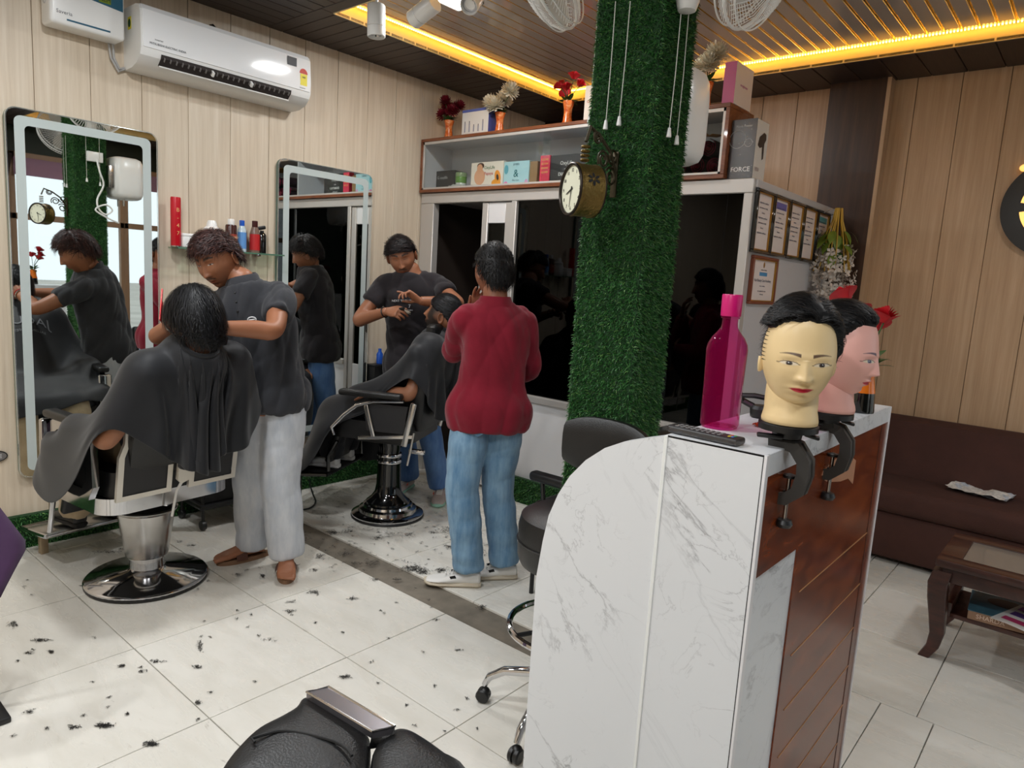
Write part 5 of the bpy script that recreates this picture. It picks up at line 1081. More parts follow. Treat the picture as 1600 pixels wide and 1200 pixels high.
chest_text(b2, so, 'NEXT TIME UNDEFEATED', 0.019, 0.735, -0.01, out=0.150); chest_text(b2, so, '7', 0.03, 0.68, -0.01, out=0.152); chest_text(b2, so, 'STUDIO', 0.011, 0.64, -0.01, out=0.150)
tr = MB(); b2.torso(tr, 0.003, -0.2, 0.10)
for k in 'LR': b2.legtube(tr, k, (0.10, 0.095, 0.078, 0.076, 0.074))
b2.part('jeans', folds(remesh(tr, 0.0115, 3, name='jeans'), 0.005, 9, (7, 7, 13)), M_BJEAN2)
bangle(b2, 'R', 0.9, 0.032, 0.004, M_BLACKPL, 'bracelet')
M_SN = mat('grey_mesh_trainer', (186, 172, 166), 0.8, bmp=0.3, bs=120); M_SNS = mat('mint_sole', (150, 196, 176), 0.6); M_COR = mat('coral_accent', (240, 96, 66), 0.6)
for a, d in (((-3.36, 3.30, 0), (0.65, -0.75, 0)), ((-3.65, 3.28, 0), (0.35, -0.9, 0))): shoe(b2.t, b2.off, a, d, M_SN, M_SNS, 0.28, stripe=M_COR)
rz_ = thing('razor', 'black straight razor held at the bearded customer\'s cheek', 'razor', (-3.335, 2.835, 1.285)); MB().box((0, 0, 0), (0.09, 0.012, 0.018), Euler((0.2, -0.2, 0.25)), 0.004).build('handle', M_BLACKPL, rz_); MB().box((0.065, 0.016, -0.012), (0.05, 0.002, 0.018), Euler((0.2, 0.3, 0.25)), 0.0005).build('blade', M_STEEL, rz_)

# ---- standing man in red shirt
rdm = Man('person', 'man in crimson shirt and blue jeans standing with his back to the counter', (-2.23, 2.49, 0.92), (-2.225, 2.495, 1.19), (-2.235, 2.49, 1.405), (-0.85, 0.53, 0.0), skin=(140, 88, 62), shw=0.146)
rdm.arm('L', (-2.42, 2.56, 1.33), (-0.25, -0.45, -0.95), 0.265, 0.235).arm('R', (-2.40, 2.64, 1.08), (0.35, 0.5, -0.9), 0.265, 0.235)
rdm.leg('L', rdm.p-rdm.rp*0.085-UPZ*0.03, (-2.27, 2.37, 0.5), (-2.235, 2.41, 0.085)); rdm.leg('R', rdm.p+rdm.rp*0.085-UPZ*0.03, (-2.21, 2.56, 0.5), (-2.165, 2.60, 0.085))
rdm.torso(rdm.body, -0.03, -0.28, 1.0)
for k in 'LR': rdm.armtube(rdm.body, k); rdm.legtube(rdm.body, k, (0.08, 0.075, 0.055, 0.05, 0.036))
rdm.hands.append(hand(rdm.wL, (0.08, 0.0, 0.6), (0.75, -0.3, 0.0), 1, (0.3, 0.4, 0.5, 0.5), 0.95, 0.4)); rdm.hands.append(hand(rdm.wR, (-0.4, -0.7, 0.1), (0.6, -0.3, 0.1), -1, (0.4, 0.4, 0.4, 0.4), 0.95, 0.4))
rdm.finish((-2.262, 2.50, 1.535), (-0.94, 0.30, -0.04), hs=1.07, headkw=dict(stubble=0.2))
hairdo(rdm.t, rdm.HML, rgn(0.45, 0.0, -0.52), lambda p, n: (0.15, 0.35, 0.7) if p[2] > 0.05 else (0, -0.2, -0.9), hairmat('jet_hair', (13, 12, 13), (40, 38, 40)), n=3000, L=0.032, wd=0.003, seed=23, thick=0.013, lift=0.009, droop=0.15, jit=0.28, stick=0.6)
sh = MB(); rdm.torso(sh, -0.002, -0.29, 0.99, belly=0.006, flare=0.042)
for k in 'LR': rdm.armtube(sh, k, 0.011, 0.97)
so = rdm.part('shirt', folds(remesh(sh, 0.0095, 4, name='shirt'), 0.014, 6), M_RED)
cl = MB(); cb_ = rdm.n-rdm.up*0.012; cl.loft([ring(cb_-rdm.up*0.03, rdm.r, rdm.ff, 0.088, 0.082, 24, 2.0), ring(cb_+rdm.up*0.028-rdm.ff*0.008, rdm.r, rdm.ff, 0.066, 0.066, 24, 2.0), ring(cb_+rdm.up*0.03-rdm.ff*0.008, rdm.r, rdm.ff, 0.071, 0.072, 24, 2.0), ring(cb_-rdm.up*0.02-rdm.ff*0.002, rdm.r, rdm.ff, 0.092, 0.088, 24, 2.0)], cap=False); o = rdm.part('collar', cl.mesh('collar', M_RED)); o.parent = so
tr = MB(); rdm.torso(tr, -0.008, -0.22, 0.08)
for k in 'LR': rdm.legtube(tr, k, (0.098, 0.094, 0.080, 0.079, 0.076))
jo = rdm.part('jeans', folds(remesh(tr, 0.0105, 3, name='jeans'), 0.005, 10, (6, 6, 15)), M_BJEAN)
for sg in (-1, 1):
    pk = MB(); c_ = rdm.p-rdm.fp*0.118+rdm.rp*sg*0.085-UPZ*0.075; P = []
    Mk = facing(c_-rdm.off, -rdm.fp+rdm.rp*sg*0.35); pk.prism([(-0.062, 0.065), (0.062, 0.065), (0.062, -0.04), (0, -0.075), (-0.062, -0.04)], 0.004, Mk); o = pk.build('back_pocket', M_BJEAN, jo)
M_WSN = mat('white_trainer', (222, 220, 216), 0.55); M_WSS = mat('cream_sole', (196, 184, 164), 0.7)
shoe(rdm.t, rdm.off, (-2.185, 2.445, 0), (-0.72, -0.62, 0), M_WSN, M_WSS, 0.275, stripe=M_BLACK); shoe(rdm.t, rdm.off, (-2.13, 2.655, 0), (-0.62, -0.72, 0), M_WSN, M_WSS, 0.275, stripe=M_BLACK)

# ---- seated customers
def seated(name, label, ctr, ang, head, headfwd, skin, trm, hair, hairkw, headkw, shoe_m=None, wl=None, wr=None, lean=0.30, an=(0.46, 0.25), kn=(0.32, 0.62)):
    F_ = Vector((math.cos(ang), math.sin(ang), 0)); Lf = Vector((-F_.y, F_.x, 0)); C_ = V3(ctr); hd = V3(head)
    pel = C_-F_*0.10+UPZ*0.68; nk = hd-UPZ*0.125-F_*0.01
    ch = pel.lerp(nk, 0.58)-F_*0.0
    p = Man(name, label, pel, ch, nk, F_+UPZ*lean, fp=F_, skin=skin, shw=0.18)
    if an[0] > 0.4: wl = p.sh['L']+F_*0.17+Lf*0.05-UPZ*0.33
    p.arm('L', p.sh['L']+F_*0.30+Lf*0.09-UPZ*0.27, Lf*0.6-UPZ-F_*0.3); p.arm('R', p.sh['R']+F_*0.30-Lf*0.09-UPZ*0.27, -Lf*0.6-UPZ-F_*0.3)
    for k, sg in (('L', 1), ('R', -1)): p.leg(k, pel+Lf*sg*0.09-UPZ*0.02, C_+F_*kn[0]+Lf*sg*0.13+UPZ*kn[1], C_+F_*an[0]+Lf*sg*0.10+UPZ*an[1])
    p.torso(p.body, -0.012, -0.1, 1.0)
    for k in 'LR': p.armtube(p.body, k); p.legtube(p.body, k, (0.08, 0.075, 0.055, 0.05, 0.036))
    for k, sg in (('L', 1), ('R', -1)): p.hands.append(hand(p.__dict__['w'+k], F_-UPZ*0.2, -UPZ, -sg, (0.35,)*4, 0.95, 0.3))
    p.finish(hd, headfwd, headkw=headkw, hs=1.07); hairdo(p.t, p.HML, **hairkw, m=hair)
    tr = MB(); p.torso(tr, 0.004, -0.1, 0.12)
    for k in 'LR': p.legtube(tr, k, (0.10, 0.095, 0.078, 0.074, 0.072))
    p.part('trousers', folds(remesh(tr, 0.012, 3, name='trousers'), 0.005, 12, (14, 14, 16)), trm)
    sh = MB(); p.torso(sh, 0.008, 0.0, 0.96)
    for k in 'LR': p.armtube(sh, k, 0.013, 0.45)
    p.part('shirt', remesh(sh, 0.012, 3, name='shirt'), clothmat(name+'_shirt'+str(len(MATS)), (60, 60, 66), (70, 70, 76)))
    p.F, p.L, p.C = F_, Lf, C_; return p
ANG1 = R(186.7); ANG2 = R(208)
c1 = seated('person', 'customer with a black mop of hair under a black cape facing the mirror', (-3.29, 1.32, 0), ANG1, (-2.83, 1.335, 1.262), (-0.97, -0.1, -0.2), (150, 98, 68), M_BEIGE, hairmat('blue_black_hair', (10, 10, 12), (38, 38, 44)), dict(region=rgn(0.3, -0.25, -0.72), flow=lambda p, n: (p[0]*9, p[1]*7, -0.6), n=4200, L=0.075, wd=0.003, seed=31, thick=0.024, lift=0.012, droop=0.6, jit=0.18, stick=0.55), dict(stubble=0.1))
c2 = seated('person', 'bearded customer with slicked black hair lying back under a black cape', (-3.28, 2.76, 0), ANG2, (-3.075, 2.965, 1.262), (-0.80, -0.46, 0.36), (150, 100, 72), M_BLKTR, hairmat('blue_black_hair', (10, 10, 12), (38, 38, 44)), dict(region=rgn(0.35, 0.12, -0.1), flow=lambda p, n: (0, -1, 0.15), n=2600, L=0.06, wd=0.003, seed=32, thick=0.016, lift=0.008, droop=0.2, jit=0.12, stick=0.5), dict(beard=(20, 17, 17), closed=True), an=(0.34, 0.37), kn=(0.30, 0.64))
for sg in (-1, 1):
    a = c2.C+c2.F*0.29+c2.L*sg*0.10+UPZ*0.295; shoe(c2.t, c2.off, a, c2.F, mat('white_knit_shoe', (226, 224, 222), 0.8), mat('white_foam_sole', (236, 234, 232), 0.7), 0.26)
    a = c1.C+c1.F*0.41+c1.L*sg*0.10+UPZ*0.175; shoe(c1.t, c1.off, a, c1.F, M_BLACKPL, M_BLACK, 0.26)

# ---- barber capes: draped by a small cloth solve over the seated bodies and chairs
def capsule_push(P, caps, pad):
    for a, b, r0, r1 in caps:
        ab = b-a; t = np.clip(((P-a) @ ab)/(ab @ ab), 0, 1); q = a+t[:, None]*ab; d = P-q; l_ = np.linalg.norm(d, axis=1)+1e-9; r = r0+(r1-r0)*t+pad; m_ = l_ < r
        P[m_] = q[m_]+d[m_]/l_[m_][:, None]*r[m_][:, None]
    return P
def drape(person, neckc, neckup, length, caps, steps=150, nr=38, ns=104, seed=1, nrad=0.068, wind=None):
    """polar cloth pinned round the neck; length(angle)->radius; angle 0 = person forward"""
    rng = np.random.RandomState(seed); F_, Lf = np.array(person.F), np.array(person.L); nu_ = np.array(V3(neckup).normalized()); c = np.array(neckc)
    fx = F_-nu_*(F_ @ nu_); fx /= np.linalg.norm(fx); fy = np.cross(nu_, fx)
    an = np.linspace(0, 2*PI, ns, endpoint=False); R0 = np.array([length(a if a <= PI else a-2*PI) for a in an]); s_ = np.linspace(0, 1, nr)
    rad = nrad+s_[:, None]*(R0[None, :]-nrad); dirs = np.cos(an)[:, None]*fx+np.sin(an)[:, None]*fy
    flat = np.stack([rad*np.cos(an), rad*np.sin(an)], -1)
    hor = np.cos(an)[:, None]*F_+np.sin(an)[:, None]*Lf
    P = c+dirs[None]*np.minimum(rad, nrad)[:, :, None]+hor[None]*(rad-nrad)[:, :, None]*0.92; P = P+np.array([0, 0, 1.0])*0.06*(rad-nrad)[:, :, None]
    P[1:] += rng.normal(0, 0.002, P[1:].shape); X = P.reshape(-1, 3).copy(); V = np.zeros_like(X); idx = np.arange(nr*ns).reshape(nr, ns); fl2 = flat.reshape(-1, 2)
    flat3 = fl2
    def batch(A, B, k):
        A, B = A.ravel(), B.ravel(); return A, B, np.linalg.norm(flat3[A]-flat3[B], axis=1), k
    rl = np.roll(idx, -1, 1); cons = []
    for o in (0, 1):
        cons.append(batch(idx[o:-1:2], idx[o+1::2][:len(idx[o:-1:2])], 1.0))                    # radial
        cons.append(batch(idx[:, o::2], rl[:, o::2], 1.0))                                       # round
        for c_ in (0, 1):
            A = idx[o:-1:2]; n_ = len(A); cons.append(batch(A[:, c_::2], rl[o+1::2][:n_][:, c_::2], 0.5)); cons.append(batch(rl[o:-1:2][:, c_::2], idx[o+1::2][:n_][:, c_::2], 0.5))
    r2 = np.roll(idx, -2, 1)
    for o in (0, 1, 2, 3): cons.append(batch(r2[:, o::4] if False else idx[:, o::4], r2[:, o::4], 0.08))
    for o in (0, 1, 2, 3):
        A = idx[o:-2:4]; B = idx[o+2::4][:len(A)]; cons.append(batch(A, B, 0.10))
    pin = idx[0]; px = X[pin].copy(); dt = 0.02; w_ = np.ones(len(X)); w_[pin] = 0
    teth = (rad-nrad).ravel()*1.02; anchor = np.repeat(px[None], nr, 0).reshape(-1, 3)
    pre = [(a_, b_, l_, k*(w_[a_]/(w_[a_]+w_[b_]+1e-9)), k*(w_[b_]/(w_[a_]+w_[b_]+1e-9))) for a_, b_, l_, k in cons]
    caps = [(np.array(a_), np.array(b_), r0, r1) for a_, b_, r0, r1 in caps]
    for s in range(steps):
        V[:, 2] -= 9.8*dt; V *= 0.96; Y = X+V*dt; Y[pin] = px
        for it in range(7):
            for a_, b_, l_, ka, kb in pre:
                d = Y[b_]-Y[a_]; ln = np.sqrt(np.einsum('ij,ij->i', d, d))+1e-9; d *= ((ln-l_)/ln)[:, None]; Y[a_] += d*ka[:, None]; Y[b_] -= d*kb[:, None]
            d = Y-anchor; ln = np.sqrt(np.einsum('ij,ij->i', d, d))+1e-9; m_ = ln > teth+1e-6; Y[m_] = anchor[m_]+d[m_]*(teth[m_]/ln[m_])[:, None]
            if it % 2 == 0: Y = capsule_push(Y, caps, 0.010)
            Y[pin] = px
        V = (Y-X)/dt; sp = np.linalg.norm(V, axis=1); big = sp > 3; V[big] *= (3/sp[big])[:, None]
        Z = capsule_push(Y.copy(), caps, 0.013); tc = np.linalg.norm(Z-Y, axis=1) > 1e-6; V[tc] *= 0.3; X = Y
    mb = MB(); mb.grid(X.reshape(nr, ns, 3).tolist(), closed_u=True); me = mb.mesh('cape', M_CAPE, 60)
    bm = bmesh.new(); bm.from_mesh(me); bmesh.ops.smooth_vert(bm, verts=bm.verts, factor=0.4, use_axis_x=True, use_axis_y=True, use_axis_z=True); bm.to_mesh(me); bm.free()
    o = obj('barber_cape', me); sd = o.modifiers.new('thickness', 'SOLIDIFY'); sd.thickness = 0.003; sb_ = o.modifiers.new('sub', 'SUBSURF'); sb_.levels = 1; sb_.render_levels = 1
    nb = MB(); nb.tube([c+0.004*nu_+dirs[k]*nrad for k in range(0, ns, 4)], 0.011, 8, closed=True, flat=1.6); nb.build('neck_band', M_CAPE, o); return o
def bodycaps(p, chair_back=True):
    q = []; A = lambda v: tuple(v)
    q += [(A(p.p), A(p.c), 0.15, 0.155), (A(p.c), A(p.n-p.up*0.07), 0.155, 0.13), (A(p.sh['L']), A(p.sh['R']), 0.092, 0.092), (A(p.n-p.up*0.06), A(p.n+p.up*0.05), 0.085, 0.058)]
    for k in 'LR': q += [(A(p.sh[k]), A(p.__dict__['e'+k]), 0.09, 0.066), (A(p.__dict__['e'+k]), A(p.__dict__['w'+k]), 0.055, 0.042), (A(p.__dict__['w'+k]), A(p.__dict__['w'+k]+p.F*0.12), 0.045, 0.035), (A(p.__dict__['h'+k]), A(p.__dict__['k'+k]), 0.128, 0.112), (A(p.__dict__['k'+k]), A(p.__dict__['a'+k]), 0.112, 0.095)]
    return q
def chaircaps(C_, F_, Lf, lean):
    q = []
    for sg in (-1, 1):
        for z in (0.80, 0.70, 0.60): q.append((tuple(C_-F_*0.20+Lf*sg*0.315+UPZ*z), tuple(C_+F_*0.20+Lf*sg*0.315+UPZ*z), 0.045, 0.045))
    for y in (-0.26, -0.18, -0.09, 0.0, 0.09, 0.18, 0.26): q.append((tuple(C_-F_*0.22+Lf*y+UPZ*0.58), tuple(C_+F_*0.30+Lf*y+UPZ*0.58), 0.06, 0.06)); q.append((tuple(C_+F_*0.30+Lf*y+UPZ*0.56), tuple(C_+F_*0.42+Lf*y+UPZ*0.25), 0.06, 0.06))
    for y in (-0.2, -0.1, 0.0, 0.1, 0.2): q.append((tuple(C_-F_*0.27+Lf*y+UPZ*0.60), tuple(C_-F_*lean+Lf*y+UPZ*1.06), 0.05, 0.045))
    return q
cp1 = drape(c1, c1.n+c1.up*0.035, c1.up, lambda a: 1.20*math.exp(-((a+0.05)/0.68)**6)+0.52*(1-math.exp(-((a+0.05)/0.68)**6))+0.04*math.sin(a*4+1), bodycaps(c1)+chaircaps(c1.C, c1.F, c1.L, 0.38), seed=3)
tag(cp1, 'black barber cape over the mop-haired customer in the chrome chair', 'cape')
cp2 = drape(c2, c2.n+c2.up*0.035, c2.up, lambda a: 1.30*math.exp(-(a/0.7)**4)+0.54*(1-math.exp(-(a/0.7)**4))+0.05*math.sin(a*4), bodycaps(c2)+chaircaps(c2.C, c2.F, c2.L, 0.22), seed=5)
tag(cp2, 'black barber cape over the bearded customer in the black chair', 'cape')

from mathutils.bvhtree import BVHTree
def cape_text(cape, p, s_, size, fwd_off, z_c):
    bv = BVHTree.FromPolygons([v.co for v in cape.data.vertices], [tuple(q.vertices) for q in cape.data.polygons]); u = (UPZ*0.8-p.F*0.6).normalized()
    c_ = p.n+p.F*fwd_off; M_ = facing((0, 0, 0), p.F*0.6+UPZ*0.8, u); t = text('cape_print', s_, size, M_, mat('pale_cape_print', (120, 122, 128), 0.7), cape, 0.0)
    bm = bmesh.new(); bm.from_mesh(t.data); bmesh.ops.subdivide_edges(bm, edges=bm.edges, cuts=1, use_grid_fill=True); d = -(p.F*0.6+UPZ*0.8).normalized()
    for v in bm.verts:
        o = c_+UPZ*z_c+v.co-d*0.7; h = bv.ray_cast(o, d)
        v.co = (h[0]-d*0.005) if h[0] is not None else o+d*0.7
    bm.to_mesh(t.data); bm.free()
cape_text(cp1, c1, 'JAGUAR', 0.085, 0.22, -0.10); cape_text(cp1, c1, 'SALON PROFESSIONAL', 0.024, 0.27, -0.155)
# ------------------------------------------------------------------ barber chairs (local: +x forward, +y left)
def rband(x0, x1, y0, y1, r, n=8):
    return rrect(x1-x0, y1-y0, r, n, (x0+x1)/2, (y0+y1)/2)
def extr(t, name, poly, z0, z1, m, ang=30): return MB().prism(poly, z1-z0, None, z0).build(name, m, t, ang=ang)
def framed(t, y0, y1, m_fr, m_pan):
    """chrome-edged back panel in the plane x=-0.28, leaning back"""
    M_ = Matrix(((0, 0, -1, -0.262), (1, 0, 0, 0), (0, 1, 0, 0), (0, 0, 0, 1)))
    L = Matrix.Translation((0, 0, 0.53)) @ Matrix.Rotation(R(-9), 4, 'Y') @ Matrix.Translation((0, 0, -0.53))
    o_ = [(y0, 0.545), (y1, 0.545), (y1, 0.74), (y1-0.02*(1 if y1 > y0 else -1), 0.80), (y1-0.02*(1 if y1 > y0 else -1), 0.92), (y0, 0.92)]
    cx, cz = (y0+y1)/2, 0.73; i_ = [(cx+(y-cx)*0.80, cz+(z-cz)*0.88) for y, z in o_]; n = 6
    mb = MB(); a = [(y, z, 0.016) for y, z in o_]; b = [(y, z, 0.016) for y, z in i_]; c_ = [(y, z, 0.0) for y, z in o_]
    mb.raw(a+b+c_, [(k, (k+1) % n, n+(k+1) % n, n+k) for k in range(n)]+[(k, 2*n+k, 2*n+(k+1) % n, (k+1) % n) for k in range(n)], L @ M_); fo = mb.build('panel_frame', m_fr, t)
    mb = MB(); mb.prism(i_, 0.004, L @ M_, 0.008); mb.build('back_panel', m_pan, t)
def barber_chair(label, loc, ang, chrome, lean, group, fo_=(0.0, 0.0)):
    t = thing('barber_chair', label, 'barber chair', loc, ang, group)
    if chrome:
        MB().lathe([(0.0, 0.004), (0.262, 0.004), (0.264, 0.012), (0.262, 0.02)], seg=48).build('base_rim', M_BLACKPL, t)
        MB().lathe([(0.262, 0.016), (0.264, 0.024), (0.255, 0.032), (0.21, 0.038), (0.205, 0.043), (0.09, 0.058), (0.075, 0.07), (0.0, 0.07)], seg=56).build('base_plate', M_CHROME, t)
        MB().lathe([(0.074, 0.06), (0.074, 0.115), (0.08, 0.118), (0.08, 0.128), (0.0, 0.128)], seg=36).build('column', M_CHROME, t)
        MB().lathe([(0.07, 0.125), (0.088, 0.128), (0.093, 0.138), (0.122, 0.34), (0.132, 0.347), (0.135, 0.356), (0.128, 0.362)], seg=40).build('pump_cover', M_STEEL, t)
        MB().lathe([(0.126, 0.355), (0.10, 0.39), (0.12, 0.43), (0.0, 0.43)], seg=24).build('pump_head', M_BLACKGL, t)
        bd = MB(); o_ = rband(-0.235, 0.26, -0.30, 0.30, 0.10); n = len(o_); i_ = rband(-0.225, 0.25, -0.29, 0.29, 0.09); vs = [(x, y, z) for z in (0.43, 0.50) for x, y in o_]+[(x, y, z) for z in (0.43, 0.50) for x, y in i_]
        f = [(k, (k+1) % n, n+(k+1) % n, n+k) for k in range(n)]+[(2*n+k, 2*n+(k+1) % n, 3*n+(k+1) % n, 3*n+k) for k in range(n)]+[(n+k, n+(k+1) % n, 3*n+(k+1) % n, 3*n+k) for k in range(n)]+[(k, (k+1) % n, 2*n+(k+1) % n, 2*n+k) for k in range(n)]
        bd.raw(vs, f); bd.build('seat_band', M_CHROME, t, ang=30)
        MB().prism(rband(-0.2, 0.2, -0.27, 0.27, 0.08), 0.03, None, 0.425).build('seat_pan', M_BLACKPL, t)
    else:
        MB().lathe([(0.0, 0.0), (0.222, 0.0), (0.226, 0.008), (0.222, 0.018)], seg=48).build('base_rim', M_BLACKPL, t)
        MB().lathe([(0.222, 0.014), (0.222, 0.024), (0.20, 0.034), (0.18, 0.038), (0.176, 0.058), (0.155, 0.068), (0.15, 0.082), (0.135, 0.09), (0.0, 0.09)], seg=56).build('base_plate', M_CHROME, t)
        MB().lathe([(0.138, 0.086), (0.135, 0.10), (0.105, 0.125), (0.083, 0.16), (0.075, 0.21), (0.072, 0.34), (0.0, 0.34)], seg=40).build('column', M_BLACKGL, t)
        for z in (0.345, 0.385): MB().lathe([(0.07, z-0.004), (0.076, z), (0.078, z+0.008), (0.074, z+0.018), (0.066, z+0.02)], seg=36).build('column_ring', M_CHROME, t)
        MB().lathe([(0.066, 0.36), (0.063, 0.40), (0.066, 0.44), (0.07, 0.50), (0.0, 0.50)], seg=32).build('pump_head', M_BLACKGL, t)
        MB().b2((-0.16, -0.15, 0.49), (0.17, 0.15, 0.535), 0.015).build('seat_pan', M_BLACKPL, t)
        MB().box((-0.22, 0.12, 0.46), (0.10, 0.03, 0.03), None, 0.01).build('pump_lever', M_CHROME, t)
    MB().prism(rband(-0.235, 0.27, -0.265, 0.265, 0.07), 0.11, None, 0.50 if chrome else 0.535).build('seat_cushion', M_LEATHER, t)
    # reclined back
    a = Vector((-0.235, 0, 0.60)); b = Vector((-lean, 0, 1.06)); d = (b-a).normalized(); nn_ = Vector((-d.z, 0, d.x)); secs = []
    for k in range(9):
        q = k/8; c_ = a.lerp(b, q); w_ = 0.225+0.02*math.sin(PI*q); th = 0.036+0.014*math.sin(PI*q); secs.append(ring(c_+nn_*0.012, Vector((0, 1, 0)), nn_, w_ if k not in (0, 8) else w_-0.03, th if k not in (0, 8) else th*0.6, 20, 5))
    MB().loft(secs).build('backrest', M_LEATHER, t)
    hb = b+d*0.03; MB().loft([ring(hb+d*(0.02+0.11*q)+nn_*0.0, Vector((0, 1, 0)), nn_, 0.115*(0.8 if q in (0, 1) else 1), 0.035*(0.7 if q in (0, 1) else 1), 18, 4) for q in (0, 0.15, 0.5, 0.85, 1)]).build('headrest', M_LEATHER, t)
    MB().tube([b-d*0.1-nn_*-0.03, b+d*0.10-nn_*-0.03], 0.009, 8).build('headrest_bar', M_CHROME, t)
    mfr = mat('ivory_chrome_frame', (214, 208, 198), 0.3, 0.55) if chrome else M_CHROME; mp = mat('charcoal_vinyl', (34, 33, 35), 0.5)
    if chrome:
        framed(t, 0.04, 0.275, mfr, mp); framed(t, -0.04, -0.275, mfr, mp)
        L = Matrix.Translation((0, 0, 0.53)) @ Matrix.Rotation(R(-9), 4, 'Y') @ Matrix.Translation((0, 0, -0.53))
        sp = MB(); sp.prism([(-0.03, 0.60), (0.012, 0.585), (0.03, 0.605), (0.028, 0.84), (0.02, 0.96), (-0.02, 0.96), (-0.032, 0.84)], 0.02, L @ Matrix(((0, 0, -1, -0.285), (1, 0, 0, 0), (0, 1, 0, 0), (0, 0, 0, 1)))); sp.build('recline_bracket', mfr, t)
        br = MB(); br.prism(rrect(0.05, 0.05, 0.006, 3, 0, 0.84), 0.006, L @ Matrix(((0, 0, -1, -0.303), (1, 0, 0, 0), (0, 1, 0, 0), (0, 0, 0, 1)))); br.build('hinge_plate', M_STEEL, t)
        bl = MB().lathe([(0, 0), (0.006, 0), (0.005, 0.004), (0, 0.005)], seg=8, axis=(-1, 0, 0)).mesh('bolt', M_BLACKPL)
        for y, z in ((-0.017, 0.858), (0.017, 0.858), (0.0, 0.838), (-0.017, 0.825), (0.017, 0.825)): obj('bolt', bl, t, L @ Vector((-0.311, y, z)))
        MB().tube([L @ Vector((-0.295, 0.0, 0.60)), Vector((-0.285, 0.02, 0.50)), Vector((-0.272, 0.035, 0.385))], [0.007, 0.0055, 0.0055], 8).build('recline_lever', mat('white_rod', (222, 220, 216), 0.35), t)
        MB().tube([(-0.20, -0.02, 0.432), (-0.22, 0.03, 0.425), (-0.2, 0.07, 0.435), (-0.19, 0.03, 0.44), (-0.2, -0.01, 0.44)], 0.008, 8).build('pump_linkage', M_CHROME, t)
    # armrests
    for sg in (1, -1):
        y = 0.315*sg
        if chrome:
            P = [(-0.16, 0.50), (0.16, 0.50), (0.20, 0.54), (0.215, 0.66), (0.19, 0.76), (0.12, 0.80), (-0.14, 0.80), (-0.19, 0.76), (-0.20, 0.56)]; n = len(P); I = [(0.01+(x-0.01)*0.72, 0.65+(z-0.65)*0.72) for x, z in P]
            mb = MB(); a_ = [(x, y+s_*0.014, z) for s_ in (-1, 1) for x, z in P]+[(x, y+s_*0.014, z) for s_ in (-1, 1) for x, z in I]
            mb.raw(a_, [(s_*n+k, s_*n+(k+1) % n, 2*n+s_*n+(k+1) % n, 2*n+s_*n+k) for s_ in (0, 1) for k in range(n)]+[(k, (k+1) % n, n+(k+1) % n, n+k) for k in range(n)]+[(2*n+k, 2*n+(k+1) % n, 3*n+(k+1) % n, 3*n+k) for k in range(n)]); ao = mb.build('armrest_frame', M_CHROME, t, ang=30)
            MB().prism(I, 0.012, Matrix(((1, 0, 0, 0), (0, 0, 1, y-0.006), (0, 1, 0, 0), (0, 0, 0, 1)))).build('armrest_panel', mp, ao)
            MB().box((0.20, y, 0.655), (0.03, 0.075, 0.27), Euler((0, -0.03, 0)), 0.012, 3).build('armrest_front', M_CHROME, ao)
        else:
            ao = MB().tube([(0.22, y, 0.555), (0.235, y, 0.60), (0.16, y, 0.68), (0.08, y, 0.745), (-0.02, y, 0.775), (-0.20, y, 0.79)], [0.011, 0.011, 0.012, 0.012, 0.011, 0.01], 10).build('armrest_frame', M_CHROME, t)
            MB().box((0.0, y, 0.66), (0.026, 0.02, 0.19), Euler((0, 0.28, 0)), 0.006).build('armrest_strut', M_STEEL, ao); MB().box((-0.10, y, 0.575), (0.34, 0.018, 0.022), Euler((0, 0.12, 0)), 0.005).build('side_rail', M_STEEL, ao)
            MB().box((-0.235, y, 0.66), (0.035, 0.02, 0.26), Euler((0, -0.2, 0)), 0.008).build('recline_plate', M_STEEL, ao)
            MB().prism([(-0.2, 0.60), (0.02, 0.60), (0.05, 0.76), (-0.22, 0.76)], 0.01, Matrix(((1, 0, 0, 0), (0, 0, 1, y-0.02*sg), (0, 1, 0, 0), (0, 0, 0, 1)))).build('armrest_panel', mp, ao)
        MB().box((0.0, y, 0.815), (0.38, 0.062, 0.035), None, 0.014, 3).build('arm_pad', M_LEATHER, ao)
    if not chrome: MB().tube([(-0.27, 0.32, 0.62), (-0.255, 0.325, 0.52), (-0.24, 0.33, 0.43)], 0.007, 8).build('recline_lever', M_STEEL, t)
    # leg rest and foot plate
    fx, fz = fo_
    MB().box((0.34+fx*0.4, 0, 0.42+fz*0.3), (0.04, 0.40, 0.30-fz*0.6), Euler((0, -0.32, 0)), 0.015, 3).build('leg_rest', M_LEATHER, t)
    for sg in (1, -1): MB().tube([(0.24, 0.235*sg, 0.50), (0.36+fx*0.5, 0.235*sg, 0.40), (0.42+fx, 0.235*sg, 0.19+fz)], 0.012, 8).build('foot_arm', M_CHROME if chrome else M_BLACKGL, t)
    fp = MB(); fp.box((0.55+fx, 0, 0.155+fz), (0.28, 0.50, 0.018), Euler((0, 0.10, 0)), 0.006); fo = fp.build('foot_plate', M_STEEL if chrome else M_BLACKPL, t)
    MB().tube([(0.42+fx, 0.25, 0.17+fz), (0.69+fx, 0.25, 0.142+fz), (0.69+fx, -0.25, 0.142+fz), (0.42+fx, -0.25, 0.17+fz)], 0.012, 8).build('foot_rail', M_CHROME if chrome else M_BLACKGL, fo)
    MB().b2((0.637+fx, 0.152, 0.0), (0.672+fx, 0.187, 0.145+fz), 0.004).build('support_leg', mat('beige_metal', (168, 148, 120), 0.4, 0.4) if chrome else M_BLACKPL, t); return t
ch1 = barber_chair('chrome barber chair with framed back panels and pump cover', (-3.29, 1.32, 0), ANG1, True, 0.40, None)
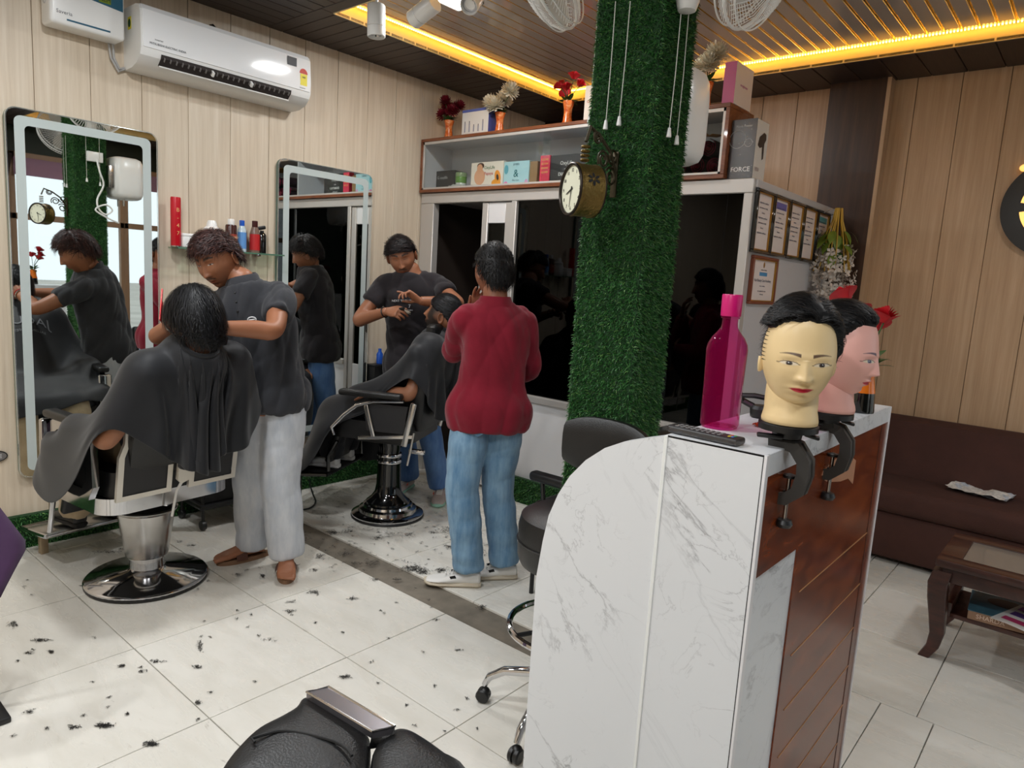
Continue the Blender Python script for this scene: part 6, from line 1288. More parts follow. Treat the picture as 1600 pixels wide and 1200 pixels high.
ch2 = barber_chair('black barber chair with a stepped chrome base and black column', (-3.28, 2.76, 0), ANG2, False, 0.26, None, (-0.13, 0.12))
# ------------------------------------------------------------------ sofa, table, reading matter
M_SOFA = mat('brown_sofa_cloth', (68, 37, 28), 0.85, bmp=0.25, bs=220, var=0.12, vs=9)
sf = thing('sofa', 'long dark brown upholstered sofa against the beige panelled wall', 'sofa', (-0.2, 4.75, 0))
MB().b2((-1.05, -0.30, 0.03), (1.25, 0.30, 0.30), 0.02, 3).build('sofa_base', M_SOFA, sf)
for x0, x1 in ((-1.05, 0.10), (0.10, 1.25)): MB().b2((x0+0.004, -0.325, 0.30), (x1-0.004, 0.15, 0.45), 0.045, 4).build('seat_cushion', M_SOFA, sf)
mb = MB(); mb.prism([(0.06, 0.32), (0.30, 0.30), (0.33, 0.78), (0.30, 0.80), (0.22, 0.805), (0.16, 0.78), (0.10, 0.55)], 2.3, Matrix(((0, 0, 1, -1.05), (1, 0, 0, 0), (0, 1, 0, 0), (0, 0, 0, 1)))); bo = mb.build('sofa_back', M_SOFA, sf, ang=50)
for x in (-0.98, 1.18):
    for y in (-0.25, 0.25): MB().lathe([(0.02, 0), (0.028, 0.03), (0.028, 0.04)], c=(x, y, 0), seg=12).build('foot', M_BLACKPL, sf)
npp = fl(1532, 772, 0.452); nw = thing('newspaper', 'crumpled folded newspaper lying on the brown sofa seat', 'newspaper', (npp.x, npp.y, 0.452), R(-12))
for k in range(3):
    P = [[(-0.15+0.30*i/14, -0.07+0.15*j_/8-0.02*k, 0.006+0.007*k+0.018*max(0, math.sin(i*0.55+k))*(0.4+0.6*j_/8)+0.004*math.sin(i*1.7+j_*1.2+k)) for j_ in range(9)] for i in range(15)]
    mb = MB(); mb.grid(P); mb.build('newspaper_sheet', mat('newsprint_%d' % k, ((206, 204, 204), (190, 196, 206), (214, 210, 204))[k], 0.8, var=0.3, vs=45), nw)
tb = thing('coffee_table', 'dark mahogany coffee table with glass top and curved legs', 'table', (0, 0, 0))
tx0, tx1, ty0, ty1, tz = -0.425, 0.62, 3.36, 3.84, 0.45
def framebox(x0, x1, y0, y1, z0, z1, wd, nm, m, par, bev=0.006):
    for a, b in (((x0, y0, z0), (x1, y0+wd, z1)), ((x0, y1-wd, z0), (x1, y1, z1)), ((x0, y0+wd, z0), (x0+wd, y1-wd, z1)), ((x1-wd, y0+wd, z0), (x1, y1-wd, z1))): MB().b2(a, b, bev).build(nm, m, par)
framebox(tx0, tx1, ty0, ty1, tz-0.035, tz, 0.085, 'top_rail', M_TABLE, tb)
MB().b2((tx0+0.08, ty0+0.08, tz-0.014), (tx1-0.08, ty1-0.08, tz-0.006)).build('glass_top', mat('table_glass', (120, 112, 104), 0.05, spec=0.8), tb)
framebox(tx0+0.025, tx1-0.025, ty0+0.025, ty1-0.025, tz-0.10, tz-0.035, 0.02, 'apron', M_TABLE, tb, 0.003)
for sx, x in ((-1, tx0+0.05), (1, tx1-0.05)):
    for sy, y in ((-1, ty0+0.055), (1, ty1-0.055)):
        secs = []
        for z, o, hw in ((0.395, 0.0, 0.034), (0.34, -0.010, 0.037), (0.27, -0.006, 0.035), (0.19, 0.004, 0.031), (0.11, 0.012, 0.027), (0.05, 0.004, 0.024), (0.02, -0.012, 0.022), (0.0, -0.022, 0.021)): o = o*-1; secs.append([Vector((x+sx*(0.022+o)*1.0+a*hw, y+sy*(0.01+o*0.6)+b*hw, z)) for a, b in ((-1, -0.85), (-0.85, -1), (0.85, -1), (1, -0.85), (1, 0.85), (0.85, 1), (-0.85, 1), (-1, 0.85))])
        MB().loft(secs).build('leg', M_TABLE, tb)
MB().b2((tx0+0.07, ty0+0.07, 0.185), (tx1-0.07, ty1-0.07, 0.205), 0.004).build('lower_shelf', M_TABLE, tb)
MB().b2((tx0+0.045, ty0+0.08, 0.205), (tx0+0.075, ty1-0.08, 0.245), 0.004).build('shelf_rail', M_TABLE, tb); MB().b2((tx1-0.075, ty0+0.08, 0.205), (tx1-0.045, ty1-0.08, 0.245), 0.004).build('shelf_rail', M_TABLE, tb)
mg = thing('magazine', 'thick blue and brown book on the lower table shelf', 'book', (-0.20, 3.56, 0.2065), R(4)); MB().b2((-0.10, -0.13, 0), (0.10, 0.13, 0.038), 0.002, 1).build('pages', mat('brown_pages', (150, 116, 92), 0.7), mg); MB().b2((-0.102, -0.132, 0.038), (0.102, 0.132, 0.040)).build('cover', mat('teal_cover', (66, 110, 126), 0.3, var=0.4, vs=12), mg); text('lettering', 'SHARDA', 0.026, facing((-0.02, -0.1306, 0.019), (0, -1, 0)), mat('print_226_200_180', (226, 200, 180), 0.5), mg, 0.0003); blob_ = MB(); blob_.prism([(0.03+0.07*math.cos(2*PI*k/24), 0.05+0.05*math.sin(2*PI*k/24)) for k in range(24)], 0.0008, None, 0.0402); blob_.build('cover_print', mat('dark_cover_print', (50, 34, 30), 0.35), mg)
m2 = thing('magazine', 'white leaflet with pink and violet print on the lower table shelf', 'magazine', (-0.075, 3.50, 0.247), R(-18)); mb = MB(); mb.grid([[(-0.10+0.2*i/6, -0.14+0.28*j_/6, 0.001+0.003*math.sin(i*0.8)) for j_ in range(7)] for i in range(7)]); mb.build('sheet', M_PAPER, m2)
for k, (x, y, sx, sy, cc) in enumerate(((0, -0.08, 0.15, 0.04, (196, 60, 110)), (-0.04, 0.0, 0.07, 0.05, (96, 66, 140)), (0.05, 0.0, 0.06, 0.05, (180, 190, 200)), (0.0, 0.08, 0.16, 0.05, (150, 90, 160)))): MB().b2((x-sx/2, y-sy/2, 0.005), (x+sx/2, y+sy/2, 0.0056)).build('print', mat('leaflet_%d' % k, cc, 0.4), m2)
# glowing round wall sign
sg = thing('wall_sign', 'round black wall sign with glowing warm yellow arcs', 'sign', (-0.31, YC-0.012, 2.10)); Ms = Matrix(((1, 0, 0, 0), (0, 0, -1, 0), (0, 1, 0, 0), (0, 0, 0, 1)))
circ = lambda r, n=64: [(r*math.cos(2*PI*k/n), r*math.sin(2*PI*k/n)) for k in range(n)]
MB().prism(circ(0.285), 0.03, Ms, 0.0).build('sign_disc', mat('black_acrylic', (14, 12, 12), 0.3), sg)
M_GLOW = mat('glowing_acrylic', (255, 206, 120), 0.4, emis=(255, 196, 104), es=1.6)
def arc(r0, r1, a0, a1, n=24): return [(r1*math.cos(R(a0+(a1-a0)*k/n)), r1*math.sin(R(a0+(a1-a0)*k/n))) for k in range(n+1)]+[(r0*math.cos(R(a1-(a1-a0)*k/n)), r0*math.sin(R(a1-(a1-a0)*k/n))) for k in range(n+1)]
for a0, a1 in ((18, 86), (94, 172), (188, 266), (274, 352)): MB().prism(arc(0.155, 0.192, a0, a1), 0.006, Ms, 0.03).build('glowing_arc', M_GLOW, sg)
MB().prism(arc(0.0, 0.06, 0, 359), 0.006, Ms, 0.03).build('glowing_arc', M_GLOW, sg)
MB().ell((-0.195, -0.02, 0.225), (0.03, 0.02, 0.022)).build('lamp_cap', M_GLOW, sg)

# ------------------------------------------------------------------ certificates on the cabin end
gold2 = mat('antique_gold', (176, 132, 62), 0.35, 0.8)
def certificate(y0, y1, z0, z1, m, label, lines, band=None, small=False):
    t = thing('certificate_frame', label, 'certificate', (XE+0.0005, (y0+y1)/2, (z0+z1)/2)); w_, h_ = y1-y0, z1-z0; fw = 0.016
    for a, b in (((0, -w_/2, -h_/2), (0.022, w_/2, -h_/2+fw)), ((0, -w_/2, h_/2-fw), (0.022, w_/2, h_/2)), ((0, -w_/2, -h_/2+fw), (0.022, -w_/2+fw, h_/2-fw)), ((0, w_/2-fw, -h_/2+fw), (0.022, w_/2, h_/2-fw))): MB().b2(a, b, 0.003, 1).build('frame_bar', m, t)
    k = fw+0.006; e = MB()
    for a, b in (((0.008, -w_/2+fw, -h_/2+fw), (0.018, w_/2-fw, -h_/2+k)), ((0.008, -w_/2+fw, h_/2-k), (0.018, w_/2-fw, h_/2-fw)), ((0.008, -w_/2+fw, -h_/2+k), (0.018, -w_/2+k, h_/2-k)), ((0.008, w_/2-k, -h_/2+k), (0.018, w_/2-fw, h_/2-k))): e.b2(a, b)
    e.build('gold_slip', gold2, t)
    MB().b2((0.002, -w_/2+fw, -h_/2+fw), (0.008, w_/2-fw, h_/2-fw)).build('certificate_sheet', mat('certificate_paper', (226, 214, 210), 0.5), t)
    if small: MB().b2((0.008, -0.055, 0.025), (0.0085, 0.055, 0.045)).build('header_band', mat('band_%d%d%d' % band, band, 0.5), t); MB().ell((0.008, 0, 0.085), (0.0006, 0.012, 0.016)).build('emblem', gold2, t)
    elif band: MB().b2((0.008, -w_/2+k+0.01, h_/2-k-0.05), (0.0085, w_/2-k-0.01, h_/2-k-0.012)).build('header_band', mat('band_%d%d%d' % band, band, 0.5), t)
    for s_, sz, z in lines: text('lettering', s_, sz, facing((0.0086, 0, z), (1, 0, 0)), mat('print_80_76_96', (80, 76, 96), 0.5), t, 0.0002)
rngc = random.Random(3)
names = ('cream licence certificate beside the dark glass', 'certificate with a violet header band', 'plain lilac certificate without header', 'certificate with a small dark stamp block', 'certificate with a teal header by the white blossoms')
for k in range(5):
    y0 = 3.665+0.247*k; L = [('.'*rngc.randint(14, 22), 0.02, 0.10-0.022*i) for i in range(9)]
    L = [(('registration certificate', 'government of india', 'licence')[i % 3], 0.014, 0.10-0.026*i) for i in range(7)]
    certificate(y0, y0+0.238, 1.727, 2.057, M_BLACKGL, names[k]+', black and gold frame', L, (None, (112, 104, 170), None, None, (90, 160, 170))[k])
certificate(3.70, 4.06, 1.455, 1.715, mat('red_brown_frame', (122, 62, 40), 0.4), 'wide brown framed certificate hanging below the black framed row', [('Hair Beauty Care Academy', 0.022, 0.0), ('certificate of training', 0.010, 0.058), ('this is to certify that', 0.009, -0.03), ('has completed the course', 0.011, -0.058), ('of hair styling', 0.009, -0.075)], (70, 140, 190), True)

# ------------------------------------------------------------------ flowers
M_LEAF = mat('leaf_green', (44, 84, 34), 0.5, var=0.25, vs=30); M_STEM = mat('stem_green', (58, 84, 40), 0.6)
def leafmesh(L, w_, bend=0.3, m=M_LEAF, nm='leaf'):
    mb = MB(); P = []
    for i in range(6):
        t = i/5; hw = w_/2*math.sin(PI*min(1, t*0.93+0.07))**0.8; P.append([(s_*hw, t*L, -bend*L*t*t+abs(s_)*0.08*hw) for s_ in (-1, 0, 1)])
    mb.grid(P); return mb.mesh(nm, m, 60)
def mumhead(r, m, seed=1, n=90):
    rng = random.Random(seed); mb = MB()
    for k in range(n):
        z = 1-1.5*(k+0.5)/n; ph = k*2.39996; d = Vector((math.sqrt(max(0, 1-z*z))*math.cos(ph), math.sqrt(max(0, 1-z*z))*math.sin(ph), z)); B = basis(d); w_ = r*0.16; q = []
        for i, (t, hw) in enumerate(((0.25, 0.5), (0.6, 1.0), (0.88, 0.8), (1.0, 0.2))): c = d*r*t*(0.9+0.2*rng.random())+Vector((0, 0, 0.12*r*t*t)); q.append([c-B.col[0]*w_*hw, c+B.col[1]*w_*0.25, c+B.col[0]*w_*hw])
        mb.grid(q)
    return mb.mesh('blossom', m, 70)
def rosehead(r, m, seed=1):
    mb = MB()
    for k in range(15):
        lay = k/14; a0 = k*2.1; rr = r*(0.22+0.78*lay); hgt = r*(1.5-0.55*lay); P = []
        for i in range(5):
            t = i/4; row = []
            for j_ in range(6): u = (j_/5-0.5)*(1.7+0.3*lay); row.append((rr*(0.35+0.75*t+0.22*lay*t*t)*math.cos(a0+u), rr*(0.35+0.75*t+0.22*lay*t*t)*math.sin(a0+u), -r*0.5+hgt*t*(1-0.22*(abs(j_/5-0.5)*2)**2)-0.3*r*lay*max(0, t-0.75)))
            P.append(row)
        mb.grid(P)
    return mb.mesh('blossom', m, 70)
def orange_vase_mat():
    m, nt, p = newmat('orange_marbled_glaze'); f = noisetex(nt, coords(nt, src='obj'), 26, 6, 0.65, 0.8); nt.links.new(ramp(nt, f, [(0.35, (190, 70, 24)), (0.5, (224, 112, 48)), (0.66, (240, 178, 120))]), p.inputs['Base Color']); p.inputs['Roughness'].default_value = 0.25; return m
M_VASE = orange_vase_mat(); M_MUMW = mat('cream_petals', (226, 220, 200), 0.6); M_MUMR = mat('maroon_petals', (122, 16, 36), 0.6); M_ROSE = mat('red_rose_petals', (186, 18, 30), 0.55)
def vase(label, loc, h, r, kind, heads, hr, seed, black=False):
    t = thing('flower_vase', label, 'vase', loc); s_ = h/0.15
    pv_ = [(0.0, 0.0), (r*0.95, 0.0), (r, 0.006), (r*0.82, h*0.3), (r*0.68, h*0.52), (r*0.74, h*0.72), (r*1.02, h*0.97), (r*1.0, h), (r*0.9, h), (r*0.6, h*0.6), (0.0, h*0.55)]
    if black:
        MB().lathe([(0.0, 0.0), (r, 0.0), (r*1.02, 0.006), (r*0.92, h*0.42), (0, h*0.42)], seg=28).build('vase_foot', M_BLACKGL, t); MB().lathe([(r*0.92, h*0.42), (r*0.7, h*0.75), (r*0.8, h), (r*0.72, h), (0, h*0.8)], seg=28, cap=False).build('vase_body', mat('orange_glass', (232, 120, 30), 0.15), t)
    else: MB().lathe(pv_, seg=28, cap=False).build('vase_body', M_VASE, t)
    rng = random.Random(seed); hm = {'mumw': lambda: mumhead(hr, M_MUMW, seed), 'mumr': lambda: mumhead(hr, M_MUMR, seed, 70), 'rose': lambda: rosehead(hr, M_ROSE, seed)}[kind]()
    for x, y, z in heads:
        p = Vector((x, y, h+z)); st = MB(); st.tube([(0, 0, h*0.6), Vector((x*0.25, y*0.25, h+z*0.35)), p*1.0-Vector((0, 0, hr*0.3))], 0.0022, 6); so_ = st.build('stem', M_STEM, t)
        o = obj('blossom', hm, t, p); d = Vector((x, y, max(0.05, z*0.6)+0.04)); o.rotation_mode = 'QUATERNION'; o.rotation_quaternion = Vector((0, 0, 1)).rotation_difference(d.normalized())
    lm = leafmesh(0.055, 0.03)
    for k in range(12):
        a = k*2.4+seed; o = obj('leaf', lm, t, (0.012*math.cos(a), 0.012*math.sin(a), h*0.96+0.006*(k % 4))); o.rotation_euler = (R(rng.uniform(5, 60)), 0, a-PI/2)
    return t
def vpos(px, py, y): q = on(px, py, 1, y); return (q.x, y, TZ)
vase('orange marbled vase of maroon flowers at the wall end of the cabinet top', vpos(701, 212, 3.76), 0.15, 0.036, 'mumr', [(-0.06, -0.01, 0.04), (0.05, -0.03, 0.05), (-0.015, -0.03, 0.125), (0.01, 0.03, 0.085), (-0.045, 0.02, 0.095), (0.07, 0.02, 0.095)], 0.05, 2)
vase('orange marbled vase of cream chrysanthemums beside the blue carton', vpos(780, 206, 3.76), 0.155, 0.036, 'mumw', [(-0.055, -0.03, 0.055), (0.0, 0.03, 0.09), (0.085, -0.01, 0.125), (-0.005, -0.045, 0.03)], 0.066, 3)
vase('orange marbled vase of red roses next to the grass pillar', vpos(886, 193, 3.76), 0.165, 0.036, 'rose', [(-0.06, -0.02, 0.10), (0.0, -0.03, 0.08), (0.03, 0.0, 0.15), (0.09, -0.01, 0.095), (-0.05, 0.03, 0.06)], 0.034, 4)
vase('orange marbled vase of cream chrysanthemums beside the pink carton', vpos(1101, 170, 3.78), 0.165, 0.036, 'mumw', [(-0.06, -0.02, 0.05), (0.015, -0.04, 0.075), (0.035, 0.0, 0.14), (-0.02, 0.03, 0.10)], 0.066, 5)
vase('black and orange vase of red roses on the marble counter', (-0.495, 2.09, KZ+0.001), 0.13, 0.034, 'rose', [(0.03, 0.0, 0.135), (-0.085, 0.03, 0.185), (-0.05, 0.05, 0.14), (0.0, 0.05, 0.11)], 0.032, 6, True)
# cartons on the cabinet top
t, w_, h_ = carton('product_box', 'white and blue cosmetics carton between the two flower vases', 721, 762, 170, 3.70, 0.11, TZ, mat('offwhite_card', (222, 220, 216), 0.5), mat('indigo_card', (70, 82, 150), 0.5)); patch(t, (-w_/2+0.001, h_*0.9), (w_/2-0.001, h_-0.001), (86, 100, 170)); patch(t, (-w_/2+0.001, 0.001), (w_/2-0.001, h_*0.06), (86, 100, 170))
for k in range(5): patch(t, (-w_*0.38+w_*0.17*k-0.006, h_*0.18), (-w_*0.38+w_*0.17*k+0.006, h_*(0.5 if k in (0, 1, 4) else 0.38)), (150, 152, 168)); patch(t, (-w_*0.38+w_*0.17*k-0.003, h_*(0.5 if k in (0, 1, 4) else 0.38)), (-w_*0.38+w_*0.17*k+0.003, h_*(0.58 if k in (0, 1, 4) else 0.44)), (60, 60, 76))
t, w_, h_ = carton('product_box', 'white carton standing half hidden behind the grass pillar', 911, 950, 132, 3.72, 0.10, TZ, mat('white_card', (236, 226, 214), 0.5), mat('plum_card', (120, 50, 90), 0.5)); lab(t, 'oxy', h_*0.16, -w_*0.25, h_*0.6, (200, 120, 60))
t, w_, h_ = carton('product_box', 'large pink and white carton on the end of the cabinet top', 1127, 1146, 97, 3.64, 0.22, TZ, mat('mauve_card', (186, 96, 140), 0.5), mat('white_card_side', (226, 214, 210), 0.5)); text('lettering', 'straightener', 0.02, facing((w_/2+0.001, 0.11, h_*0.5), (1, 0, 0)), mat('print_200_120_170', (200, 120, 170), 0.5), t, 0.0003)
# hair dryer carton in plastic film
hb = thing('hair_dryer_box', 'black and white hair dryer carton wrapped in clear film', 'box', (-1.60, 3.655, 2.107)); hw_, hd_, hh_ = 0.135, 0.10, 0.30
MB().b2((-hw_/2, 0, 0), (hw_/2, hd_*1.6, hh_), 0.002, 1).build('carton', mat('offwhite_card', (222, 220, 216), 0.5), hb); MB().b2((-hw_/2-0.0005, -0.0015, 0.0), (hw_/2+0.0005, 0.001, hh_)).build('front_print', mat('charcoal_card', (58, 57, 60), 0.35), hb)
lab(hb, 'FORCE', 0.034, 0, 0.045, (226, 226, 226), bold=True); lab(hb, 'Nova Power', 0.017, 0, 0.265, (200, 200, 200))
for r_, x, z in ((0.045, -0.03, 0.2), (0.02, 0.03, 0.18)): MB().tube([(x+r_*math.cos(2*PI*k/24), -0.002, z+r_*math.sin(2*PI*k/24)) for k in range(24)], 0.0016, 4, closed=True).build('print_ring', mat('print_170_170_172', (170, 170, 172), 0.5), hb)
pd_ = MB(); Mh = Matrix(((0, 0, 1, hw_/2+0.0006), (1, 0, 0, 0), (0, 1, 0, 0), (0, 0, 0, 1))); pd_.prism([(0.03, 0.17), (0.045, 0.215), (0.10, 0.245), (0.13, 0.24), (0.135, 0.215), (0.115, 0.19), (0.118, 0.115), (0.10, 0.105), (0.088, 0.17), (0.06, 0.16)], 0.0006, Mh); pd_.build('dryer_print', mat('print_60_50_50', (60, 50, 50), 0.5), hb); text('lettering', '1850', 0.03, facing((hw_/2+0.001, 0.045, 0.05), (1, 0, 0)), mat('print_170_150_150', (170, 150, 150), 0.5), hb, 0.0003)
fw_ = MB(); secs = []
for i in range(13):
    z = -0.004+(hh_+0.05)*i/12; q = []; k_ = 1.0 if z < hh_ else max(0.25, 1-(z-hh_)*13)
    for j_ in range(24):
        a = 2*PI*j_/24; cs, sn = math.cos(a), math.sin(a); e = (abs(cs)**8+abs(sn)**8)**(-1/8); q.append(((hw_/2+0.009)*cs*e*k_+0.004*math.sin(i*2.1+j_*1.3), hd_*0.8+(hd_*0.8+0.009)*sn*e*k_+0.004*math.sin(i*1.7+j_*2.3), max(0.001, z)))
    secs.append(q)
fw_.loft(secs); fw_.build('plastic_film', M_WRAP, hb)
# hanging white blossom spray
ws = thing('hanging_blossoms', 'hanging spray of white artificial blossoms with yellow stems by the cabin end', 'artificial flowers', (-1.40, 4.74, 2.04))
rngw = random.Random(9); st = MB()
for k in range(16): a = k*2.4; st.tube([(0.02*math.cos(a), 0.02*math.sin(a), 0.035), (0.03*math.cos(a), 0.03*math.sin(a), -0.04), (0.07*math.cos(a), 0.07*math.sin(a), -0.16), (0.11*math.cos(a), 0.10*math.sin(a), -0.36)], 0.0034, 6)
st.build('stems', mat('yellow_stem', (196, 156, 44), 0.5), ws)
MB().tube([(-0.108, 0, 0.0), (-0.05, 0, 0.03), (0, 0, 0.03)], 0.004, 6).build('hook', M_STEEL, ws)
lm = leafmesh(0.095, 0.05, 0.5, mat('bright_leaf', (116, 140, 50), 0.5, var=0.3, vs=20))
lm2 = leafmesh(0.085, 0.042, 0.5)
for k in range(30):
    a = k*2.4; r_ = 0.02+0.06*rngw.random(); o = obj('leaf', lm if k % 3 else lm2, ws, (r_*math.cos(a), r_*math.sin(a), -0.10-0.15*rngw.random())); o.rotation_euler = (R(rngw.uniform(-55, -5)), 0, a-PI/2)
bl = MB()
for k in range(330):
    a = rngw.random()*2*PI; z = -0.20-0.42*rngw.random(); mx_ = 0.145*(1-((z+0.42)/0.30)**2*0.5); r_ = mx_*math.sqrt(rngw.random()); c = Vector((r_*math.cos(a), r_*math.sin(a)*0.9, z)); d = Vector((math.cos(a), math.sin(a), rngw.uniform(-0.6, 0.4))).normalized(); B = basis(d)
    for q in range(4):
        u = q*PI/2+rngw.random(); e1 = B @ Vector((math.cos(u), math.sin(u), 0.35)); e2 = B @ Vector((math.cos(u+0.9), math.sin(u+0.9), 0.35)); s_ = 0.017+0.008*rngw.random(); bl.raw([c, c+e1*s_, c+(e1+e2)*s_*0.75, c+e2*s_], [(0, 1, 2, 3)])
bo = bl.build('blossoms', mat('ivory_petals', (206, 196, 186), 0.6), ws, fix=False); bo['kind'] = 'stuff'

# ------------------------------------------------------------------ glass shelf with toiletries
shf = thing('glass_shelf', 'green-edged glass shelf between the two mirrors', 'shelf', (XA, 0, 1.572)); MB().b2((0.001, 1.775, -0.008), (0.125, 2.43, 0.0), 0.001, 1).build('glass_plate', glassmat('shelf_glass', (0.72, 0.84, 0.78), 0.02, 1.5), shf)
MB().b2((0.121, 1.775, -0.0085), (0.1255, 2.43, 0.0002)).build('glass_edge', mat('green_glass_edge', (84, 120, 100), 0.15), shf)
for y in (1.9, 2.31): MB().b2((0.0, y-0.012, -0.02), (0.035, y+0.012, 0.004), 0.003).build('bracket', M_CHROME, shf)
SZ = 1.5725; SX = XA+0.065
def sy(px): return on(px, 385, 0, SX).y
def bottle(name, label, px, h, r, parts, cat='bottle'):
    t = thing(name, label, cat, (SX, sy(px), SZ))
    for nm, pf_, m in parts: MB().lathe([(a*r, b*h) for a, b in pf_], seg=22).build(nm, m, t)
    return t
t = bottle('hairspray_can', 'tall red hairspray can at the end of the glass shelf', 275, 0.27, 0.027, [('can_body', [(0, 0), (0.95, 0), (1, 0.01), (1, 0.97), (0.93, 1), (0, 1)], mat('red_can', (190, 16, 34), 0.3)), ('can_base', [(0, 0), (1.01, 0), (1.02, 0.012), (1.01, 0.022), (0, 0.022)], M_STEEL)])
for k, s_ in enumerate('B-47'): text('lettering', s_, 0.03, facing((0.0275, 0.0, 0.20-0.042*k), (1, -0.15, 0), (0, 0, 1)), mat('print_226_170_110', (226, 170, 110), 0.5), t, 0.0004)
t = thing('cream_tub', 'plain white tub beside the red can on the glass shelf', 'tub', (SX, sy(293), SZ)); MB().b2((-0.035, -0.04, 0), (0.035, 0.045, 0.075), 0.008, 3).build('tub_body', M_WHITEPL, t); MB().b2((-0.037, -0.042, 0.06), (0.037, 0.047, 0.078), 0.006, 3).build('lid', M_WHITEPL, t)
bottle('cream_jar', 'white double-lidded jar behind the barber on the glass shelf', 331, 0.165, 0.05, [('jar_body', [(0, 0), (0.8, 0), (1.0, 0.1), (1.0, 0.5), (0.85, 0.62), (0, 0.62)], M_WHITEPL), ('lid', [(0.86, 0.60), (0.9, 0.62), (0.9, 0.72), (0.6, 0.8), (0.55, 0.9), (0.4, 1.0), (0, 1.0)], M_WHITEPL)], 'jar')
t = bottle('spray_bottle', 'brown bottle with a red label and white cap on the glass shelf', 361, 0.185, 0.032, [('bottle_body', [(0, 0), (1, 0), (1.02, 0.03), (1.0, 0.78), (0.9, 0.82), (0, 0.82)], mat('brown_bottle', (62, 24, 18), 0.25)), ('cap', [(0.58, 0.80), (0.6, 0.84), (0.6, 0.97), (0.55, 1), (0, 1)], M_WHITEPL), ('label_wrap', [(1.03, 0.12), (1.035, 0.13), (1.035, 0.52), (1.03, 0.53)], mat('copper_label', (150, 60, 44), 0.4))]); lab(t, 'BEARD', 0.018, 0.0345, 0.095, (230, 190, 150), y=0.0, nrm=(1, 0, 0)) if False else text('lettering', 'BEARD', 0.017, facing((0.034, 0, 0.08), (1, -0.1, 0)), mat('print_230_190_150', (230, 190, 150), 0.5), t, 0.0004)
t = bottle('shampoo_bottle', 'clear bottle with a blue cap and pale blue label on the glass shelf', 378, 0.185, 0.025, [('bottle_body', [(0, 0), (1, 0), (1.02, 0.03), (1.0, 0.68), (0.6, 0.82), (0, 0.82)], mat('clear_bottle', (190, 206, 214), 0.15)), ('cap', [(0.55, 0.81), (0.6, 0.83), (0.6, 0.99), (0.5, 1), (0, 1)], mat('blue_cap', (36, 92, 196), 0.3)), ('label_wrap', [(1.03, 0.1), (1.035, 0.12), (1.035, 0.6), (1.03, 0.62)], mat('pale_blue_label', (96, 150, 210), 0.4))])
t = bottle('lotion_bottle', 'dark bottle with a red and yellow label on the glass shelf', 398, 0.19, 0.029, [('bottle_body', [(0, 0), (1, 0), (1.02, 0.03), (1.0, 0.6), (0.65, 0.8), (0, 0.8)], mat('amber_clear', (120, 96, 84), 0.2)), ('cap', [(0.52, 0.79), (0.58, 0.81), (0.58, 0.99), (0.5, 1), (0, 1)], mat('maroon_cap', (66, 24, 22), 0.35)), ('label_wrap', [(1.03, 0.08), (1.035, 0.1), (1.035, 0.56), (1.03, 0.58)], mat('scarlet_label', (186, 34, 36), 0.4))])
t = bottle('spray_bottle', 'black trigger spray bottle nearest the second mirror on the glass shelf', 409, 0.17, 0.026, [('bottle_body', [(0, 0), (0.96, 0), (1, 0.02), (1, 0.62), (0.8, 0.70), (0.45, 0.74), (0.45, 0.8), (0, 0.8)], M_BLACKGL)]); MB().box((0.0, -0.012, 0.15), (0.02, 0.07, 0.022), Euler((0.25, 0, 0)), 0.006).box((0, -0.03, 0.125), (0.01, 0.008, 0.045), Euler((-0.4, 0, 0)), 0.003).build('trigger_head', M_BLACKPL, t)

# ------------------------------------------------------------------ on the grass pillar: clock, fans, water heater
brass = mat('aged_brass', (126, 104, 56), 0.38, 0.85, bmp=0.5, bs=90)
ck_n = Vector((-0.48, -0.877, 0)).normalized(); ckc = Vector((-1.372, 1.925, 1.805)); ck = thing('wall_clock', 'brass station clock on a scrolled bracket fixed to the grass pillar', 'clock', ckc)
B_ = basis(ck_n); r0 = 0.084; dp = 0.086
MB().lathe([(r0*0.92, -dp/2), (r0, -dp/2+0.002), (r0*1.02, -dp/2+0.012), (r0*0.99, -dp/2+0.018), (r0*0.99, dp/2-0.018), (r0*1.02, dp/2-0.012), (r0, dp/2-0.002), (r0*0.92, dp/2)], axis=ck_n, seg=48, cap=False).build('drum', brass, ck)
for sgn in (1, -1):
    MB().lathe([(0, sgn*(dp/2-0.004)), (r0*0.90, sgn*(dp/2-0.004))], axis=ck_n, seg=40, cap=False).build('dial', mat('cream_dial', (222, 222, 200), 0.5), ck)
    MB().tube([B_ @ Vector((r0*0.95*math.cos(2*PI*k/40), r0*0.95*math.sin(2*PI*k/40), sgn*dp/2)) for k in range(40)], 0.005, 8, closed=True).build('bezel', mat('dark_bronze', (42, 34, 28), 0.35, 0.6), ck)
    M_D = facing(ck_n*(sgn*(dp/2-0.003)), ck_n*sgn)
    for k in range(12):
        a = R(90-30*(k+1)); text('numeral', str(k+1), 0.016, M_D @ Matrix.Translation((r0*0.72*math.cos(a), r0*0.72*math.sin(a), 0)), mat('numeral_grey', (70, 66, 60), 0.6), ck, 0.0003)
    for L, w_, a in ((0.038, 0.006, 200), (0.056, 0.004, 262)): hd_m = MB(); hd_m.prism([(-w_/2, -0.01), (w_/2, -0.01), (w_/4, L), (-w_/4, L)], 0.0008, M_D @ Matrix.Rotation(R(a-90), 4, 'Z'), 0.001); hd_m.build('clock_hand', M_BLACKPL, ck)
pet = MB()
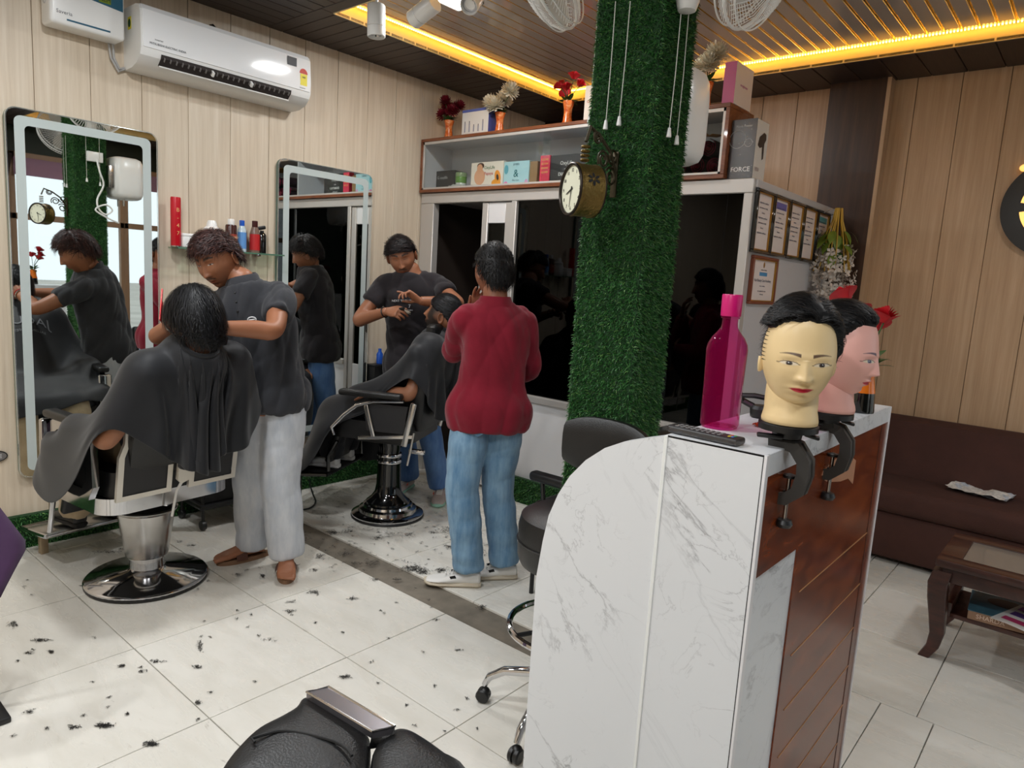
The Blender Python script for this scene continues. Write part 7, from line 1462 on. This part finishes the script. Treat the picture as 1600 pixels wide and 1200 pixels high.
for a0 in (0, 120, 240):
    base_a = R(20+a0)
    for q in range(6):
        aq = 2*PI*q/6; pts = []
        for k in range(10):
            t_ = 2*PI*k/10; u = 0.014+0.009*math.cos(t_); v_ = 0.0045*math.sin(t_); x_ = u*math.cos(aq)-v_*math.sin(aq); z_ = u*math.sin(aq)+v_*math.cos(aq); an_ = base_a+x_/r0; pts.append(B_ @ Vector((r0*1.0*math.cos(an_), r0*1.0*math.sin(an_), z_)))
        pet.raw(pts, [tuple(range(10))])
pet.build('pierced_flower', M_BLACK, ck, fix=False)
for k in range(4): MB().tube([Vector((0, 0, r0+0.012+0.014*k))+Vector((0.012*math.cos(2*PI*i/14), 0.012*math.sin(2*PI*i/14), 0)) for i in range(14)], 0.004, 6, closed=True).build('hanger_ring', brass, ck)
iron = mat('dark_iron_scroll', (66, 58, 40), 0.45, 0.6)
MB().tube([(0, 0, r0+0.07), (0, 0.02, r0+0.12), (0, 0.08, r0+0.10), (0.005, 0.14, r0+0.06), (0.005, 0.185, r0-0.01)], 0.006, 8).build('bracket_arm', iron, ck)
for k, (yc, zc, rr, tn) in enumerate(((0.10, 0.05, 0.032, 1.6), (0.155, 0.07, 0.03, -1.5), (0.15, 0.0, 0.034, 1.4), (0.06, 0.115, 0.022, -1.6))): MB().tube([(0.004, yc+rr*(0.3+0.7*i/24)*math.cos(tn*2*PI*i/24), zc+r0-0.02+rr*(0.3+0.7*i/24)*math.sin(tn*2*PI*i/24)) for i in range(25)], 0.004, 6).build('bracket_scroll', iron, ck)
MB().b2((-0.012, 0.178, 0.0), (0.012, 0.186, r0+0.07), 0.003).build('wall_plate', iron, ck)
def wall_fan(label, mount, head, axis, cords, r=0.205):
    t = thing('wall_fan', label, 'fan', head); ax_ = Vector(axis).normalized(); Bf = basis(ax_); mnt = Vector(mount)-Vector(head)
    rim = MB()
    for s_, rr in ((0.0, r), (0.035, r*0.985), (-0.035, r*0.985)): rim.tube([Bf @ Vector((rr*math.cos(2*PI*k/56), rr*math.sin(2*PI*k/56), s_)) for k in range(56)], 0.0055 if s_ == 0 else 0.003, 6, closed=True)
    rim.build('cage_rim', M_WHITEPL, t); mesh_ = MB()
    for k in range(72):
        a = 2*PI*k/72; d = lambda q, z: Bf @ Vector((q*r*math.cos(a+0.25*(1-q)), q*r*math.sin(a+0.25*(1-q)), z))
        mesh_.tube([d(0.2, 0.085), d(0.5, 0.082), d(0.8, 0.062), d(1.0, 0.02)], 0.0014, 4, cap=False); mesh_.tube([d(0.25, -0.06), d(0.6, -0.058), d(1.0, -0.02)], 0.0014, 4, cap=False)
    g_ = mesh_.build('cage_wires', M_WHITEPL, t, fix=False); g_['kind'] = 'stuff'
    MB().lathe([(0, 0.088), (r*0.2, 0.086), (r*0.21, 0.078)], axis=ax_, seg=24).build('badge', M_WHITEPL, t)
    for k in range(3):
        P = []
        for i in range(8):
            q = 0.12+0.78*i/7; sp_ = 0.62*math.sin(PI*min(1, 0.25+0.7*i/7)); P.append([Bf @ Vector((q*r*math.cos(2*PI*k/3+sp_*u), q*r*math.sin(2*PI*k/3+sp_*u), 0.02+0.035*u)) for u in (-0.6, -0.2, 0.2, 0.6)])
        MB().grid(P).build('fan_blade', mat('ivory_blade', (206, 200, 190), 0.35), t)
    MB().lathe([(0, -0.17), (0.045, -0.165), (0.06, -0.13), (0.06, -0.07), (0.03, -0.055), (0.02, 0.0), (0, 0.02)], axis=ax_, seg=28).build('motor', M_WHITEPL, t)
    MB().tube([ax_*-0.13, (ax_*-0.13+mnt)*0.5+Vector((0, 0, -0.03)), mnt], [0.02, 0.022, 0.026], 12).build('fan_arm', M_WHITEPL, t); MB().lathe([(0.0, -0.055), (0.03, -0.05), (0.04, -0.02), (0.04, 0.05), (0, 0.055)], c=mnt, seg=20).build('switch_housing', M_WHITEPL, t)
    for p0, p1 in cords:
        p0, p1 = Vector(p0)-Vector(head), Vector(p1)-Vector(head); co = MB().tube([p0, p0.lerp(p1, 0.5)+Vector((0.002, 0, 0)), p1], 0.0016, 5).build('pull_cord', mat('cord_white', (214, 214, 206), 0.7), t)
        MB().lathe([(0, -0.03), (0.0085, -0.03), (0.0085, -0.024), (0.005, 0.0), (0, 0.002)], c=p1, seg=12).build('cord_bell', M_WHITEPL, co)
yfc, xfc = PY0-0.03, PX1+0.03
pc = lambda px, py: on(px, py, 1, yfc)
wall_fan('white wall fan on the pillar face turned to the mirrors', (PX0-0.035, 2.25, 2.55), (-1.80, 2.20, 2.665), (-0.85, -0.15, -0.30), [((-1.56, 2.2, 2.62), (-1.56, 2.2, 2.12)), ((-1.56, 2.3, 2.62), (-1.56, 2.3, 2.10))], 0.215)
wall_fan('white wall fan on the pillar face turned to the back wall sofa', (PX1+0.035, 2.225, 2.47), (-0.985, 2.24, 2.55), (0.85, 0.10, -0.32), [(on(1064, 22, 0, xfc), on(1046, 200, 0, xfc)), (on(1076, 22, 0, xfc), on(1058, 212, 0, xfc))], 0.215)
wall_fan('white wall fan on the pillar face turned to the counter end', (-1.40, PY0-0.04, 2.70), (-1.36, 1.93, 2.98) if False else (-1.36, 1.86, 2.84), (0.15, -0.85, -0.35), [(pc(962, 2), pc(947, 188)), (pc(985, 2), pc(968, 182))], 0.2)
gy = thing('water_heater', 'white rounded water heater mounted behind the grass pillar', 'water heater', (-1.46, 2.40, 1.99))
secs = []
for z, k in ((0.0, 0.72), (0.012, 0.88), (0.04, 0.97), (0.10, 1.0), (0.24, 1.0), (0.30, 0.97), (0.332, 0.88), (0.345, 0.7)): secs.append(ring(Vector((0.02, 0.13, z)), Vector((1, 0, 0)), Vector((0, 1, 0)), 0.155*k, 0.13*k, 36, 3.6))
MB().loft(secs).build('tank', M_WHITEPL, gy); MB().b2((-0.1, -0.035, 0.08), (0.1, 0.006, 0.26), 0.004).build('mount_plate', M_STEEL, gy)
for x in (-0.05, 0.07): MB().cyl((x, 0.1, -0.06), (x, 0.1, 0.01), 0.009, seg=10).build('water_pipe', M_CHROME, gy)
so2 = thing('power_socket', 'white power socket with a coiled lead on the pillar side', 'socket', (PX0-0.02, 2.27, 2.30)); MB().b2((-0.03, -0.06, -0.04), (0.0, 0.06, 0.04), 0.006, 3).build('socket_plate', M_WHITEPL, so2)
MB().tube(bez([Vector(q) for q in [(-0.03, 0.01, -0.02), (-0.06, 0.02, -0.12), (-0.05, 0.05, -0.22), (-0.05, 0.0, -0.34), (-0.05, 0.01, -0.42), (-0.06, 0.06, -0.46), (-0.06, 0.11, -0.42), (-0.06, 0.06, -0.38), (-0.06, -0.02, -0.43), (-0.06, 0.08, -0.49), (-0.06, 0.16, -0.52)]], [0.007]*11, 5)[0], 0.007, 8).build('power_lead', M_WHITEPL, so2)

# ------------------------------------------------------------------ stool, waiting chair, foreground seat
sl = thing('draughting_stool', 'black round stool with low backrest and chrome foot ring on castors', 'stool', (-1.265, 1.875, 0))
MB().lathe([(0.0, 0.565), (0.10, 0.565), (0.178, 0.575), (0.188, 0.60), (0.190, 0.70), (0.182, 0.735), (0.15, 0.752), (0.0, 0.757)], seg=44).build('seat_cushion', M_LEATHER, sl); MB().tube([(0.1905*math.cos(2*PI*k/44), 0.1905*math.sin(2*PI*k/44), 0.655) for k in range(44)], 0.003, 6, closed=True).build('seat_piping', M_LEATHER, sl)
MB().lathe([(0.10, 0.54), (0.11, 0.565), (0, 0.565)], seg=20).build('seat_plate', M_BLACKPL, sl); MB().cyl((0, 0, 0.14), (0, 0, 0.55), 0.022, seg=16).build('gas_lift', M_CHROME, sl); MB().lathe([(0.032, 0.10), (0.032, 0.22), (0.026, 0.24), (0, 0.24)], seg=16).build('hub', M_CHROME, sl)
MB().tube([(0.20*math.cos(2*PI*k/40), 0.20*math.sin(2*PI*k/40), 0.345) for k in range(40)], 0.011, 8, closed=True).build('foot_ring', M_CHROME, sl)
for k in range(3): a = 2*PI*k/3+2.2; MB().tube([(0.02*math.cos(a), 0.02*math.sin(a), 0.345), (0.195*math.cos(a), 0.195*math.sin(a), 0.345)], 0.008, 8).build('ring_spoke', M_BLACKPL, sl)
a0 = math.atan2(1.755-1.875, -1.527+1.265)
for k in range(5):
    a = a0+2*PI*k/5; d = Vector((math.cos(a), math.sin(a), 0)); lg = MB().tube([d*0.02+UPZ*0.15, d*0.12+UPZ*0.150, d*0.21+UPZ*0.135, d*0.265+UPZ*0.10, d*0.283+UPZ*0.065], [0.019, 0.0175, 0.016, 0.014, 0.011], 10).build('leg', M_CHROME, sl)
    cs_ = MB(); sd_ = UPZ.cross(d); cs_.lathe([(0, -0.02), (0.02, -0.02), (0.025, -0.015), (0.025, -0.004), (0.019, -0.002), (0.019, 0.002), (0.025, 0.004), (0.025, 0.015), (0.02, 0.02), (0, 0.02)], c=d*0.285+UPZ*0.0255, axis=sd_, seg=18); cs_.ell(d*0.28+UPZ*0.04, (0.019, 0.019, 0.016)); cs_.build('castor', M_BLACKPL, lg)
bd_ = Vector((0.06, 0.99, 0)).normalized(); bs_ = Vector((bd_.y, -bd_.x, 0)); secs = []
for i in range(11):
    u = -1+2*i/10; c_ = bd_*(0.165-0.03*u*u)+bs_*u*0.175+UPZ*0.945; hh2 = 0.105*(1-0.32*abs(u)**3); secs.append(ring(c_, bd_, UPZ, 0.032*(1-0.3*abs(u)**4), hh2, 16, 3.0))
MB().loft(secs).build('backrest', M_LEATHER, sl); MB().tube([bd_*0.06+UPZ*0.55, bd_*0.19+UPZ*0.60, bd_*0.205+UPZ*0.72, bd_*0.195+UPZ*0.9], 0.013, 8).build('back_stem', M_BLACKPL, sl)
wc = thing('waiting_chair', 'black padded armchair with thin metal legs behind the grass pillar', 'chair', (-1.74, 2.80, 0))
MB().b2((-0.25, -0.24, 0.36), (0.25, 0.24, 0.47), 0.035, 4).build('seat_cushion', M_LEATHER, wc); MB().b2((-0.24, -0.23, 0.24), (0.24, 0.23, 0.36), 0.01).build('seat_box', M_BLACKPL, wc); MB().box((0.255, 0, 0.68), (0.08, 0.47, 0.42), Euler((0, 0.12, 0)), 0.03, 4).build('backrest', M_LEATHER, wc)
for sgn in (-1, 1):
    MB().box((0.0, sgn*0.275, 0.605), (0.46, 0.062, 0.045), None, 0.018, 3).build('armrest', M_LEATHER, wc); MB().tube([(-0.17, sgn*0.27, 0.59), (-0.16, sgn*0.262, 0.47), (-0.15, sgn*0.25, 0.36)], 0.011, 8).build('arm_post', M_BLACKPL, wc)
    for x in (-0.225, 0.225): MB().cyl((x, sgn*0.225, 0.0), (x, sgn*0.225, 0.25), 0.011, seg=10).build('leg', M_BLACKPL, wc)
# chair close to the camera: padded arm and back with a steel bar between
fgc = thing('styling_chair', 'black leather styling chair with a flat steel bar across its cushions', 'barber chair', (-0.80, 0.40, 0))
o_ = Vector((-0.80, 0.40, 0))
def cushion(pts, zt, th, nm, m, bulge=0.03, par=None):
    c = [fl(x, y, zt)-o_ for x, y in pts]; cen = sum(c, Vector())/len(c); secs = []
    for k, (s_, dz) in enumerate(((0.92, -th), (1.0, -th+0.03), (1.0, -0.014), (0.985, -0.004), (0.93, 0.003), (0.75, 0.010), (0.4, 0.015), (0.05, 0.017))): secs.append([Vector((cen.x+(p.x-cen.x)*s_, cen.y+(p.y-cen.y)*s_, zt+dz)) for p in c])
    return MB().loft(secs).build(nm, m, par or fgc, ang=60)
def dens(pts, n=4):
    q = []
    for i in range(len(pts)):
        p0, p1, p2, p3 = [Vector((*pts[(i+j_) % len(pts)], 0)) for j_ in (-1, 0, 1, 2)]
        for k in range(n): t = k/n; v_ = 0.5*((2*p1)+(p2-p0)*t+(2*p0-5*p1+4*p2-p3)*t*t+(3*p1-p0-3*p2+p3)*t**3); q.append((v_.x, v_.y))
    return q
cushion(dens([(300, 1290), (345, 1200), (372, 1165), (402, 1138), (440, 1118), (463, 1104), (474, 1090), (492, 1090), (530, 1114), (572, 1142), (580, 1162), (576, 1200), (570, 1290)]), 0.80, 0.16, 'back_cushion', M_LEATHER)
cushion(dens([(585, 1290), (578, 1200), (588, 1162), (612, 1141), (635, 1139), (665, 1155), (700, 1180), (732, 1203), (770, 1290)]), 0.80, 0.16, 'arm_cushion', M_LEATHER)
bar = MB(); c = [fl(x, y, 0.822)-o_ for x, y in ((479, 1081), (513, 1073), (617, 1135), (582, 1143))]; c2_ = [p+Vector((0, 0, -0.012)) for p in c]; bar.raw(c+c2_, [(0, 1, 2, 3), (7, 6, 5, 4)]+[(k, (k+1) % 4, 4+(k+1) % 4, 4+k) for k in range(4)])
bo_ = bar.build('steel_bar', mat('dull_steel_bar', (128, 124, 128), 0.3, 0.9), fgc)
MB().tube(c, 0.0022, 6, closed=True).build('bar_edge', M_STEEL, bo_)
MB().raw([c[2], c[3], c[3]+Vector((-0.004, -0.003, -0.03)), c[2]+Vector((0.0, -0.002, -0.03))], [(0, 1, 2, 3)]).build('bar_flange', M_STEEL, bo_)
sm_ = [fl(x, y, 0.8165)-o_ for x, y in dens([(398, 1160), (420, 1146), (447, 1142), (492, 1150), (533, 1164), (540, 1185)], 3)[:-3]]; MB().tube(sm_, 0.0022, 6).build('seam', M_BLACK, fgc)
MB().b2((-0.28, -0.28, 0.40), (0.22, 0.14, 0.64), 0.05, 4).build('seat_cushion', M_LEATHER, fgc); MB().cyl((0, -0.06, 0.05), (0, -0.06, 0.41), 0.06, seg=24).build('column', M_CHROME, fgc); MB().lathe([(0, 0), (0.26, 0), (0.265, 0.012), (0.24, 0.03), (0.07, 0.055), (0, 0.055)], c=(0, -0.06, 0), seg=40).build('base_plate', M_CHROME, fgc)
# purple cape hung over a low stand
pst = thing('towel_stand', 'black metal towel stand holding a purple cape', 'stand', (-2.62, 0.40, 0)); MB().tube([(0, -0.3, 0.0), (0, -0.3, 0.86), (0, 0.16, 0.86), (0, 0.16, 0.0)], 0.011, 8).build('stand_frame', M_BLACKPL, pst); MB().b2((-0.12, -0.32, 0.0), (0.12, -0.28, 0.02), 0.004).build('stand_foot', M_BLACKPL, pst); MB().b2((-0.12, 0.14, 0.0), (0.12, 0.18, 0.02), 0.004).build('stand_foot', M_BLACKPL, pst)
pu = []
for i in range(17):
    t = i/16; z = 0.885-0.42*t; row = []
    for j_ in range(17):
        u = j_/16; yr = 0.10+0.20*t-0.55*max(0, t-0.72); y = -0.34+(yr+0.34)*u; x = -2.62+0.02+0.20*t*t*(0.4+0.6*u)+0.03*math.sin(u*8+t*2)*t; row.append((x, 0.40+y, z))
    pu.append(row)
o = MB().grid(pu).build('purple_cape', clothmat('purple_cape_cloth', (58, 34, 64), (70, 42, 76), 500, 0.1, 0.7)); sd = o.modifiers.new('thickness', 'SOLIDIFY'); sd.thickness = 0.004; tag(o, 'purple salon cape hanging from the low black stand', 'cape')
# trolley, wall box, plaque, cable
tr_ = thing('tool_trolley', 'low black tool trolley on castors behind the chrome chair', 'trolley', (-3.86, 1.98, 0))
for z in (0.12, 0.34): MB().b2((-0.15, -0.2, z), (0.15, 0.2, z+0.03), 0.006).build('tray', M_BLACKPL, tr_)
MB().b2((-0.13, -0.18, 0.15), (0.13, 0.18, 0.33), 0.01).build('drawer_box', M_BLACK, tr_)
for x in (-0.13, 0.13):
    for y in (-0.18, 0.18): MB().cyl((x, y, 0.05), (x, y, 0.36), 0.009, seg=8).build('post', M_BLACKPL, tr_); MB().lathe([(0, -0.012), (0.026, -0.012), (0.028, 0), (0.026, 0.012), (0, 0.012)], c=(x, y, 0.0285), axis=(0, 1, 0), seg=16).build('castor', M_BLACKPL, tr_)
hbx = thing('wall_bin', 'black open wall box hanging beside the mirror near the cabin', 'box', (XA+0.001, 3.24, 0.66)); MB().b2((0, -0.06, 0), (0.10, 0.06, 0.17), 0.008).build('box_body', M_BLACKPL, hbx); MB().b2((0.0, -0.065, 0.165), (0.105, 0.065, 0.18), 0.004).build('box_rim', M_BLACKPL, hbx)
bb = on(590, 553, 0, XA+0.06); bt_ = thing('blue_bottle', 'small blue bottle standing in the black wall box', 'bottle', (XA+0.055, 3.26, 0.842)); MB().lathe([(0, 0), (0.022, 0), (0.024, 0.01), (0.024, 0.07), (0.012, 0.09), (0.012, 0.11), (0, 0.112)], seg=16).build('bottle_body', mat('blue_cap', (36, 92, 196), 0.3), bt_)
oq = on(0, 712, 0, XA); pq = thing('oval_plaque', 'small grey oval plaque with a black rim on the cream wall', 'plaque', (XA+0.001, oq.y-0.02, oq.z)); Mo = Matrix(((0, 0, 1, 0), (1, 0, 0, 0), (0, 1, 0, 0), (0, 0, 0, 1))); MB().prism([(0.05*math.cos(2*PI*k/32), 0.028*math.sin(2*PI*k/32)) for k in range(32)], 0.012, Mo).build('plaque_rim', M_BLACKPL, pq); MB().prism([(0.044*math.cos(2*PI*k/32), 0.023*math.sin(2*PI*k/32)) for k in range(32)], 0.002, Mo, 0.012).build('plaque_face', mat('plaque_grey', (110, 106, 104), 0.5), pq); text('lettering', 'SIZE', 0.026, facing((0.0145, 0, 0), (1, 0, 0)), mat('print_226_226_226', (226, 226, 226), 0.5), pq, 0.0003)
cbp = [on(467, 645, 0, XA+0.05), on(470, 680, 0, XA+0.05), on(476, 720, 0, XA+0.06)]+[fl(483, 752, 0.05), fl(489, 772, 0.007), fl(493, 784, 0.007), fl(486, 793, 0.007), fl(470, 797, 0.007), fl(448, 799, 0.007)]
tag(MB().tube(bez([Vector(p) for p in cbp], [0.005]*len(cbp), 4)[0], 0.005, 8).build('power_cable', M_BLACKPL), 'black power cable trailing from the mirror down onto the floor', 'cable')
# hair on the floor
rngh = np.random.RandomState(17); hm_ = MB()
def clump(px, py, w_, h_, n):
    n = int(n*2.2); w_, h_ = w_*0.8, h_*0.8
    for _ in range(n):
        q = fl(px+rngh.normal(0, w_/2.4), py+rngh.normal(0, h_/2.4), 0.0015+0.004*rngh.rand()); a = rngh.rand()*2*PI; L = 0.006+0.014*rngh.rand(); k = rngh.normal(0, 1.8); P = []
        for i in range(4): t = i/3-0.5; aa = a+k*t; P.append(q+Vector((math.cos(aa)*L*t, math.sin(aa)*L*t, 0.003*(0.25-t*t))))
        w2 = 0.0005+0.0009*rngh.rand(); d = Vector((-math.sin(a), math.cos(a), 0))*w2; hm_.raw([p+d for p in P]+[p-d for p in P], [(i, i+1, 5+i, 4+i) for i in range(3)])
for a in ((645, 888, 26, 8, 120), (660, 893, 14, 6, 50), (690, 890, 16, 5, 40), (700, 828, 22, 10, 70), (722, 815, 16, 12, 60), (735, 840, 18, 14, 60), (742, 870, 10, 10, 20), (740, 862, 24, 20, 50), (520, 832, 16, 5, 50), (545, 830, 18, 5, 30), (555, 805, 10, 4, 14), (590, 840, 16, 6, 26), (612, 836, 30, 6, 26), (640, 835, 12, 5, 22), (675, 832, 8, 4, 14), (500, 870, 20, 6, 24), (470, 845, 26, 12, 40), (540, 865, 20, 6, 30), (555, 880, 14, 5, 22), (580, 880, 16, 6, 30), (585, 905, 12, 4, 16), (620, 905, 12, 4, 18), (490, 890, 10, 4, 14), (490, 925, 14, 5, 26), (552, 935, 10, 4, 18), (455, 940, 14, 4, 10), (690, 775, 20, 8, 40), (660, 755, 24, 6, 30), (705, 770, 10, 5, 20), (495, 780, 16, 5, 20), (520, 770, 24, 5, 20), (560, 760, 20, 4, 16), (165, 862, 30, 4, 30), (195, 858, 18, 5, 26), (280, 846, 8, 3, 8), (300, 852, 10, 3, 10), (410, 900, 8, 5, 18), (372, 898, 10, 4, 14), (20, 975, 12, 8, 26), (62, 1000, 18, 4, 30), (80, 1018, 6, 4, 14), (45, 1020, 12, 3, 10), (190, 1040, 6, 3, 12), (222, 1048, 8, 3, 8), (162, 1133, 20, 5, 46), (237, 1162, 14, 5, 40), (45, 1112, 10, 4, 12), (312, 1010, 6, 14, 20), (308, 1042, 8, 4, 14), (245, 1033, 18, 4, 14), (115, 1135, 14, 4, 10), (310, 1098, 10, 4, 10), (452, 955, 12, 5, 20), (420, 1000, 20, 5, 8), (538, 1057, 12, 4, 20), (680, 968, 8, 3, 8), (715, 1015, 10, 3, 8), (752, 948, 8, 5, 26), (790, 885, 8, 6, 10), (455, 870, 10, 5, 16), (620, 770, 10, 4, 10), (705, 855, 16, 6, 30)): clump(*a)
for _ in range(240): clump(rngh.uniform(440, 800), rngh.uniform(765, 900), 5, 2, 3)
for _ in range(60): clump(rngh.uniform(0, 760), rngh.uniform(880, 1150), 4, 2, 3)
ho = hm_.build('hair_clippings', mat('hair_clipping_black', (18, 15, 15), 0.6), fix=False); tag(ho, 'black hair clippings scattered on the tiled floor', 'hair clippings', kind='stuff')
# curtain beside the shop window
cu = [[(XR-0.10+0.035*math.sin(j_*1.15)+0.01*math.sin(i*0.7+j_), 1.95+0.55*j_/26*(1-0.25*math.sin(PI*i/20)), 2.58-2.35*i/20) for j_ in range(27)] for i in range(21)]
def curtmat():
    m, nt, p = newmat('brown_damask'); v = coords(nt, (1, 9, 5), 'pos'); vo = N(nt, 'ShaderNodeTexVoronoi'); vo.inputs['Scale'].default_value = 1.0; vo.inputs['Randomness'].default_value = 0.0; nt.links.new(v, vo.inputs['Vector']); nt.links.new(ramp(nt, vo.outputs['Distance'], [(0.0, (150, 124, 112)), (0.28, (120, 92, 82)), (0.34, (46, 32, 30)), (1, (40, 28, 26))]), p.inputs['Base Color']); p.inputs['Roughness'].default_value = 0.85; return m
tag(MB().grid(cu).build('curtain', curtmat()), 'dark brown patterned curtain gathered beside the shop window', 'curtain')
